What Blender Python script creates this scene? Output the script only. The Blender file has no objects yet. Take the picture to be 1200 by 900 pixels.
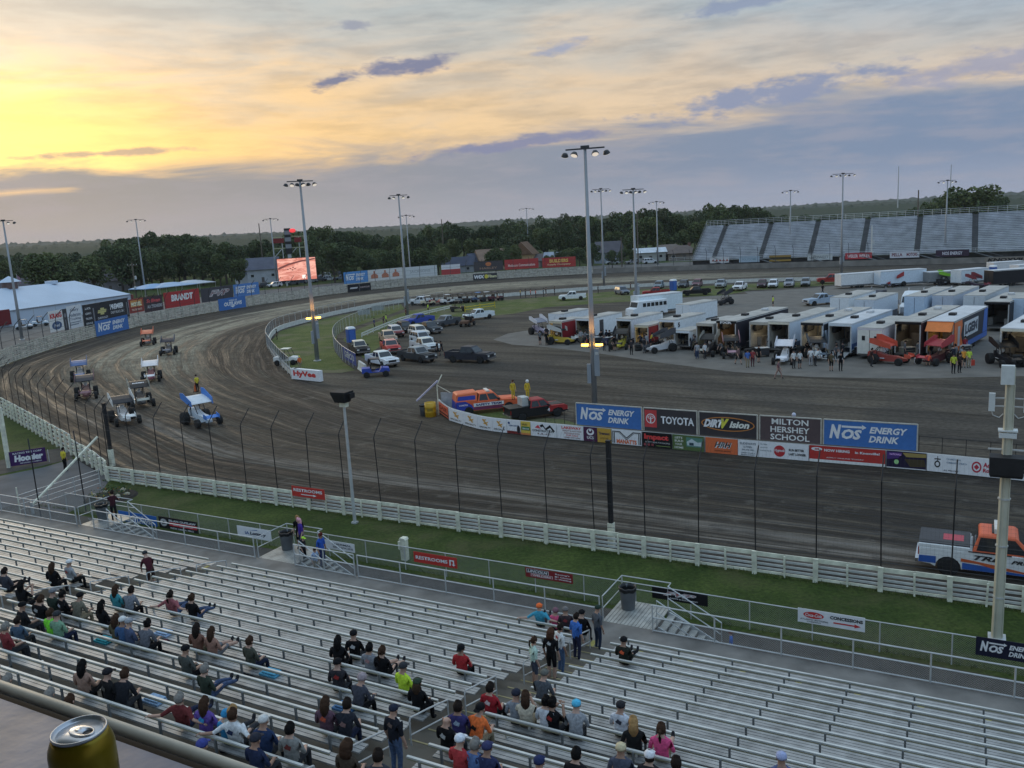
import bpy, math, random
from mathutils import Vector, Matrix
random.seed(7)
RAD = math.radians
scene = bpy.context.scene
C = scene.collection

# ------------------------------------------------------------------ camera
EYE = 16.5
FOC = 1000.0
ROLL = RAD(3.2)
PITCH = math.atan((450 - 262) * math.cos(ROLL) / FOC)
cam = bpy.data.objects.new('camera', bpy.data.cameras.new('camera'))
C.objects.link(cam)
cam.data.sensor_width = 36.0
cam.data.lens = 36.0 * FOC / 1200.0
cam.data.clip_start = 0.05
cam.data.clip_end = 12000
fwd = Vector((0, math.cos(PITCH), -math.sin(PITCH)))
upc = Vector((0, math.sin(PITCH), math.cos(PITCH)))
rgt = Vector((1, 0, 0))
ix = rgt * math.cos(ROLL) - upc * math.sin(ROLL)
iy = rgt * math.sin(ROLL) + upc * math.cos(ROLL)
cam.matrix_world = Matrix(((ix.x, iy.x, -fwd.x, 0), (ix.y, iy.y, -fwd.y, 0), (ix.z, iy.z, -fwd.z, EYE), (0, 0, 0, 1)))
scene.camera = cam
scene.cycles.max_bounces = 5; scene.cycles.diffuse_bounces = 2; scene.cycles.glossy_bounces = 2; scene.cycles.transmission_bounces = 2

def ray(u, v):
    dx, dy = u - 600, v - 450
    a = (dx * math.cos(ROLL) - dy * math.sin(ROLL)) / FOC
    b = (dx * math.sin(ROLL) + dy * math.cos(ROLL)) / FOC
    return (a, math.cos(PITCH) - b * math.sin(PITCH), -math.sin(PITCH) - b * math.cos(PITCH))
def G(u, v, z=0.0):
    """survey: the point of the level plane at height z seen at photo pixel u, v"""
    r = ray(u, v); t = (z - EYE) / r[2]
    return Vector((r[0] * t, r[1] * t, z))
def proj(x, y, z):
    z -= EYE
    d = y * math.cos(PITCH) - z * math.sin(PITCH)
    b = -(y * math.sin(PITCH) + z * math.cos(PITCH)) / d * FOC; a = x / d * FOC
    return (600 + a * math.cos(ROLL) + b * math.sin(ROLL), 450 - a * math.sin(ROLL) + b * math.cos(ROLL))
def rise(u, v, vt):
    """height of something standing on the ground at u, v whose top is seen at row vt"""
    p = G(u, v); lo, hi = 0.0, 60.0
    for _ in range(40):
        m = (lo + hi) / 2
        if proj(p.x, p.y, m)[1] > vt: lo = m
        else: hi = m
    return lo

# ------------------------------------------------------------------ world: dusk sky, thin lit cloud over a grey-blue bank
SUN_AZ, SUN_EL = RAD(-33.0), RAD(6.0)
world = bpy.data.worlds.new('World'); scene.world = world; world.use_nodes = True
NT = world.node_tree; N = NT.nodes; L = NT.links
N.clear()
def wn(t, **kw):
    n = N.new(t)
    for k, x in kw.items(): setattr(n, k, x)
    return n
def wm(op, a, b=None, c=None, clamp=False):
    n = wn('ShaderNodeMath', operation=op, use_clamp=clamp)
    for i, x in enumerate((a, b, c)):
        if x is None: continue
        if isinstance(x, (int, float)): n.inputs[i].default_value = x
        else: L.new(x, n.inputs[i])
    return n.outputs[0]
def wstep(x, a, b):
    n = wn('ShaderNodeMapRange', interpolation_type='SMOOTHSTEP')
    L.new(x, n.inputs[0]); n.inputs[1].default_value = a; n.inputs[2].default_value = b
    return n.outputs[0]
def wmix(f, a, b, blend='MIX'):
    n = wn('ShaderNodeMix', data_type='RGBA', blend_type=blend)
    if isinstance(f, (int, float)): n.inputs[0].default_value = f
    else: L.new(f, n.inputs[0])
    for i, x in ((6, a), (7, b)):
        if isinstance(x, tuple): n.inputs[i].default_value = (*x, 1)
        else: L.new(x, n.inputs[i])
    return n.outputs[2]
def lin(r, g, b):
    f = lambda c: (c / 255 / 12.92) if c <= 10 else ((c / 255 + 0.055) / 1.055) ** 2.4
    return (f(r), f(g), f(b))
tc = wn('ShaderNodeTexCoord'); sx = wn('ShaderNodeSeparateXYZ'); L.new(tc.outputs['Generated'], sx.inputs[0])
az = wm('ARCTAN2', sx.outputs[0], sx.outputs[1])               # 0 straight ahead, + right (radians)
el = wm('ARCSINE', sx.outputs[2])
daz = wm('ABSOLUTE', wm('SUBTRACT', az, SUN_AZ))
daz = wm('MINIMUM', daz, wm('SUBTRACT', 2 * math.pi, daz))
cv = wn('ShaderNodeCombineXYZ'); L.new(az, cv.inputs[0]); L.new(el, cv.inputs[1])
def wnoise(scx, scy, scale, det=5.0, rough=.55, dist=0.0, skew=0.0):
    mp = wn('ShaderNodeMapping'); L.new(cv.outputs[0], mp.inputs[0]); mp.inputs['Scale'].default_value = (scx, scy, 1)
    mp.inputs['Rotation'].default_value = (0, 0, skew)
    nz = wn('ShaderNodeTexNoise'); L.new(mp.outputs[0], nz.inputs['Vector'])
    nz.inputs['Scale'].default_value = scale; nz.inputs['Detail'].default_value = det
    nz.inputs['Roughness'].default_value = rough; nz.inputs['Distortion'].default_value = dist
    return nz.outputs[0]
sky = wn('ShaderNodeTexSky', sky_type='NISHITA'); sky.sun_disc = False
sky.sun_elevation = SUN_EL; sky.sun_rotation = SUN_AZ; sky.air_density = 1.0; sky.dust_density = 1.5
clear = wmix(1.0, sky.outputs[0], (.12, .12, .12), 'MULTIPLY')
n1 = wnoise(1.6, 9.0, 3.0, 4, .6, .6, RAD(6))
n2 = wnoise(3.0, 16.0, 3.0, 5, .62, 0, RAD(-4))
near = wstep(daz, 1.05, .05)                                   # 1 towards the sunset
# thin high cloud: cream to yellow towards the sunset, pale blue-grey away and overhead
elw = wm('ADD', el, wm('MULTIPLY', wm('SUBTRACT', n1, .5), .16))
glow = wm('MULTIPLY', near, wstep(elw, .215, .10))
high = wmix(wstep(elw, .09, .27), lin(222, 200, 178), lin(160, 168, 172))
high = wmix(wm('MULTIPLY', wstep(daz, .6, 1.3), wstep(el, .10, .22)), high, lin(146, 170, 194))
high = wmix(wm('MULTIPLY', glow, .92), high, lin(242, 192, 114))
hot = wm('MULTIPLY', wstep(daz, .34, .0), wstep(wm('ABSOLUTE', wm('SUBTRACT', elw, .110)), .075, .0))
high = wmix(wm('MULTIPLY', hot, .8), high, lin(255, 216, 100))
hz = wmix(wstep(n2, .38, .70), (1.04, 1.04, 1.03), (.78, .79, .82))
high = wmix(1.0, high, hz, 'MULTIPLY')
base = wmix(.86, clear, high)
# grey-blue bank along the horizon, its top edge climbing to the right
edge = wm('ADD', wm('MULTIPLY', wstep(az, -.7, .7), .034), .077)
over = wm('SUBTRACT', wm('ADD', edge, wm('MULTIPLY', wm('SUBTRACT', n1, .5), .085)), el)
bankc = wmix(wstep(az, -.55, .5), lin(150, 149, 150), lin(112, 134, 164))
bankc = wmix(wstep(el, .06, -.005), bankc, wmix(wstep(az, -.5, .5), lin(168, 166, 167), lin(146, 157, 180)))
bankc = wmix(wm('MULTIPLY', wstep(n2, .42, .66), .35), bankc, lin(170, 164, 172))
lay = wmix(wm('MULTIPLY', wstep(over, -.016, .020), .94), base, bankc)
# streaks and small dark clouds: (azimuth, elevation, half width, half height, strength)
nb = wnoise(10, 26, 2.2, 4, .65, 0)
def cloud(col, a0, e0, w, h, k, tilt=.0):
    da = wm('DIVIDE', wm('SUBTRACT', az, a0), w)
    de = wm('DIVIDE', wm('SUBTRACT', wm('SUBTRACT', el, e0), wm('MULTIPLY', wm('SUBTRACT', az, a0), tilt)), h)
    d = wm('SQRT', wm('ADD', wm('MULTIPLY', da, da), wm('MULTIPLY', de, de)))
    m = wm('ADD', wm('SUBTRACT', 1.0, d), wm('MULTIPLY', wm('SUBTRACT', nb, .5), 2.6))
    return wm('MULTIPLY', wstep(m, .0, .75), k)
for a0, e0, w, h, k, tilt, c in (
        (-.100, .176, .075, .012, .97, .10, (122, 126, 150)), (-.170, .164, .045, .009, .95, .12, (120, 124, 148)),
        (-.150, .217, .034, .0075, .85, .1, (142, 146, 160)), (.075, .186, .038, .0090, .85, .12, (148, 156, 178)),
        (.265, .212, .085, .010, .85, .13, (130, 142, 166)), (.02, .088, .16, .0095, .95, .07, (132, 136, 162)),
        (-.41, .094, .13, .0045, .7, .03, (168, 154, 150)),
        (.30, .122, .16, .017, .95, .10, (136, 146, 172)), (.52, .13, .16, .016, .8, .14, (150, 154, 176))):
    lay = wmix(cloud(None, a0, e0, w, h, k, tilt), lay, lin(*c))
# overcast-style rise towards the zenith, added above the view to light the ground
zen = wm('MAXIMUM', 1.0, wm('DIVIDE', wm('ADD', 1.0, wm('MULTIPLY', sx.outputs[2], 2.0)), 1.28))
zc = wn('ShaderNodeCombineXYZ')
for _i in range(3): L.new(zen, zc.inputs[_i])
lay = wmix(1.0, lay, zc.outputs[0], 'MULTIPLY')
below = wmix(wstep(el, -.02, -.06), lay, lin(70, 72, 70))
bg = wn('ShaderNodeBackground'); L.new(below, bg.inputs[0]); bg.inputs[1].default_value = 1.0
world.cycles.sampling_method = 'MANUAL'; world.cycles.sample_map_resolution = 256
wo = wn('ShaderNodeOutputWorld'); L.new(bg.outputs[0], wo.inputs[0])

# ------------------------------------------------------------------ sun, low behind the cloud
sun = bpy.data.objects.new('sun', bpy.data.lights.new('sun', 'SUN'))
C.objects.link(sun)
sun.data.energy = 0.5; sun.data.angle = RAD(22); sun.data.color = (1.0, .80, .55)
sdir = Vector((math.sin(SUN_AZ) * math.cos(RAD(12)), math.cos(SUN_AZ) * math.cos(RAD(12)), math.sin(RAD(12))))
sun.rotation_euler = sdir.to_track_quat('Z', 'Y').to_euler()
sun.location = (-60, 60, 80)
vs = scene.view_settings
vs.view_transform = 'Standard'; vs.look = 'None'; vs.exposure = 0.14; vs.gamma = 1.0; vs.use_curve_mapping = False

# ------------------------------------------------------------------ materials
MATS = {}
def M(name, col, rough=.6, metal=0.0, var=.14, scale=6.0, bump=0.0, emit=0.0, spec=.4, ecol=None):
    """procedural surface: colour broken up by two octaves of noise"""
    if name in MATS: return MATS[name]
    m = bpy.data.materials.new(name); m.use_nodes = True
    t = m.node_tree; b = t.nodes['Principled BSDF']
    b.inputs['Roughness'].default_value = rough; b.inputs['Metallic'].default_value = metal
    b.inputs['Specular IOR Level'].default_value = spec
    tc = t.nodes.new('ShaderNodeTexCoord')
    nz = t.nodes.new('ShaderNodeTexNoise'); nz.inputs['Scale'].default_value = scale; nz.inputs['Detail'].default_value = 5
    t.links.new(tc.outputs['Object'], nz.inputs['Vector'])
    mr = t.nodes.new('ShaderNodeMapRange'); mr.inputs[1].default_value = .3; mr.inputs[2].default_value = .7
    mr.inputs[3].default_value = 1 - var; mr.inputs[4].default_value = 1 + var * .6
    t.links.new(nz.outputs[0], mr.inputs[0])
    mx = t.nodes.new('ShaderNodeMix'); mx.data_type = 'RGBA'; mx.blend_type = 'MULTIPLY'; mx.inputs[0].default_value = 1
    mx.inputs[6].default_value = (*col, 1); t.links.new(mr.outputs[0], mx.inputs[7])
    t.links.new(mx.outputs[2], b.inputs['Base Color'])
    if bump:
        bp = t.nodes.new('ShaderNodeBump'); bp.inputs['Strength'].default_value = bump; bp.inputs['Distance'].default_value = .02
        t.links.new(nz.outputs[0], bp.inputs['Height']); t.links.new(bp.outputs[0], b.inputs['Normal'])
    if emit:
        b.inputs['Emission Color'].default_value = (*(ecol or col), 1); b.inputs['Emission Strength'].default_value = emit
    MATS[name] = m
    return m
def seen_as(r, g, b, k):
    c = [x * k for x in lin(r, g, b)]; y = sum(c) / 3; return tuple(min(.82, .9 * x + .1 * y) for x in c)
def paint(r, g, b, rough=.35):
    return M('paint_%d_%d_%d' % (r, g, b), seen_as(r, g, b, 1.2), rough + .12, 0, .10, 3.0, spec=.28)
def cloth(r, g, b):
    return M('cloth_%d_%d_%d' % (r, g, b), seen_as(r, g, b, 1.15), .9, 0, .30, 16.0, .9, spec=.15)
def flat(r, g, b):
    return M('print_%d_%d_%d' % (r, g, b), seen_as(r, g, b, 1.25), .55, 0, .08, 4.0, spec=.3)

# ------------------------------------------------------------------ mesh helpers
class MB:
    def __init__(s): s.v = []; s.f = []; s.m = []
    def add(s, vs, fs, mat=0):
        o = len(s.v); s.v += [tuple(p) for p in vs]
        for f in fs: s.f.append(tuple(i + o for i in f)); s.m.append(mat)
        return s
    def box(s, c, d, mat=0, rz=0.0, R=None):
        hx, hy, hz = d[0] / 2, d[1] / 2, d[2] / 2
        R = R or (Matrix.Rotation(rz, 3, 'Z') if rz else None); c = Vector(c); vs = []
        for x, y, z in ((-1, -1, -1), (1, -1, -1), (1, 1, -1), (-1, 1, -1), (-1, -1, 1), (1, -1, 1), (1, 1, 1), (-1, 1, 1)):
            p = Vector((x * hx, y * hy, z * hz)); vs.append((R @ p if R else p) + c)
        return s.add(vs, ((0, 3, 2, 1), (4, 5, 6, 7), (0, 1, 5, 4), (1, 2, 6, 5), (2, 3, 7, 6), (3, 0, 4, 7)), mat)
    def beam(s, p, q, w, h=None, mat=0):
        p = Vector(p); q = Vector(q); d = q - p; ln = d.length
        if ln < 1e-6: return s
        x = d / ln; up = Vector((0, 0, 1)) if abs(x.z) < .98 else Vector((0, 1, 0))
        y = up.cross(x).normalized(); z = x.cross(y)
        R = Matrix(((x.x, y.x, z.x), (x.y, y.y, z.y), (x.z, y.z, z.z)))
        return s.box((p + q) / 2, (ln, w, h or w), mat, R=R)
    def tube(s, pts, r, n=8, mat=0, caps=True):
        pts = [Vector(p) for p in pts]; rs = r if isinstance(r, (list, tuple)) else [r] * len(pts)
        o = len(s.v); ref = None
        for i, p in enumerate(pts):
            d = (pts[min(i + 1, len(pts) - 1)] - pts[max(i - 1, 0)]).normalized()
            if ref is None: ref = Vector((0, 0, 1)) if abs(d.z) < .9 else Vector((0, 1, 0))
            a = d.cross(ref)
            if a.length < 1e-4: a = d.cross(Vector((1, .3, 0)))
            a.normalize(); b = d.cross(a)
            for k in range(n):
                t = 2 * math.pi * k / n; s.v.append(tuple(p + a * (rs[i] * math.cos(t)) + b * (rs[i] * math.sin(t))))
        for i in range(len(pts) - 1):
            for k in range(n):
                k2 = (k + 1) % n; s.f.append((o + i * n + k, o + i * n + k2, o + (i + 1) * n + k2, o + (i + 1) * n + k)); s.m.append(mat)
        if caps:
            s.f.append(tuple(o + k for k in range(n))[::-1]); s.m.append(mat)
            s.f.append(tuple(o + (len(pts) - 1) * n + k for k in range(n))); s.m.append(mat)
        return s
    def lathe(s, prof, c=(0, 0, 0), n=16, mat=0, axis='Z'):
        o = len(s.v); c = Vector(c)
        for r, h in prof:
            for k in range(n):
                t = 2 * math.pi * k / n; a, b = r * math.cos(t), r * math.sin(t)
                s.v.append(tuple(c + (Vector((a, b, h)) if axis == 'Z' else Vector((a, h, b)) if axis == 'Y' else Vector((h, a, b)))))
        for i in range(len(prof) - 1):
            for k in range(n):
                k2 = (k + 1) % n; s.f.append((o + i * n + k, o + i * n + k2, o + (i + 1) * n + k2, o + (i + 1) * n + k)); s.m.append(mat)
        s.f.append(tuple(o + k for k in range(n))[::-1]); s.m.append(mat)
        s.f.append(tuple(o + (len(prof) - 1) * n + k for k in range(n))); s.m.append(mat)
        return s
    def prism(s, poly, a, b, plane='XZ', mat=0):
        """polygon in a plane pushed from a to b along the third axis"""
        def P(p, w): return {'XZ': (p[0], w, p[1]), 'XY': (p[0], p[1], w), 'YZ': (w, p[0], p[1])}[plane]
        n = len(poly); vs = [P(p, a) for p in poly] + [P(p, b) for p in poly]
        fs = [tuple(range(n))[::-1], tuple(range(n, 2 * n))] + [(i, (i + 1) % n, n + (i + 1) % n, n + i) for i in range(n)]
        return s.add(vs, fs, mat)
    def loft(s, rings, mat=0, closed=True, caps=True):
        o = len(s.v); n = len(rings[0])
        for r in rings: s.v += [tuple(p) for p in r]
        for i in range(len(rings) - 1):
            for k in range(n if closed else n - 1):
                k2 = (k + 1) % n; s.f.append((o + i * n + k, o + i * n + k2, o + (i + 1) * n + k2, o + (i + 1) * n + k)); s.m.append(mat)
        if caps:
            s.f.append(tuple(o + k for k in range(n))[::-1]); s.m.append(mat)
            s.f.append(tuple(o + (len(rings) - 1) * n + k for k in range(n))); s.m.append(mat)
        return s
    def bevelled(s, w):
        import bmesh
        bm = bmesh.new(); vs = [bm.verts.new(p) for p in s.v]
        for f, mi in zip(s.f, s.m):
            try: bm.faces.new([vs[i] for i in f]).material_index = mi
            except ValueError: pass
        bm.normal_update(); es = [e for e in bm.edges if len(e.link_faces) == 2 and e.calc_face_angle(0) > .45 and e.calc_length() > w * 2]
        bmesh.ops.bevel(bm, geom=es, offset=w, segments=2, profile=.6, affect='EDGES', clamp_overlap=True)
        s.v = [tuple(v.co) for v in bm.verts]; bm.verts.index_update(); s.f = [tuple(v.index for v in f.verts) for f in bm.faces]; s.m = [f.material_index for f in bm.faces]; bm.free(); return s
    def mesh(s, name, mats, smooth=False):
        me = bpy.data.meshes.new(name); me.from_pydata(s.v, [], s.f)
        mats = mats if isinstance(mats, (list, tuple)) else [mats]
        for m in mats: me.materials.append(m)
        if len(mats) > 1: me.polygons.foreach_set('material_index', s.m)
        if smooth: me.polygons.foreach_set('use_smooth', [True] * len(s.f))
        me.update()
        return me
    def build(s, name, mats, parent=None, smooth=False, **kw):
        return obj(name, s.mesh(name, mats, smooth), parent, **kw)
def obj(name, me, parent=None, loc=None, rot=None, scale=None, label=None, cat=None, group=None, kind=None, mw=None):
    o = bpy.data.objects.new(name, me); C.objects.link(o)
    if parent is not None: o.parent = parent
    if mw is not None: o.matrix_local = mw
    if loc is not None: o.location = loc
    if rot is not None: o.rotation_euler = rot
    if scale is not None: o.scale = scale
    if label: o['label'] = label
    if cat: o['category'] = cat
    if group: o['group'] = group
    if kind: o['kind'] = kind
    return o
def thing(name, label, cat, loc=(0, 0, 0), rz=0.0, group=None, s=1.0):
    o = obj(name, None, None, loc, (0, 0, rz), (s, s, s), label, cat, group)
    o.empty_display_size = .3
    return o
def copy_tree(o, parent=None):
    c = o.copy(); C.objects.link(c); c.parent = parent
    for ch in o.children: copy_tree(ch, c)
    return c
def setmat(o, mt, slot=0):
    sl = o.material_slots[slot]; sl.link = 'OBJECT'; sl.material = mt
def recolor(root, table):
    for ch in root.children:
        k = ch.name.split('.')[0]
        if k in table:
            for i, mt in enumerate(table[k] if isinstance(table[k], (list, tuple)) else [table[k]]):
                if mt is not None: setmat(ch, mt, i)
        recolor(ch, table)
def catmull(pts, n):
    P = [Vector(p) for p in pts]; out = []
    for i in range(len(P) - 1):
        p0, p1, p2, p3 = P[max(i - 1, 0)], P[i], P[i + 1], P[min(i + 2, len(P) - 1)]
        for k in range(n):
            t = k / n
            out.append(.5 * ((2 * p1) + (p2 - p0) * t + (2 * p0 - 5 * p1 + 4 * p2 - p3) * t * t + (3 * p1 - p0 - 3 * p2 + p3) * t ** 3))
    out.append(P[-1]); return out
def resample(pts, step):
    out = [pts[0].copy()]; acc = 0.0
    for a, b in zip(pts, pts[1:]):
        d = (b - a).length; t = step - acc
        while t <= d: out.append(a + (b - a) * (t / d)); t += step
        acc = (acc + d) % step
    return out
# ------------------------------------------------------------------ ground materials
def nodes_of(name, rough=.9):
    m = bpy.data.materials.new(name); m.use_nodes = True; t = m.node_tree
    b = t.nodes['Principled BSDF']; b.inputs['Roughness'].default_value = rough; b.inputs['Specular IOR Level'].default_value = .2
    MATS[name] = m
    return m, t, b
class TN:
    """small node-tree writer"""
    def __init__(s, t): s.t = t
    def new(s, k, **kw):
        n = s.t.nodes.new(k)
        for a, x in kw.items(): setattr(n, a, x)
        return n
    def put(s, sock, x):
        if isinstance(x, (int, float)): sock.default_value = x
        elif isinstance(x, tuple): sock.default_value = (*x, 1) if len(sock.default_value) == 4 else x
        else: s.t.links.new(x, sock)
    def math(s, op, a, b=0.0, clamp=False):
        n = s.new('ShaderNodeMath', operation=op, use_clamp=clamp); s.put(n.inputs[0], a); s.put(n.inputs[1], b); return n.outputs[0]
    def step(s, x, a, b, c=0.0, d=1.0):
        n = s.new('ShaderNodeMapRange', interpolation_type='SMOOTHSTEP'); s.put(n.inputs[0], x)
        for i, q in ((1, a), (2, b), (3, c), (4, d)): n.inputs[i].default_value = q
        return n.outputs[0]
    def mix(s, f, a, b, blend='MIX'):
        n = s.new('ShaderNodeMix', data_type='RGBA', blend_type=blend); s.put(n.inputs[0], f); s.put(n.inputs[6], a); s.put(n.inputs[7], b); return n.outputs[2]
    def noise(s, vec, sc=(1, 1, 1), scale=1.0, det=5.0, rough=.55, rot=0.0, dist=0.0):
        mp = s.new('ShaderNodeMapping'); s.put(mp.inputs[0], vec); mp.inputs['Scale'].default_value = sc
        pre = mp
        if rot:
            r = s.new('ShaderNodeMapping'); s.put(r.inputs[0], vec); r.inputs['Rotation'].default_value = (0, 0, rot); s.t.links.new(r.outputs[0], mp.inputs[0])
        n = s.new('ShaderNodeTexNoise'); s.t.links.new(mp.outputs[0], n.inputs['Vector'])
        n.inputs['Scale'].default_value = scale; n.inputs['Detail'].default_value = det; n.inputs['Roughness'].default_value = rough; n.inputs['Distortion'].default_value = dist
        return n.outputs[0]
    def bump(s, b, h, st=.4, dist=.05):
        n = s.new('ShaderNodeBump'); n.inputs['Strength'].default_value = st; n.inputs['Distance'].default_value = dist
        s.t.links.new(h, n.inputs['Height']); s.t.links.new(n.outputs[0], b.inputs['Normal'])

DK, MD, LT, TAN = (.024, .019, .014), (.068, .055, .040), (.215, .185, .140), (.33, .295, .215)
def track_material():
    m, t, b = nodes_of('track_dirt'); T = TN(t)
    uv = T.new('ShaderNodeTexCoord').outputs['UV']; s = T.new('ShaderNodeSeparateXYZ'); t.links.new(uv, s.inputs[0])
    u, v = s.outputs[0], s.outputs[1]
    wob = T.noise(uv, (.012, 1.5, 1), 1, 3)                             # slow wander of the grooves
    cb = T.new('ShaderNodeCombineXYZ'); t.links.new(u, cb.inputs[0])
    t.links.new(T.math('ADD', v, T.math('MULTIPLY', T.math('SUBTRACT', wob, .5), .16)), cb.inputs[1]); w = cb.outputs[0]
    n1 = T.noise(w, (.016, 15, 1), 1, 6, .62)
    n2 = T.noise(w, (.045, 42, 1), 1, 6, .68)
    n3 = T.noise(w, (.30, 150, 1), 1, 4, .6)
    n4 = T.noise(uv, (.5, 18, 1), 1, 4, .6)
    c = T.mix(T.step(n1, .36, .64), DK, MD)
    c = T.mix(T.math('MULTIPLY', T.step(n2, .50, .72), .55), c, LT)
    turn = T.math('MULTIPLY', T.step(u, 165, 240), T.step(u, 470, 400))
    gv = T.math('MULTIPLY', T.step(T.math('ADD', v, T.math('MULTIPLY', T.math('SUBTRACT', n1, .5), .35)), .26, .40), T.step(v, .80, .66))
    groove = T.math('MULTIPLY', T.math('MULTIPLY', gv, turn), T.step(T.math('ADD', T.math('MULTIPLY', n2, .6), T.math('MULTIPLY', n1, .4)), .40, .58, .16, 1.0))
    c = T.mix(groove, c, TAN)
    front = T.math('MULTIPLY', T.step(u, 215, 170), T.step(T.math('ABSOLUTE', T.math('SUBTRACT', v, .24)), .22, .04))
    c = T.mix(T.math('MULTIPLY', T.math('MULTIPLY', front, T.step(n1, .47, .60)), .75), c, (.21, .19, .165))
    rub = T.math('MULTIPLY', T.step(n1, .50, .34), T.step(n2, .55, .38))
    c = T.mix(T.math('MULTIPLY', rub, .75), c, (.022, .021, .020))
    c = T.mix(T.math('MULTIPLY', T.step(v, .10, .0), .75), c, (.030, .028, .026))
    c = T.mix(1.0, c, T.mix(T.step(n3, .3, .7), (.66, .65, .64), (1.28, 1.28, 1.28)), 'MULTIPLY')
    c = T.mix(T.math('MULTIPLY', T.step(n4, .55, .68), .45), c, DK)
    ob = T.new('ShaderNodeTexCoord').outputs['Object']
    k1 = T.noise(ob, (1, 1, 1), .55, 6, .72); k2 = T.noise(ob, (1, 1, 1), .09, 5, .62, 0, 1.0)
    c = T.mix(T.math('MULTIPLY', T.step(k1, .52, .66), .55), c, (.030, .026, .022))
    c = T.mix(T.math('MULTIPLY', T.step(k1, .46, .32), .35), c, (.185, .165, .135))
    c = T.mix(T.math('MULTIPLY', T.step(k2, .50, .36), .40), c, (.034, .030, .026))
    t.links.new(c, b.inputs['Base Color'])
    rg = T.step(n2, .35, .6, .55, .95); t.links.new(rg, b.inputs['Roughness'])
    T.bump(b, T.math('ADD', T.math('ADD', n3, T.math('MULTIPLY', n2, 1.5)), T.math('MULTIPLY', k1, 2.0)), .8, .10)
    return m
def infield_material():
    m, t, b = nodes_of('infield_dirt'); T = TN(t)
    o = T.new('ShaderNodeTexCoord').outputs['Object']
    n1 = T.noise(o, (.03, .42, 1), 1, 6, .62, RAD(33), .8); n2 = T.noise(o, (.12, 1.9, 1), 1, 5, .65, RAD(31), .5)
    n3 = T.noise(o, (2.5, 2.5, 1), 1, 5, .6); n5 = T.noise(o, (.06, .06, 1), 1, 4, .6, 0, 1.2)
    c = T.mix(T.step(n1, .34, .66), (.038, .031, .023), (.105, .088, .066))
    c = T.mix(T.math('MULTIPLY', T.step(n2, .5, .72), .45), c, (.150, .138, .120))
    c = T.mix(T.math('MULTIPLY', T.step(n5, .52, .40), .45), c, (.045, .042, .038))
    c = T.mix(1.0, c, T.mix(T.step(n3, .3, .7), (.72, .71, .70), (1.22, 1.22, 1.22)), 'MULTIPLY')
    t.links.new(c, b.inputs['Base Color']); T.bump(b, T.math('ADD', n3, n2), .4, .05)
    return m
def grass_material(name, a, bcol, dirt, amt):
    m, t, b = nodes_of(name); T = TN(t)
    o = T.new('ShaderNodeTexCoord').outputs['Object']
    n1 = T.noise(o, (1, 1, 1), .35, 6, .65); n2 = T.noise(o, (1, 1, 1), 5.0, 4, .7); n3 = T.noise(o, (1, 1, 1), .11, 5, .6)
    c = T.mix(T.step(n1, .34, .66), a, bcol)
    c = T.mix(1.0, c, T.mix(T.step(n2, .28, .72), (.55, .58, .5), (1.35, 1.3, 1.25)), 'MULTIPLY')
    c = T.mix(T.math('MULTIPLY', T.step(T.math('ADD', T.math('MULTIPLY', n3, .7), T.math('MULTIPLY', n1, .3)), .48, .62), amt), c, dirt)
    t.links.new(c, b.inputs['Base Color']); T.bump(b, n2, .9, .08)
    return m
track_m = track_material(); infield_m = infield_material()
lawn_m = grass_material('lawn_grass', (.032, .055, .010), (.058, .086, .018), (.085, .074, .038), .55)
rough_m = grass_material('rough_grass', (.072, .100, .024), (.120, .140, .042), (.15, .13, .085), .7)
pave_m = M('pit_pavement', (.150, .138, .120), .85, 0, .22, .5, .2)
asph_m = M('path_asphalt', (.105, .105, .108), .85, 0, .2, .7, .2)
conc_m = M('concrete', (.20, .195, .18), .85, 0, .25, 1.3, .2)

def sheet(name, pts, z, mat, kind='structure'):
    import bmesh
    bm = bmesh.new(); vs = [bm.verts.new((p[0], p[1], z)) for p in pts]
    f = bm.faces.new(vs); bm.normal_update()
    if f.normal.z < 0: f.normal_flip()
    bmesh.ops.triangulate(bm, faces=[f]); me = bpy.data.meshes.new(name); bm.to_mesh(me); bm.free(); me.materials.append(mat)
    return obj(name, me, kind=kind)
def px(pts, z=0.0): return [G(u, v, z) for u, v in pts]

# ground to the horizon
g = MB(); K = 24
rings = [[(r * math.cos(2 * math.pi * k / 48), 60 + r * math.sin(2 * math.pi * k / 48), 0) for k in range(48)] for r in (1, 60, 160, 400, 1200, 2600, 4300)]
g.loft(rings, 0, True, False); g.f.append(tuple(range(48))); g.m.append(0)
g.build('ground', lawn_m, kind='structure')

# dirt oval
OUT = [(110, -17), (60, 10.2), (20.2, 32.0), (4.6, 40.8), (-9.5, 48.4), (-23, 55.6), (-30.5, 61.0), (-39, 71), (-55, 89.7), (-68, 108), (-75, 126), (-77, 155), (-73.5, 185),
       (-61.5, 215), (-46.7, 239), (-24, 257), (2, 264.5), (28, 263), (54, 254.5), (101, 230), (240, 148)]
INN = [(118, -1), (72, 23.0), (29.6, 47.9), (15.1, 56.7), (1.2, 65.1), (-6.0, 73), (-10.5, 78), (-17, 87), (-26, 101), (-34, 121), (-39, 137), (-42, 156), (-40, 168.7),
       (-35.7, 183), (-25.3, 200), (-9, 204), (10, 206.5), (26, 208), (46, 204), (82, 189), (205, 120)]
oc = catmull([(x, y, 0) for x, y in OUT], 10); ic = catmull([(x, y, 0) for x, y in INN], 10)
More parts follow.
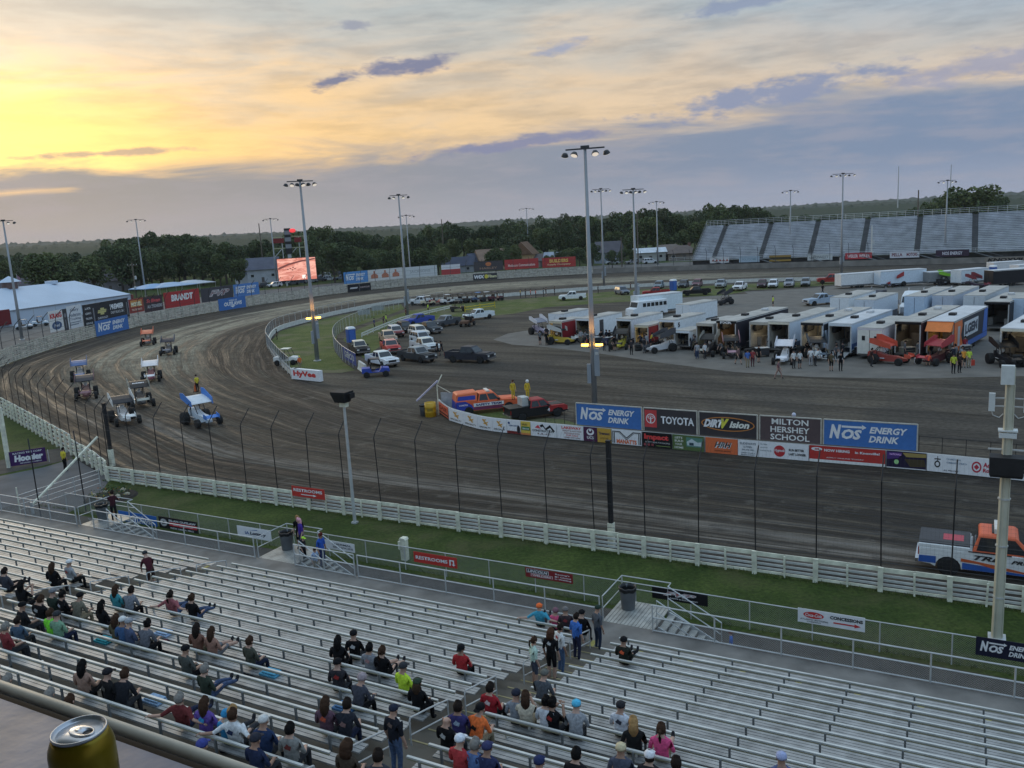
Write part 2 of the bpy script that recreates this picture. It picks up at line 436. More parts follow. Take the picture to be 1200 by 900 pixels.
# the turn banks gently up to the outer wall
tm = MB(); nv = 12; us = [0.0]
for i in range(1, len(oc)): us.append(us[-1] + ((oc[i] + ic[i]) / 2 - (oc[i - 1] + ic[i - 1]) / 2).length)
ZT = .012
rows = [[tuple(oc[i].lerp(ic[i], k / nv).to_2d()) + (ZT,) for k in range(nv + 1)] for i in range(len(oc))]
tm.loft(rows, 0, False, False)
tme = tm.mesh('track', track_m); uvl = tme.uv_layers.new(name='UVMap')
for p in tme.polygons:
    for li in p.loop_indices:
        vi = tme.loops[li].vertex_index; uvl.data[li].uv = (us[vi // (nv + 1)], (vi % (nv + 1)) / nv)
tr = obj('track', tme, kind='structure')
if tme.polygons[0].normal.z < 0: tme.flip_normals()
print('track length', us[-1])
sheet('infield', [tuple(p.to_2d()) for p in ic] , .006, infield_m)
# paved pits
sheet('pit_pavement', px([(578, 398), (600, 404), (640, 407), (700, 414), (780, 426), (860, 436), (950, 442), (1060, 444), (1200, 441), (1420, 434), (1420, 316), (1000, 333), (880, 344), (800, 349), (740, 362), (690, 374), (640, 384), (595, 391)]), .018, pave_m)
sheet('pit_pavement', px([(872, 342), (915, 340), (990, 335), (990, 341), (930, 346), (882, 347)]), .020, pave_m)
# infield grass
sheet('infield_grass', px([(342, 436), (322, 416), (316, 401), (329, 388), (364, 378), (402, 369), (470, 356.5), (474, 362), (440, 375), (405, 386), (396, 392), (393, 402), (392, 412), (402, 424), (416, 434), (400, 437), (380, 437)]), .022, rough_m)
sheet('infield_grass', px([(402, 398), (420, 386), (445, 376), (480, 364), (540, 355), (600, 351.5), (640, 348), (720, 341.5), (800, 336.5), (880, 332.5), (960, 329), (1000, 327), (1000, 331), (960, 335), (880, 340), (850, 346), (800, 348), (740, 353), (640, 360), (600, 368), (560, 372), (520, 377), (480, 386), (462, 394), (440, 410), (428, 421), (414, 410)]), .022, rough_m)
sheet('infield_grass', px([(521, 484), (536, 496), (560, 502), (622, 510), (672, 514), (690, 512), (690, 501), (660, 492), (620, 488), (575, 478), (540, 474)]), .024, rough_m)
# path by the gate, strip along the stand
sheet('asphalt_path', px([(-60, 566), (0, 558), (50, 548), (84, 538), (112, 545), (128, 562), (118, 580), (86, 598), (60, 612), (0, 640), (-80, 660)]), .010, asph_m)
dirtstrip_m = M('trodden_earth', (.075, .066, .055), .95, 0, .3, 1.2, .3)
sheet('verge', px([(-60, 570), (-20, 545), (30, 532), (76, 524), (86, 537), (50, 546), (0, 556)]), .014, dirtstrip_m)
# hills and the far wood on the horizon
hillm = grass_material('far_woodland', (.034, .046, .026), (.052, .064, .034), (.06, .066, .04), .4)
def ridge(dist, h0, amp, a0, a1, sd, n=900):
    rnd = random.Random(sd); m = MB(); top = []; ph = [rnd.uniform(0, 6) for _ in range(6)]
    for i in range(n + 1):
        a = a0 + (a1 - a0) * i / n
        h = h0 * (1 + max(0, -a - .1) * .9) + amp * (.5 * math.sin(a * 5 + ph[0]) + .3 * math.sin(a * 13 + ph[1]) + .12 * math.sin(a * 37 + ph[2])) + abs(rnd.gauss(0, 1)) * dist * .0011
        top.append((a, h, h0 * (1 + max(0, -a - .1) * .9) + amp * (.5 * math.sin(a * 5 + ph[0]) + .3 * math.sin(a * 13 + ph[1]))))
    r = []
    for a, h, hs in top:
        s_, c_ = math.sin(a), math.cos(a)
        r.append([(s_ * dist * .86, c_ * dist * .86, 0), (s_ * dist * .92, c_ * dist * .92, hs * .62), (s_ * dist * .97, c_ * dist * .97, hs * .93), (s_ * dist, c_ * dist, h), (s_ * dist * 1.12, c_ * dist * 1.12, 0)])
    m.loft(r, 0, False, False)
    return m.build('hills', hillm, kind='structure', smooth=False)
ridge(1050, 14.0, 2.0, -.95, .95, 3); ridge(1700, 17, 3, -.95, .95, 5); ridge(3200, 26, 6, -.95, .95, 9)
# ------------------------------------------------------------------ near grandstand: frame (s along the rows, t towards the camera)
TH = RAD(-28.8); SO = G(725.7, 746.4, 1.9); SE = Vector((math.cos(TH), math.sin(TH), 0)); SN = Vector((math.sin(TH), -math.cos(TH), 0))
RUN, RISE, WALK = .84, .215, 1.05
def S(s, t, z=0.0):
    p = SO + SE * s + SN * t; return Vector((p.x, p.y, z))
SM = Matrix(((SE.x, SN.x, 0, SO.x), (SE.y, SN.y, 0, SO.y), (0, 0, 1, 0), (0, 0, 0, 1)))   # frame is left-handed: only used for points
def floor_z(k): return WALK + k * RISE
def onrow(u, v, h):
    """row, position along it and floor of the spot whose point h above that floor is seen at u, v"""
    r = ray(u, v); best = None
    for k in range(-2, 28):
        t = k * RUN - .25
        T = (SO.x * SN.x + SO.y * SN.y + t) / (r[0] * SN.x + r[1] * SN.y); z = EYE + r[2] * T
        dz = abs(z - floor_z(max(k, 0)) - h); s = (Vector((r[0] * T, r[1] * T, 0)) - Vector((SO.x, SO.y, 0))).dot(SE)
        if best is None or dz < best[0]: best = (dz, k, s, t)
    return best[1:]
alu = M('bleacher_aluminium', (.38, .38, .37), .48, .3, .30, 2.4)
alu_edge = M('edge_reflection', (.40, .38, .25), .5, .3, .2, 2.0)  # yellowish tone paints in the reflection along the back rail's lower edge
rail_alu = M('rail_aluminium', (.62, .63, .60), .5, .2, .2, 1.6)
galv = M('galvanised_steel', (.55, .56, .55), .5, .3, .15, 3.0)
post_m = M('bench_post', (.20, .21, .21), .6, .3, .2, 3)
tread_m = M('stand_concrete', (.125, .110, .088), .9, 0, .32, .8, .2)
NROW = 24
m = MB()
prof = [(-2.5, 0.0), (-2.5, WALK)]
for k in range(1, NROW + 1):
    prof += [((k - 1) * RUN + .06, floor_z(k - 1)), ((k - 1) * RUN + .06, floor_z(k))]
prof += [(NROW * RUN + .06, floor_z(NROW)), (NROW * RUN + .06, 0.0)]
m.loft([[S(s, t, z) for t, z in prof] for s in (-60, 24)], 0, True, True)
m.build('grandstand_steps', tread_m, kind='structure')
# deck boards of the front walkway
wk = MB(); wk.loft([[S(s, t, z) for t, z in ((-2.46, WALK + .012), (.04, WALK + .012))] for s in (-60, 24)], 0, False, False)
wk.build('walkway', M('walkway_deck', (.19, .18, .165), .7, .1, .35, .9, .1), kind='structure')
yel = M('yellow_paint', (.42, .36, .10), .7, 0, .3, 6)
mk = MB()
for i in range(-22, 10):
    c = S(i * 1.83 + .5, -.62, WALK + .016); mk.add([c + SE * -.1 + SN * -.28, c + SE * .1 + SN * -.28, c + SE * .1 + SN * .28, c + SE * -.1 + SN * .28], [(0, 1, 2, 3)])
mk.build('seat_markings', yel, kind='structure')

def seen(p, mrg=40):
    if p.y < .5: return False
    u, v = proj(p.x, p.y, p.z); return -mrg < u < 1200 + mrg and -mrg < v < 900 + mrg
post_mesh = None
SECT = [(-40.5, -20.5), (-19.0, -1.45), (0.0, 20.0)]
bench_n = 0
pm = MB().box((0, .0, .40), (.05, .05, .78)).box((0, -.16, .40), (.05, .36, .05)).mesh('post', post_m)
for k in range(NROW):
    for a, b in SECT:
        # keep the stretch that can be seen
        ss = [a + (b - a) * i / 40 for i in range(41)]
        vis = [s for s in ss if seen(S(s, k * RUN, floor_z(k) + .5), 30)]
        if not vis: continue
        a2, b2 = max(a, vis[0] - 1.0), min(b, vis[-1] + 1.0)
        a2 = a + 1.83 * math.floor((a2 - a) / 1.83); ln = b2 - a2
        bench_n += 1
        t0 = thing('bleacher_bench', 'long aluminium bleacher bench with three-plank seat and back rail', 'bench', S((a2 + b2) / 2, k * RUN, floor_z(k)), TH, 'rows of bleacher benches')
        for j in range(3):
            MB().box((0, .40 - j * .126, .43), (ln, .106, .04)).build('seat_plank', alu, t0)
        MB().box((0, .0, .815), (ln, .065, .04)).box((0, -.012, .775), (ln - .02, .04, .036), 1).build('back_rail', [rail_alu, alu_edge], t0)
        s = a2 + .35
        while s < b2:
            obj('post', pm, t0, (s - (a2 + b2) / 2, -.035, 0)); s += 1.83
print('benches', bench_n)
# aisle half-steps and handrails
def handrail(s, k0, k1, label):
    t0 = thing('aisle_handrail', label, 'handrail', S(s, k0 * RUN, floor_z(k0)), TH, 'aisle handrails')
    d = (k1 - k0) * RUN; h = (k1 - k0) * RISE
    f = lambda x, z: (0, -x, z)
    MB().tube([f(0, 0), f(0, .90)], .024, 6).build('post', galv, t0)
    MB().tube([f(d, h), f(d, h + .82), f(d - .04, h + .90)], .024, 6).build('post', galv, t0)
    MB().tube([f(d - .04, h + .90), f(d * .5, h * .5 + .92), f(0, .90)], .024, 6).build('top_rail', galv, t0)
    MB().tube([f(0, .45), f(d, h + .45)], .02, 6).build('mid_rail', galv, t0)
for s, ks in ((-1.15, ((0, 2), (4, 6), (8, 10), (11, 13), (14, 16), (17, 19))), (-19.35, ((0, 2), (3, 5), (6, 8), (9, 11), (12, 14)))):
    for k0, k1 in ks:
        if seen(S(s, k0 * RUN, floor_z(k0) + .5), 20):
            handrail(s, k0, k1, 'grey tube handrail in the aisle %s' % ('between the bench blocks near the wide landing' if s > -5 else 'with the bending person'))
for a, b in ((-1.43, -.02), (-20.48, -19.02)):
    for k in range(1, NROW):
        if not seen(S((a + b) / 2, k * RUN, floor_z(k)), 10): continue
        q = MB(); c = S((a + b) / 2, (k - 1) * RUN - .12, floor_z(k - 1) + RISE / 4)
        q.box(c, (b - a, .34, RISE / 2 - .004), 0, TH); c2 = S((a + b) / 2, (k - 1) * RUN - .27, floor_z(k - 1) + RISE / 2 + .004)
        q.box(c2, (b - a - .02, .05, .012), 1, TH)
        q.build('aisle_step', [tread_m, M('tan_nosing', (.32, .27, .14), .8, 0, .3, 5)], kind='structure')

# front guard rail of the walkway, chain-link below
def guard(s0, s1, label):
    t0 = thing('guard_rail', label, 'railing', S(s0, -2.38, WALK), TH, 'guard rails along the walkway')
    ln = s1 - s0; n = max(2, round(ln / 2.3))
    for i in range(n + 1):
        MB().tube([(ln * i / n, 0, -.3), (ln * i / n, 0, 1.07)], .03, 6).build('post', galv, t0)
    for z, nm in ((1.07, 'top_rail'), (.58, 'mid_rail'), (.06, 'bottom_rail')):
        MB().tube([(0, 0, z), (ln, 0, z)], .027, 6).build(nm, galv, t0)
    w = MB(); x = -.6
    while x < ln:
        for sg in (1, -1):
            p, q = Vector((x, .006 * sg, .06)), Vector((x + .52, .006 * sg, .58))
            if sg < 0: p.x, q.x = x + .52, x
            if p.x > q.x: p, q = q, p
            if q.x <= 0 or p.x >= ln: continue
            w.beam(p, q, .006, .006)
        x += .075
    w.build('wire_mesh', M('fence_wire', (.30, .31, .31), .6, .4, .1, 4), t0, kind='stuff')
guard(-60, -33.7, 'grey steel guard rail along the walkway beside the raised gate arm')
guard(-32.2, -20.0, 'grey steel guard rail between the two stair landings')
guard(-13.6, -1.75, 'grey steel guard rail between the restrooms sign and the wide landing')
guard(.4, 24, 'grey steel guard rail running past the concessions sign')
guard(-17.4, -13.8, 'short grey guard rail beside the stairs where people gather')

# landings with steps down to the lawn
deck_m = M('landing_deck', (.40, .40, .37), .5, .3, .35, 2.2)
def landing(s0, s1, label, st_len=2.6):
    t0 = thing('stair_landing', label, 'stairs', S(s0, -2.5, 0), TH, 'stair landings')
    w = s1 - s0; x = .06; i = 0
    while x < w - .02:
        MB().box((x, 1.05, WALK - .02), (.13, 2.1, .05)).build('deck_plank', deck_m, t0); x += .15; i += 1
    for xx in (.1, w - .1):
        for yy in (.15, 1.95): MB().box((xx, yy, WALK / 2 - .03), (.08, .08, WALK - .06)).build('leg', galv, t0)
    n = 6
    for i in range(n):
        z = WALK - (i + 1) * WALK / (n + 1) ; MB().box((w + .16 + i * .30, 1.05, z), (.28, 1.3, .05)).build('tread', deck_m, t0)
    for yy in (.36, 1.74):
        q = MB(); q.beam((w, yy, WALK - .1), (w + n * .30 + .2, yy, .02), .05, .18); q.build('stringer', galv, t0)
        q = MB(); q.tube([(w - .02, yy, WALK), (w - .02, yy, WALK + 1.05), (w + n * .30 + .3, yy, .95), (w + n * .30 + .3, yy, 0)], .027, 6)
        q.tube([(w - .02, yy, WALK + .55), (w + n * .30 + .3, yy, .45)], .022, 6); q.build('stair_rail', galv, t0)
    q = MB(); q.tube([(.04, -.02, WALK), (.04, -.02, WALK + 1.05), (.04, 2.08, WALK + 1.05), (w, 2.08, WALK + 1.05), (w, 1.74, WALK + 1.05)], .027, 6)
    q.tube([(.04, -.02, WALK + .55), (.04, 2.08, WALK + .55), (w, 2.08, WALK + .55)], .022, 6); q.tube([(.04, 2.08, 0), (.04, 2.08, WALK + 1.05)], .027, 6)
    q.build('landing_rail', galv, t0)
landing(-1.7, .42, 'ribbed metal stair landing with trash can beside the racing banner')
landing(-19.9, -17.5, 'metal stair landing where several people stand by a trash can')
landing(-33.6, -31.6, 'metal stair landing with the person in the maroon shirt')

# trash cans with liner
can_m = M('grey_bin_plastic', (.13, .14, .15), .6, 0, .2, 3); liner_m = M('black_liner', (.012, .012, .013), .35, 0, .3, 9)
def bin_at(s, t, z, label):
    t0 = thing('trash_can', label, 'trash can', S(s, t, z), 0, 'trash cans')
    MB().lathe([(.26, 0), (.27, .02), (.335, .88), (.35, .90), (.35, .93), (.325, .93), (.31, .80), (.25, .1), (.05, .08)], n=20).build('barrel', can_m, t0, True)
    l = MB(); n = 24
    l.loft([[(r * (1 + .03 * math.sin(5 * a)) * math.cos(a), r * (1 + .03 * math.sin(5 * a)) * math.sin(a), z + .02 * math.sin(7 * a)) for a in [2 * math.pi * i / n for i in range(n)]]
            for r, z in ((.35, .78), (.362, .88), (.362, .945), (.32, .95), (.30, .8), (.2, .4))], 0, True, False)
    l.build('bag_liner', liner_m, t0, True)
bin_at(-1.15, -3.9, WALK, 'grey trash can with black liner on the wide landing')
bin_at(-19.3, -3.9, WALK, 'grey trash can with black liner beside the people gathered on a landing')
bin_at(-33.1, -3.6, WALK, 'grey trash can with black liner beside the person in maroon')

# chain-link fence between stand and lawn
t0 = thing('chain_link_fence', 'low grey chain-link fence with banners along the lawn', 'fence', S(-40, -5.95, 0), TH)
Lf = 64.0
for i in range(28): MB().tube([(i * 2.4, 0, 0), (i * 2.4, 0, 1.2)], .026, 6).build('post', galv, t0)
MB().tube([(0, 0, 1.2), (Lf + .8, 0, 1.2)], .022, 6).build('top_rail', galv, t0)
w = MB(); x = -1.2
while x < Lf:
    w.beam((x, .004, .03), (x + 1.17, .004, 1.2), .005); w.beam((x + 1.17, -.004, .03), (x, -.004, 1.2), .005); x += .085
w.build('wire_mesh', M('fence_wire_green', (.24, .26, .25), .6, .4, .1, 4), t0, kind='stuff')
m = MB(); m.loft([[S(s, t, .02) for t in (-5.6, -2.5)] for s in (-45, 24)], 0, False, False)
m.build('stand_verge', dirtstrip_m, kind='structure')

# ------------------------------------------------------------------ window ledge of the suite with the drink can
LZ = EYE - .580
def ledge_p(a, b, z=0.0): # a along the stand, b away from the camera
    return Vector((-.558, .963, LZ)) + SE * a - SN * b + Vector((0, 0, z))
t0 = thing('window_ledge', 'worn grey ledge with rounded cream edge above the bleachers', 'ledge', ledge_p(0, -.30), TH)
led_m = M('ledge_paint', (.185, .20, .27), .42, 0, .4, 7.0, .2)
MB().box((0, .1525, -.02), (3.2, .295, .04)).build('ledge_top', led_m, t0)
MB().box((0, -.1525, -.02), (3.2, .305, .04)).build('ledge_top', led_m, t0)
MB().tube([(-1.6, .319, .0), (1.6, .319, .0)], .008, 12).build('edge_trim', M('cream_trim', (.54, .51, .43), .5, 0, .2, 14), t0, True)
MB().box((0, .305, -.05), (3.2, .008, .06)).box((0, .319, -.04), (3.2, .012, .05)).build('edge_bracket', M('black_gap', (.012, .012, .012), .8), t0)
MB().box((-.06, .02, .0015), (.005, .27, .003), 0, RAD(26)).build('seam', M('black_gap', (.012, .012, .012), .8), t0)
cp = Vector((-.4478, .7725, LZ))
t0 = thing('drink_can', 'gold drink can with silver lid standing on the grey ledge', 'can', cp, RAD(-20), None, .93)
gold = M('gold_can', (.26, .18, .012), .28, .55, .10, 20.0); lid_m = M('can_lid', (.60, .62, .66), .3, .75, .12, 30)
MB().lathe([(.0245, .0), (.0265, .004), (.033, .012), (.0331, .098), (.0322, .104), (.0290, .1125), (.0272, .1165)], n=48).build('can_body', gold, t0, True)
MB().lathe([(.0271, .1166), (.0279, .1185), (.0276, .1203), (.0268, .1206), (.0260, .1198), (.0252, .1152), (.0236, .1150), (.0226, .1172), (.001, .1174)], n=48).build('lid', lid_m, t0, True)
tb = MB(); ring = lambda rx, ry, z, cx: [(cx + rx * math.cos(2 * math.pi * i / 20), ry * math.sin(2 * math.pi * i / 20), z) for i in range(20)]
tb.loft([ring(.0155, .0095, .1178, .004), ring(.0155, .0095, .1190, .004), ring(.0145, .0085, .1195, .004), ring(.0052, .0052, .1193, .012), ring(.0052, .0052, .1182, .012)], 0, True, False)
tl = tb.build('pull_tab', lid_m, t0, True)
MB().lathe([(.0032, .1190), (.0032, .11955), (.0005, .1197)], (-.001, 0, 0), 14).build('rivet', lid_m, tl, True)
MB().loft([ring(.0052, .0052, .11785, .012), ring(.0050, .0050, .1180, .012)], 0, True, True).build('tab_hole', M('tab_shadow', (.05, .05, .055), .6), tl)
# printed panel on the can side
pn = MB(); pn.loft([[(.03325 * math.cos(a), .03325 * math.sin(a), z) for a in [RAD(-62 + 4 * i) for i in range(14)]] for z in (.03, .075)], 0, False, False)
pn.build('printed_label', M('can_print', (.10, .085, .02), .35, .4, .5, 60), t0)
# the suite the ledge belongs to: soffit above and wall behind
def suite_p(a, b, z): return Vector((0, 0, EYE)) + SE * a - SN * b + Vector((0, 0, z))
q = MB(); q.loft([[suite_p(a, b, 1.35) for a, b in ((-9, -4.5), (9, -4.5), (9, .42), (-9, .42))], [suite_p(a, b, 1.6) for a, b in ((-9, -4.5), (9, -4.5), (9, .42), (-9, .42))]])
q.build('suite_roof', M('soffit_paint', (.35, .34, .32), .8, 0, .1, 1), kind='structure')
q = MB(); q.loft([[suite_p(a, b, -1.4) for a, b in ((-9, -4.7), (9, -4.7), (9, -4.55), (-9, -4.55))], [suite_p(a, b, 1.34) for a, b in ((-9, -4.7), (9, -4.7), (9, -4.55), (-9, -4.55))]])
q.build('suite_wall', M('suite_wall_paint', (.30, .29, .28), .8, 0, .1, 1), kind='structure')
# ------------------------------------------------------------------ signs with lettering and marks
_tm = {}
def text_mesh(s, bold=0.0, shear=0.0):
    key = (s, bold, shear)
    if key in _tm: return _tm[key]
    cu = bpy.data.curves.new('lettering', 'FONT'); cu.body = s; cu.size = 1.0; cu.offset = bold; cu.shear = shear
    cu.resolution_u = 2; cu.fill_mode = 'FRONT'
    o = bpy.data.objects.new('lettering', cu); me = bpy.data.meshes.new_from_object(o)
    bpy.data.objects.remove(o); me.name = 'lettering'
    xs = [v.co.x for v in me.vertices]; ys = [v.co.y for v in me.vertices]
    x0, x1, y0, y1 = min(xs), max(xs), min(ys), max(ys)
    for v in me.vertices: v.co = ((v.co.x - x0) / (x1 - x0) - .5, 0, (v.co.y - y0) / (y1 - y0) - .5)
    _tm[key] = me; return me
def lettering(parent, s, cx, cz, w, h, mat, y=-.03, bold=.02, shear=0.0, rz=0.0):
    me = text_mesh(s, bold, shear)
    o = obj('lettering', me, parent, (cx, y, cz), (0, 0, rz), (w, 1, h))
    if not me.materials: me.materials.append(mat)
    setmat(o, mat); return o
W_, K_, RD_ = (225, 225, 220), (22, 22, 24), (190, 40, 38)
def emblem(parent, poly, mat, y=-.028, name='emblem'):
    q = MB(); q.add([(x, y, z) for x, z in poly], [tuple(range(len(poly)))]); return q.build(name, mat, parent)
def ell(cx, cz, rx, rz, n=24): return [(cx + rx * math.cos(2 * math.pi * i / n), cz + rz * math.sin(2 * math.pi * i / n)) for i in range(n)]
def signboard(name, label, cat, p, q, z0, z1, bg, items, group=None, th=.03, frame=None, flip=False):
    """panel between ground points p and q (left to right as read), from z0 to z1; items in panel fractions"""
    p = Vector((p[0], p[1], 0)); q = Vector((q[0], q[1], 0)); d = q - p; w = d.length; h = z1 - z0
    a = math.atan2(d.y, d.x); mid = (p + q) / 2
    t0 = thing(name, label, cat, (mid.x, mid.y, z0), a, group)
    MB().box((0, 0, h / 2), (w, th, h)).build('panel', flat(*bg), t0)
    if frame:
        fr = MB(); fr.box((0, 0, h), (w, th + .03, .07)).box((-w / 2, 0, h / 2), (.07, th + .026, h)).box((w / 2, 0, h / 2), (.07, th + .026, h)); fr.build('frame', frame, t0)
    Y = -th / 2 - .006
    for it in items:
        k = it[0]
        if k == 't':      # text, cx, cz, w, h, colour, [bold, shear]
            _, s, cx, cz, tw, tz, col = it[:7]
            lettering(t0, s, cx * w - w / 2, cz * h, tw * w, tz * h, flat(*col), Y - .008, *(it[7:] or (.02,)))
        elif k == 'r':    # bar or block
            _, x0, y0, x1, y1, col = it[:6]; dy = it[6] if len(it) > 6 else 0.0
            emblem(t0, [(x0 * w - w / 2, y0 * h), (x1 * w - w / 2, y0 * h), (x1 * w - w / 2, y1 * h), (x0 * w - w / 2, y1 * h)], flat(*col), Y - dy, 'colour_block')
        elif k == 'e':    # ellipse
            _, cx, cy, rx, ry, col = it[:6]; dy = it[6] if len(it) > 6 else .003
            emblem(t0, ell(cx * w - w / 2, cy * h, rx * w, ry * h), flat(*col), Y - dy)
        elif k == 'p':    # free polygon
            emblem(t0, [(x * w - w / 2, y * h) for x, y in it[1]], flat(*it[2]), Y - (it[3] if len(it) > 3 else .004))
    return t0
def NOS(cx=.5, dark=False):
    c = (228, 226, 220)
    return [('t', 'N', .13, .55, .13, .56, c, .06, .25), ('t', 'OS', .31, .47, .22, .40, c, .05, .25), ('r', .20, .72, .43, .80, c, .004), ('p', [(.42, .66), (.47, .76), (.42, .86)], c),
            ('t', 'ENERGY', .70, .68, .40, .26, c, .04, .25), ('t', 'DRINK', .655, .33, .32, .26, c, .04, .25)]
NOSB = (52, 104, 168)
OUTLAWS = [('t', 'OUTLAWS', .52, .48, .66, .34, (235, 235, 230), .05, .1), ('t', 'WORLD OF', .52, .76, .30, .14, (235, 235, 230), .03), ('p', [(.4, .30), (.6, .30), (.5, .14)], (235, 235, 230))]
# ---- banners on the chain-link fence and the white board fence
def fence_pt(u, v, t, z):
    r = ray(u, v); T = (SO.x * SN.x + SO.y * SN.y + t) / (r[0] * SN.x + r[1] * SN.y)
    return Vector((r[0] * T, r[1] * T, EYE + r[2] * T))
def banner(name, label, cat, u0, vtop, u1, vbot, t, bg, items, group='banners on the low fence'):
    a = fence_pt(u0, vtop, t, 0); b = fence_pt(u1, vbot, t, 0)
    h = .95 if name != 'wide_banner' else .95
    zt = a.z; zb = min(b.z, zt - .4)
    return signboard('fence_banner', label, cat, a.to_2d(), b.to_2d(), zb, zt, bg, items, group, .02)
CT = -5.91
def cl(label, u0, v0, u1, v1, bg, items): return banner('fence_banner', label, 'banner', u0, v0, u1, v1, CT, bg, items)
cl('red restrooms banner with bent arrow on the chain-link fence', 484.5, 646, 536, 666.5, (186, 44, 34), [('t', 'RESTROOMS', .42, .5, .74, .34, W_, .03), ('r', .83, .2, .86, .62, W_), ('r', .83, .62, .94, .74, W_), ('r', .91, .3, .94, .62, W_), ('p', [(.88, .34), (.97, .34), (.925, .16)], W_)])
cl('red welding banner on the chain-link fence beside the restrooms banner', 615.5, 664.5, 671.5, 684.5, (128, 30, 34), [('r', .03, .48, .5, .92, (235, 235, 235)), ('r', .04, .50, .49, .90, (30, 30, 32), .004), ('t', 'LINCOLN', .265, .70, .42, .30, W_, .03, .2), ('r', .12, .14, .58, .46, W_), ('r', .13, .16, .57, .44, (150, 28, 32), .004), ('t', 'WELDERS', .35, .30, .40, .2, W_, .03), ('t', "Racing's", .79, .76, .3, .18, W_), ('t', '#1 Choice', .80, .5, .34, .18, W_), ('t', 'in Welding', .80, .24, .34, .18, W_)])
cl('black racing banner with red initials behind the wide landing', 764, 687.5, 829.5, 711, (24, 24, 27), [('t', 'FVP', .50, .62, .60, .42, (225, 225, 225), .09, .4), ('t', 'FVP', .50, .62, .58, .38, (186, 34, 44), .03, .4), ('t', 'PARTS & EQUIPMENT', .58, .24, .5, .12, W_)])
cl('white concessions banner with red arrow on the chain-link fence', 935, 712, 1013.5, 741, (222, 222, 220), [('e', .24, .62, .155, .24, RD_), ('t', 'Coca-Cola', .24, .63, .25, .24, W_, .02, .3), ('t', 'ATLANTIC BOTTLING', .25, .28, .42, .10, K_), ('t', 'COMPANY', .25, .14, .22, .08, K_), ('t', 'CONCESSIONS', .73, .68, .48, .24, K_, .04), ('r', .54, .27, .86, .37, RD_), ('p', [(.85, .18), (.94, .32), (.85, .46)], RD_)])
cl('navy energy drink banner on the fence beside the white antenna pole', 1144, 745.5, 1222, 780, (26, 28, 48), NOS())
cl('blue outlaws banner on the chain-link fence by the stairs', 138.5, 598, 185, 621, (28, 98, 176), OUTLAWS)
cl('black and red racing school banner on the chain-link fence', 185.5, 604.5, 232.5, 627, (30, 30, 34), [('t', '50-AN OUTLAW', .62, .78, .70, .18, W_, .03), ('r', .28, .36, .99, .66, (200, 40, 52)), ('t', 'EXPERIENCE', .64, .52, .5, .16, W_), ('t', 'RIDE LIKE A PRO', .6, .2, .6, .12, W_), ('e', .13, .55, .09, .3, (180, 180, 180)), ('p', [(.08, .4), (.2, .5), (.12, .7)], (60, 60, 64), .006)])
cl('brown and white banner on the chain-link fence behind the stairs', 114, 596, 138, 616, (110, 54, 34), [('r', 0, 0, 1, .46, (215, 220, 224)), ('t', 'MY PLACE HOTEL', .5, .78, .8, .14, W_), ('t', 'HOTELS', .5, .6, .5, .1, (230, 160, 60)), ('t', 'ECLIPSE', .5, .22, .6, .18, (120, 130, 150))])
cl('white lottery banner on the chain-link fence', 277.5, 615.5, 318.5, 634.5, (218, 222, 222), [('t', 'IA', .30, .46, .13, .28, (30, 80, 140), .02), ('t', 'Lottery', .62, .44, .48, .36, (30, 40, 60), .04, .15), ('p', [(.35, .72), (.62, .80), (.60, .86)], (40, 90, 150))])
cl('white medical services banner behind the stairs where people gather', 376, 631.5, 416, 648, (214, 216, 212), [('t', 'THERMAL', .62, .70, .6, .2, (60, 66, 70)), ('t', 'SERVICES', .66, .36, .6, .2, (60, 66, 70))])
NT_ = -11.55
banner('fence_banner', 'red restrooms banner with straight arrow on the white board fence', 'banner', 341.5, 569, 381, 586, NT_ + .24, (186, 44, 34), [('t', 'RESTROOMS', .5, .66, .88, .30, W_, .03), ('r', .28, .22, .68, .30, W_), ('p', [(.66, .14), (.76, .26), (.66, .38)], W_)])

# ------------------------------------------------------------------ near white board fence and catch fence
white_m = M('whitewash', (.76, .75, .60), .8, 0, .30, 2.5, .15); greyb_m = M('weathered_board', (.52, .53, .50), .8, 0, .3, 1.8, .15)
black_m = M('black_steel', (.020, .020, .022), .6, .2, .2, 4)
t0 = thing('board_fence', 'white horizontal board fence along the near edge of the track', 'fence', S(-43.4, NT_, 0), TH)
wide = MB().box((0, -.1, .55), (.21, .12, 1.12)).mesh('wide_post', white_m); thin = MB().box((0, -.09, .50), (.08, .07, 1.04)).mesh('thin_post', white_m)
rail = [MB().box((.5, .0, 0), (1, .05, .20)).mesh('rail', white_m), MB().box((.5, .0, 0), (1, .05, .13)).mesh('rail', greyb_m)]
bay = 1.34; nb_ = 48
for i in range(nb_):
    obj('wide_post' if i % 2 == 0 else 'thin_post', wide if i % 2 == 0 else thin, t0, (i * bay, 0, 0), (0, RAD(random.uniform(-1.5, 1.5)), 0))
    for z, r, th_ in ((.98, 0, 0), (.72, 1, 0), (.50, 1, 0), (.30, 1, 0), (.12, 0, 0)):
        obj('rail', rail[r], t0, (i * bay, random.uniform(-.012, .012), z + random.uniform(-.012, .012)), (0, RAD(random.uniform(-.5, .5)), 0), (bay - .012, 1, .74 if r else (1.0 if z > .9 else .6)))
c0 = thing('catch_fence', 'tall black catch fence with bent posts above the white boards', 'fence', S(-43.4, NT_ - .12, 0), TH)
def bent(h=4.9): return MB().tube([(0, 0, .2), (0, 0, h), (.0, .10, h + .16), (0, .85, h + .95)], .029, 6)
bm_ = bent().mesh('bent_post', black_m); FL = 2.68
for i in range(24): obj('bent_post', bm_, c0, (i * FL, .0, 0), (RAD(random.uniform(-1, 1)), RAD(random.uniform(-1, 1)), 0))
wire_b = M('black_wire', (.07, .07, .07), .6, .3, .1, 4)
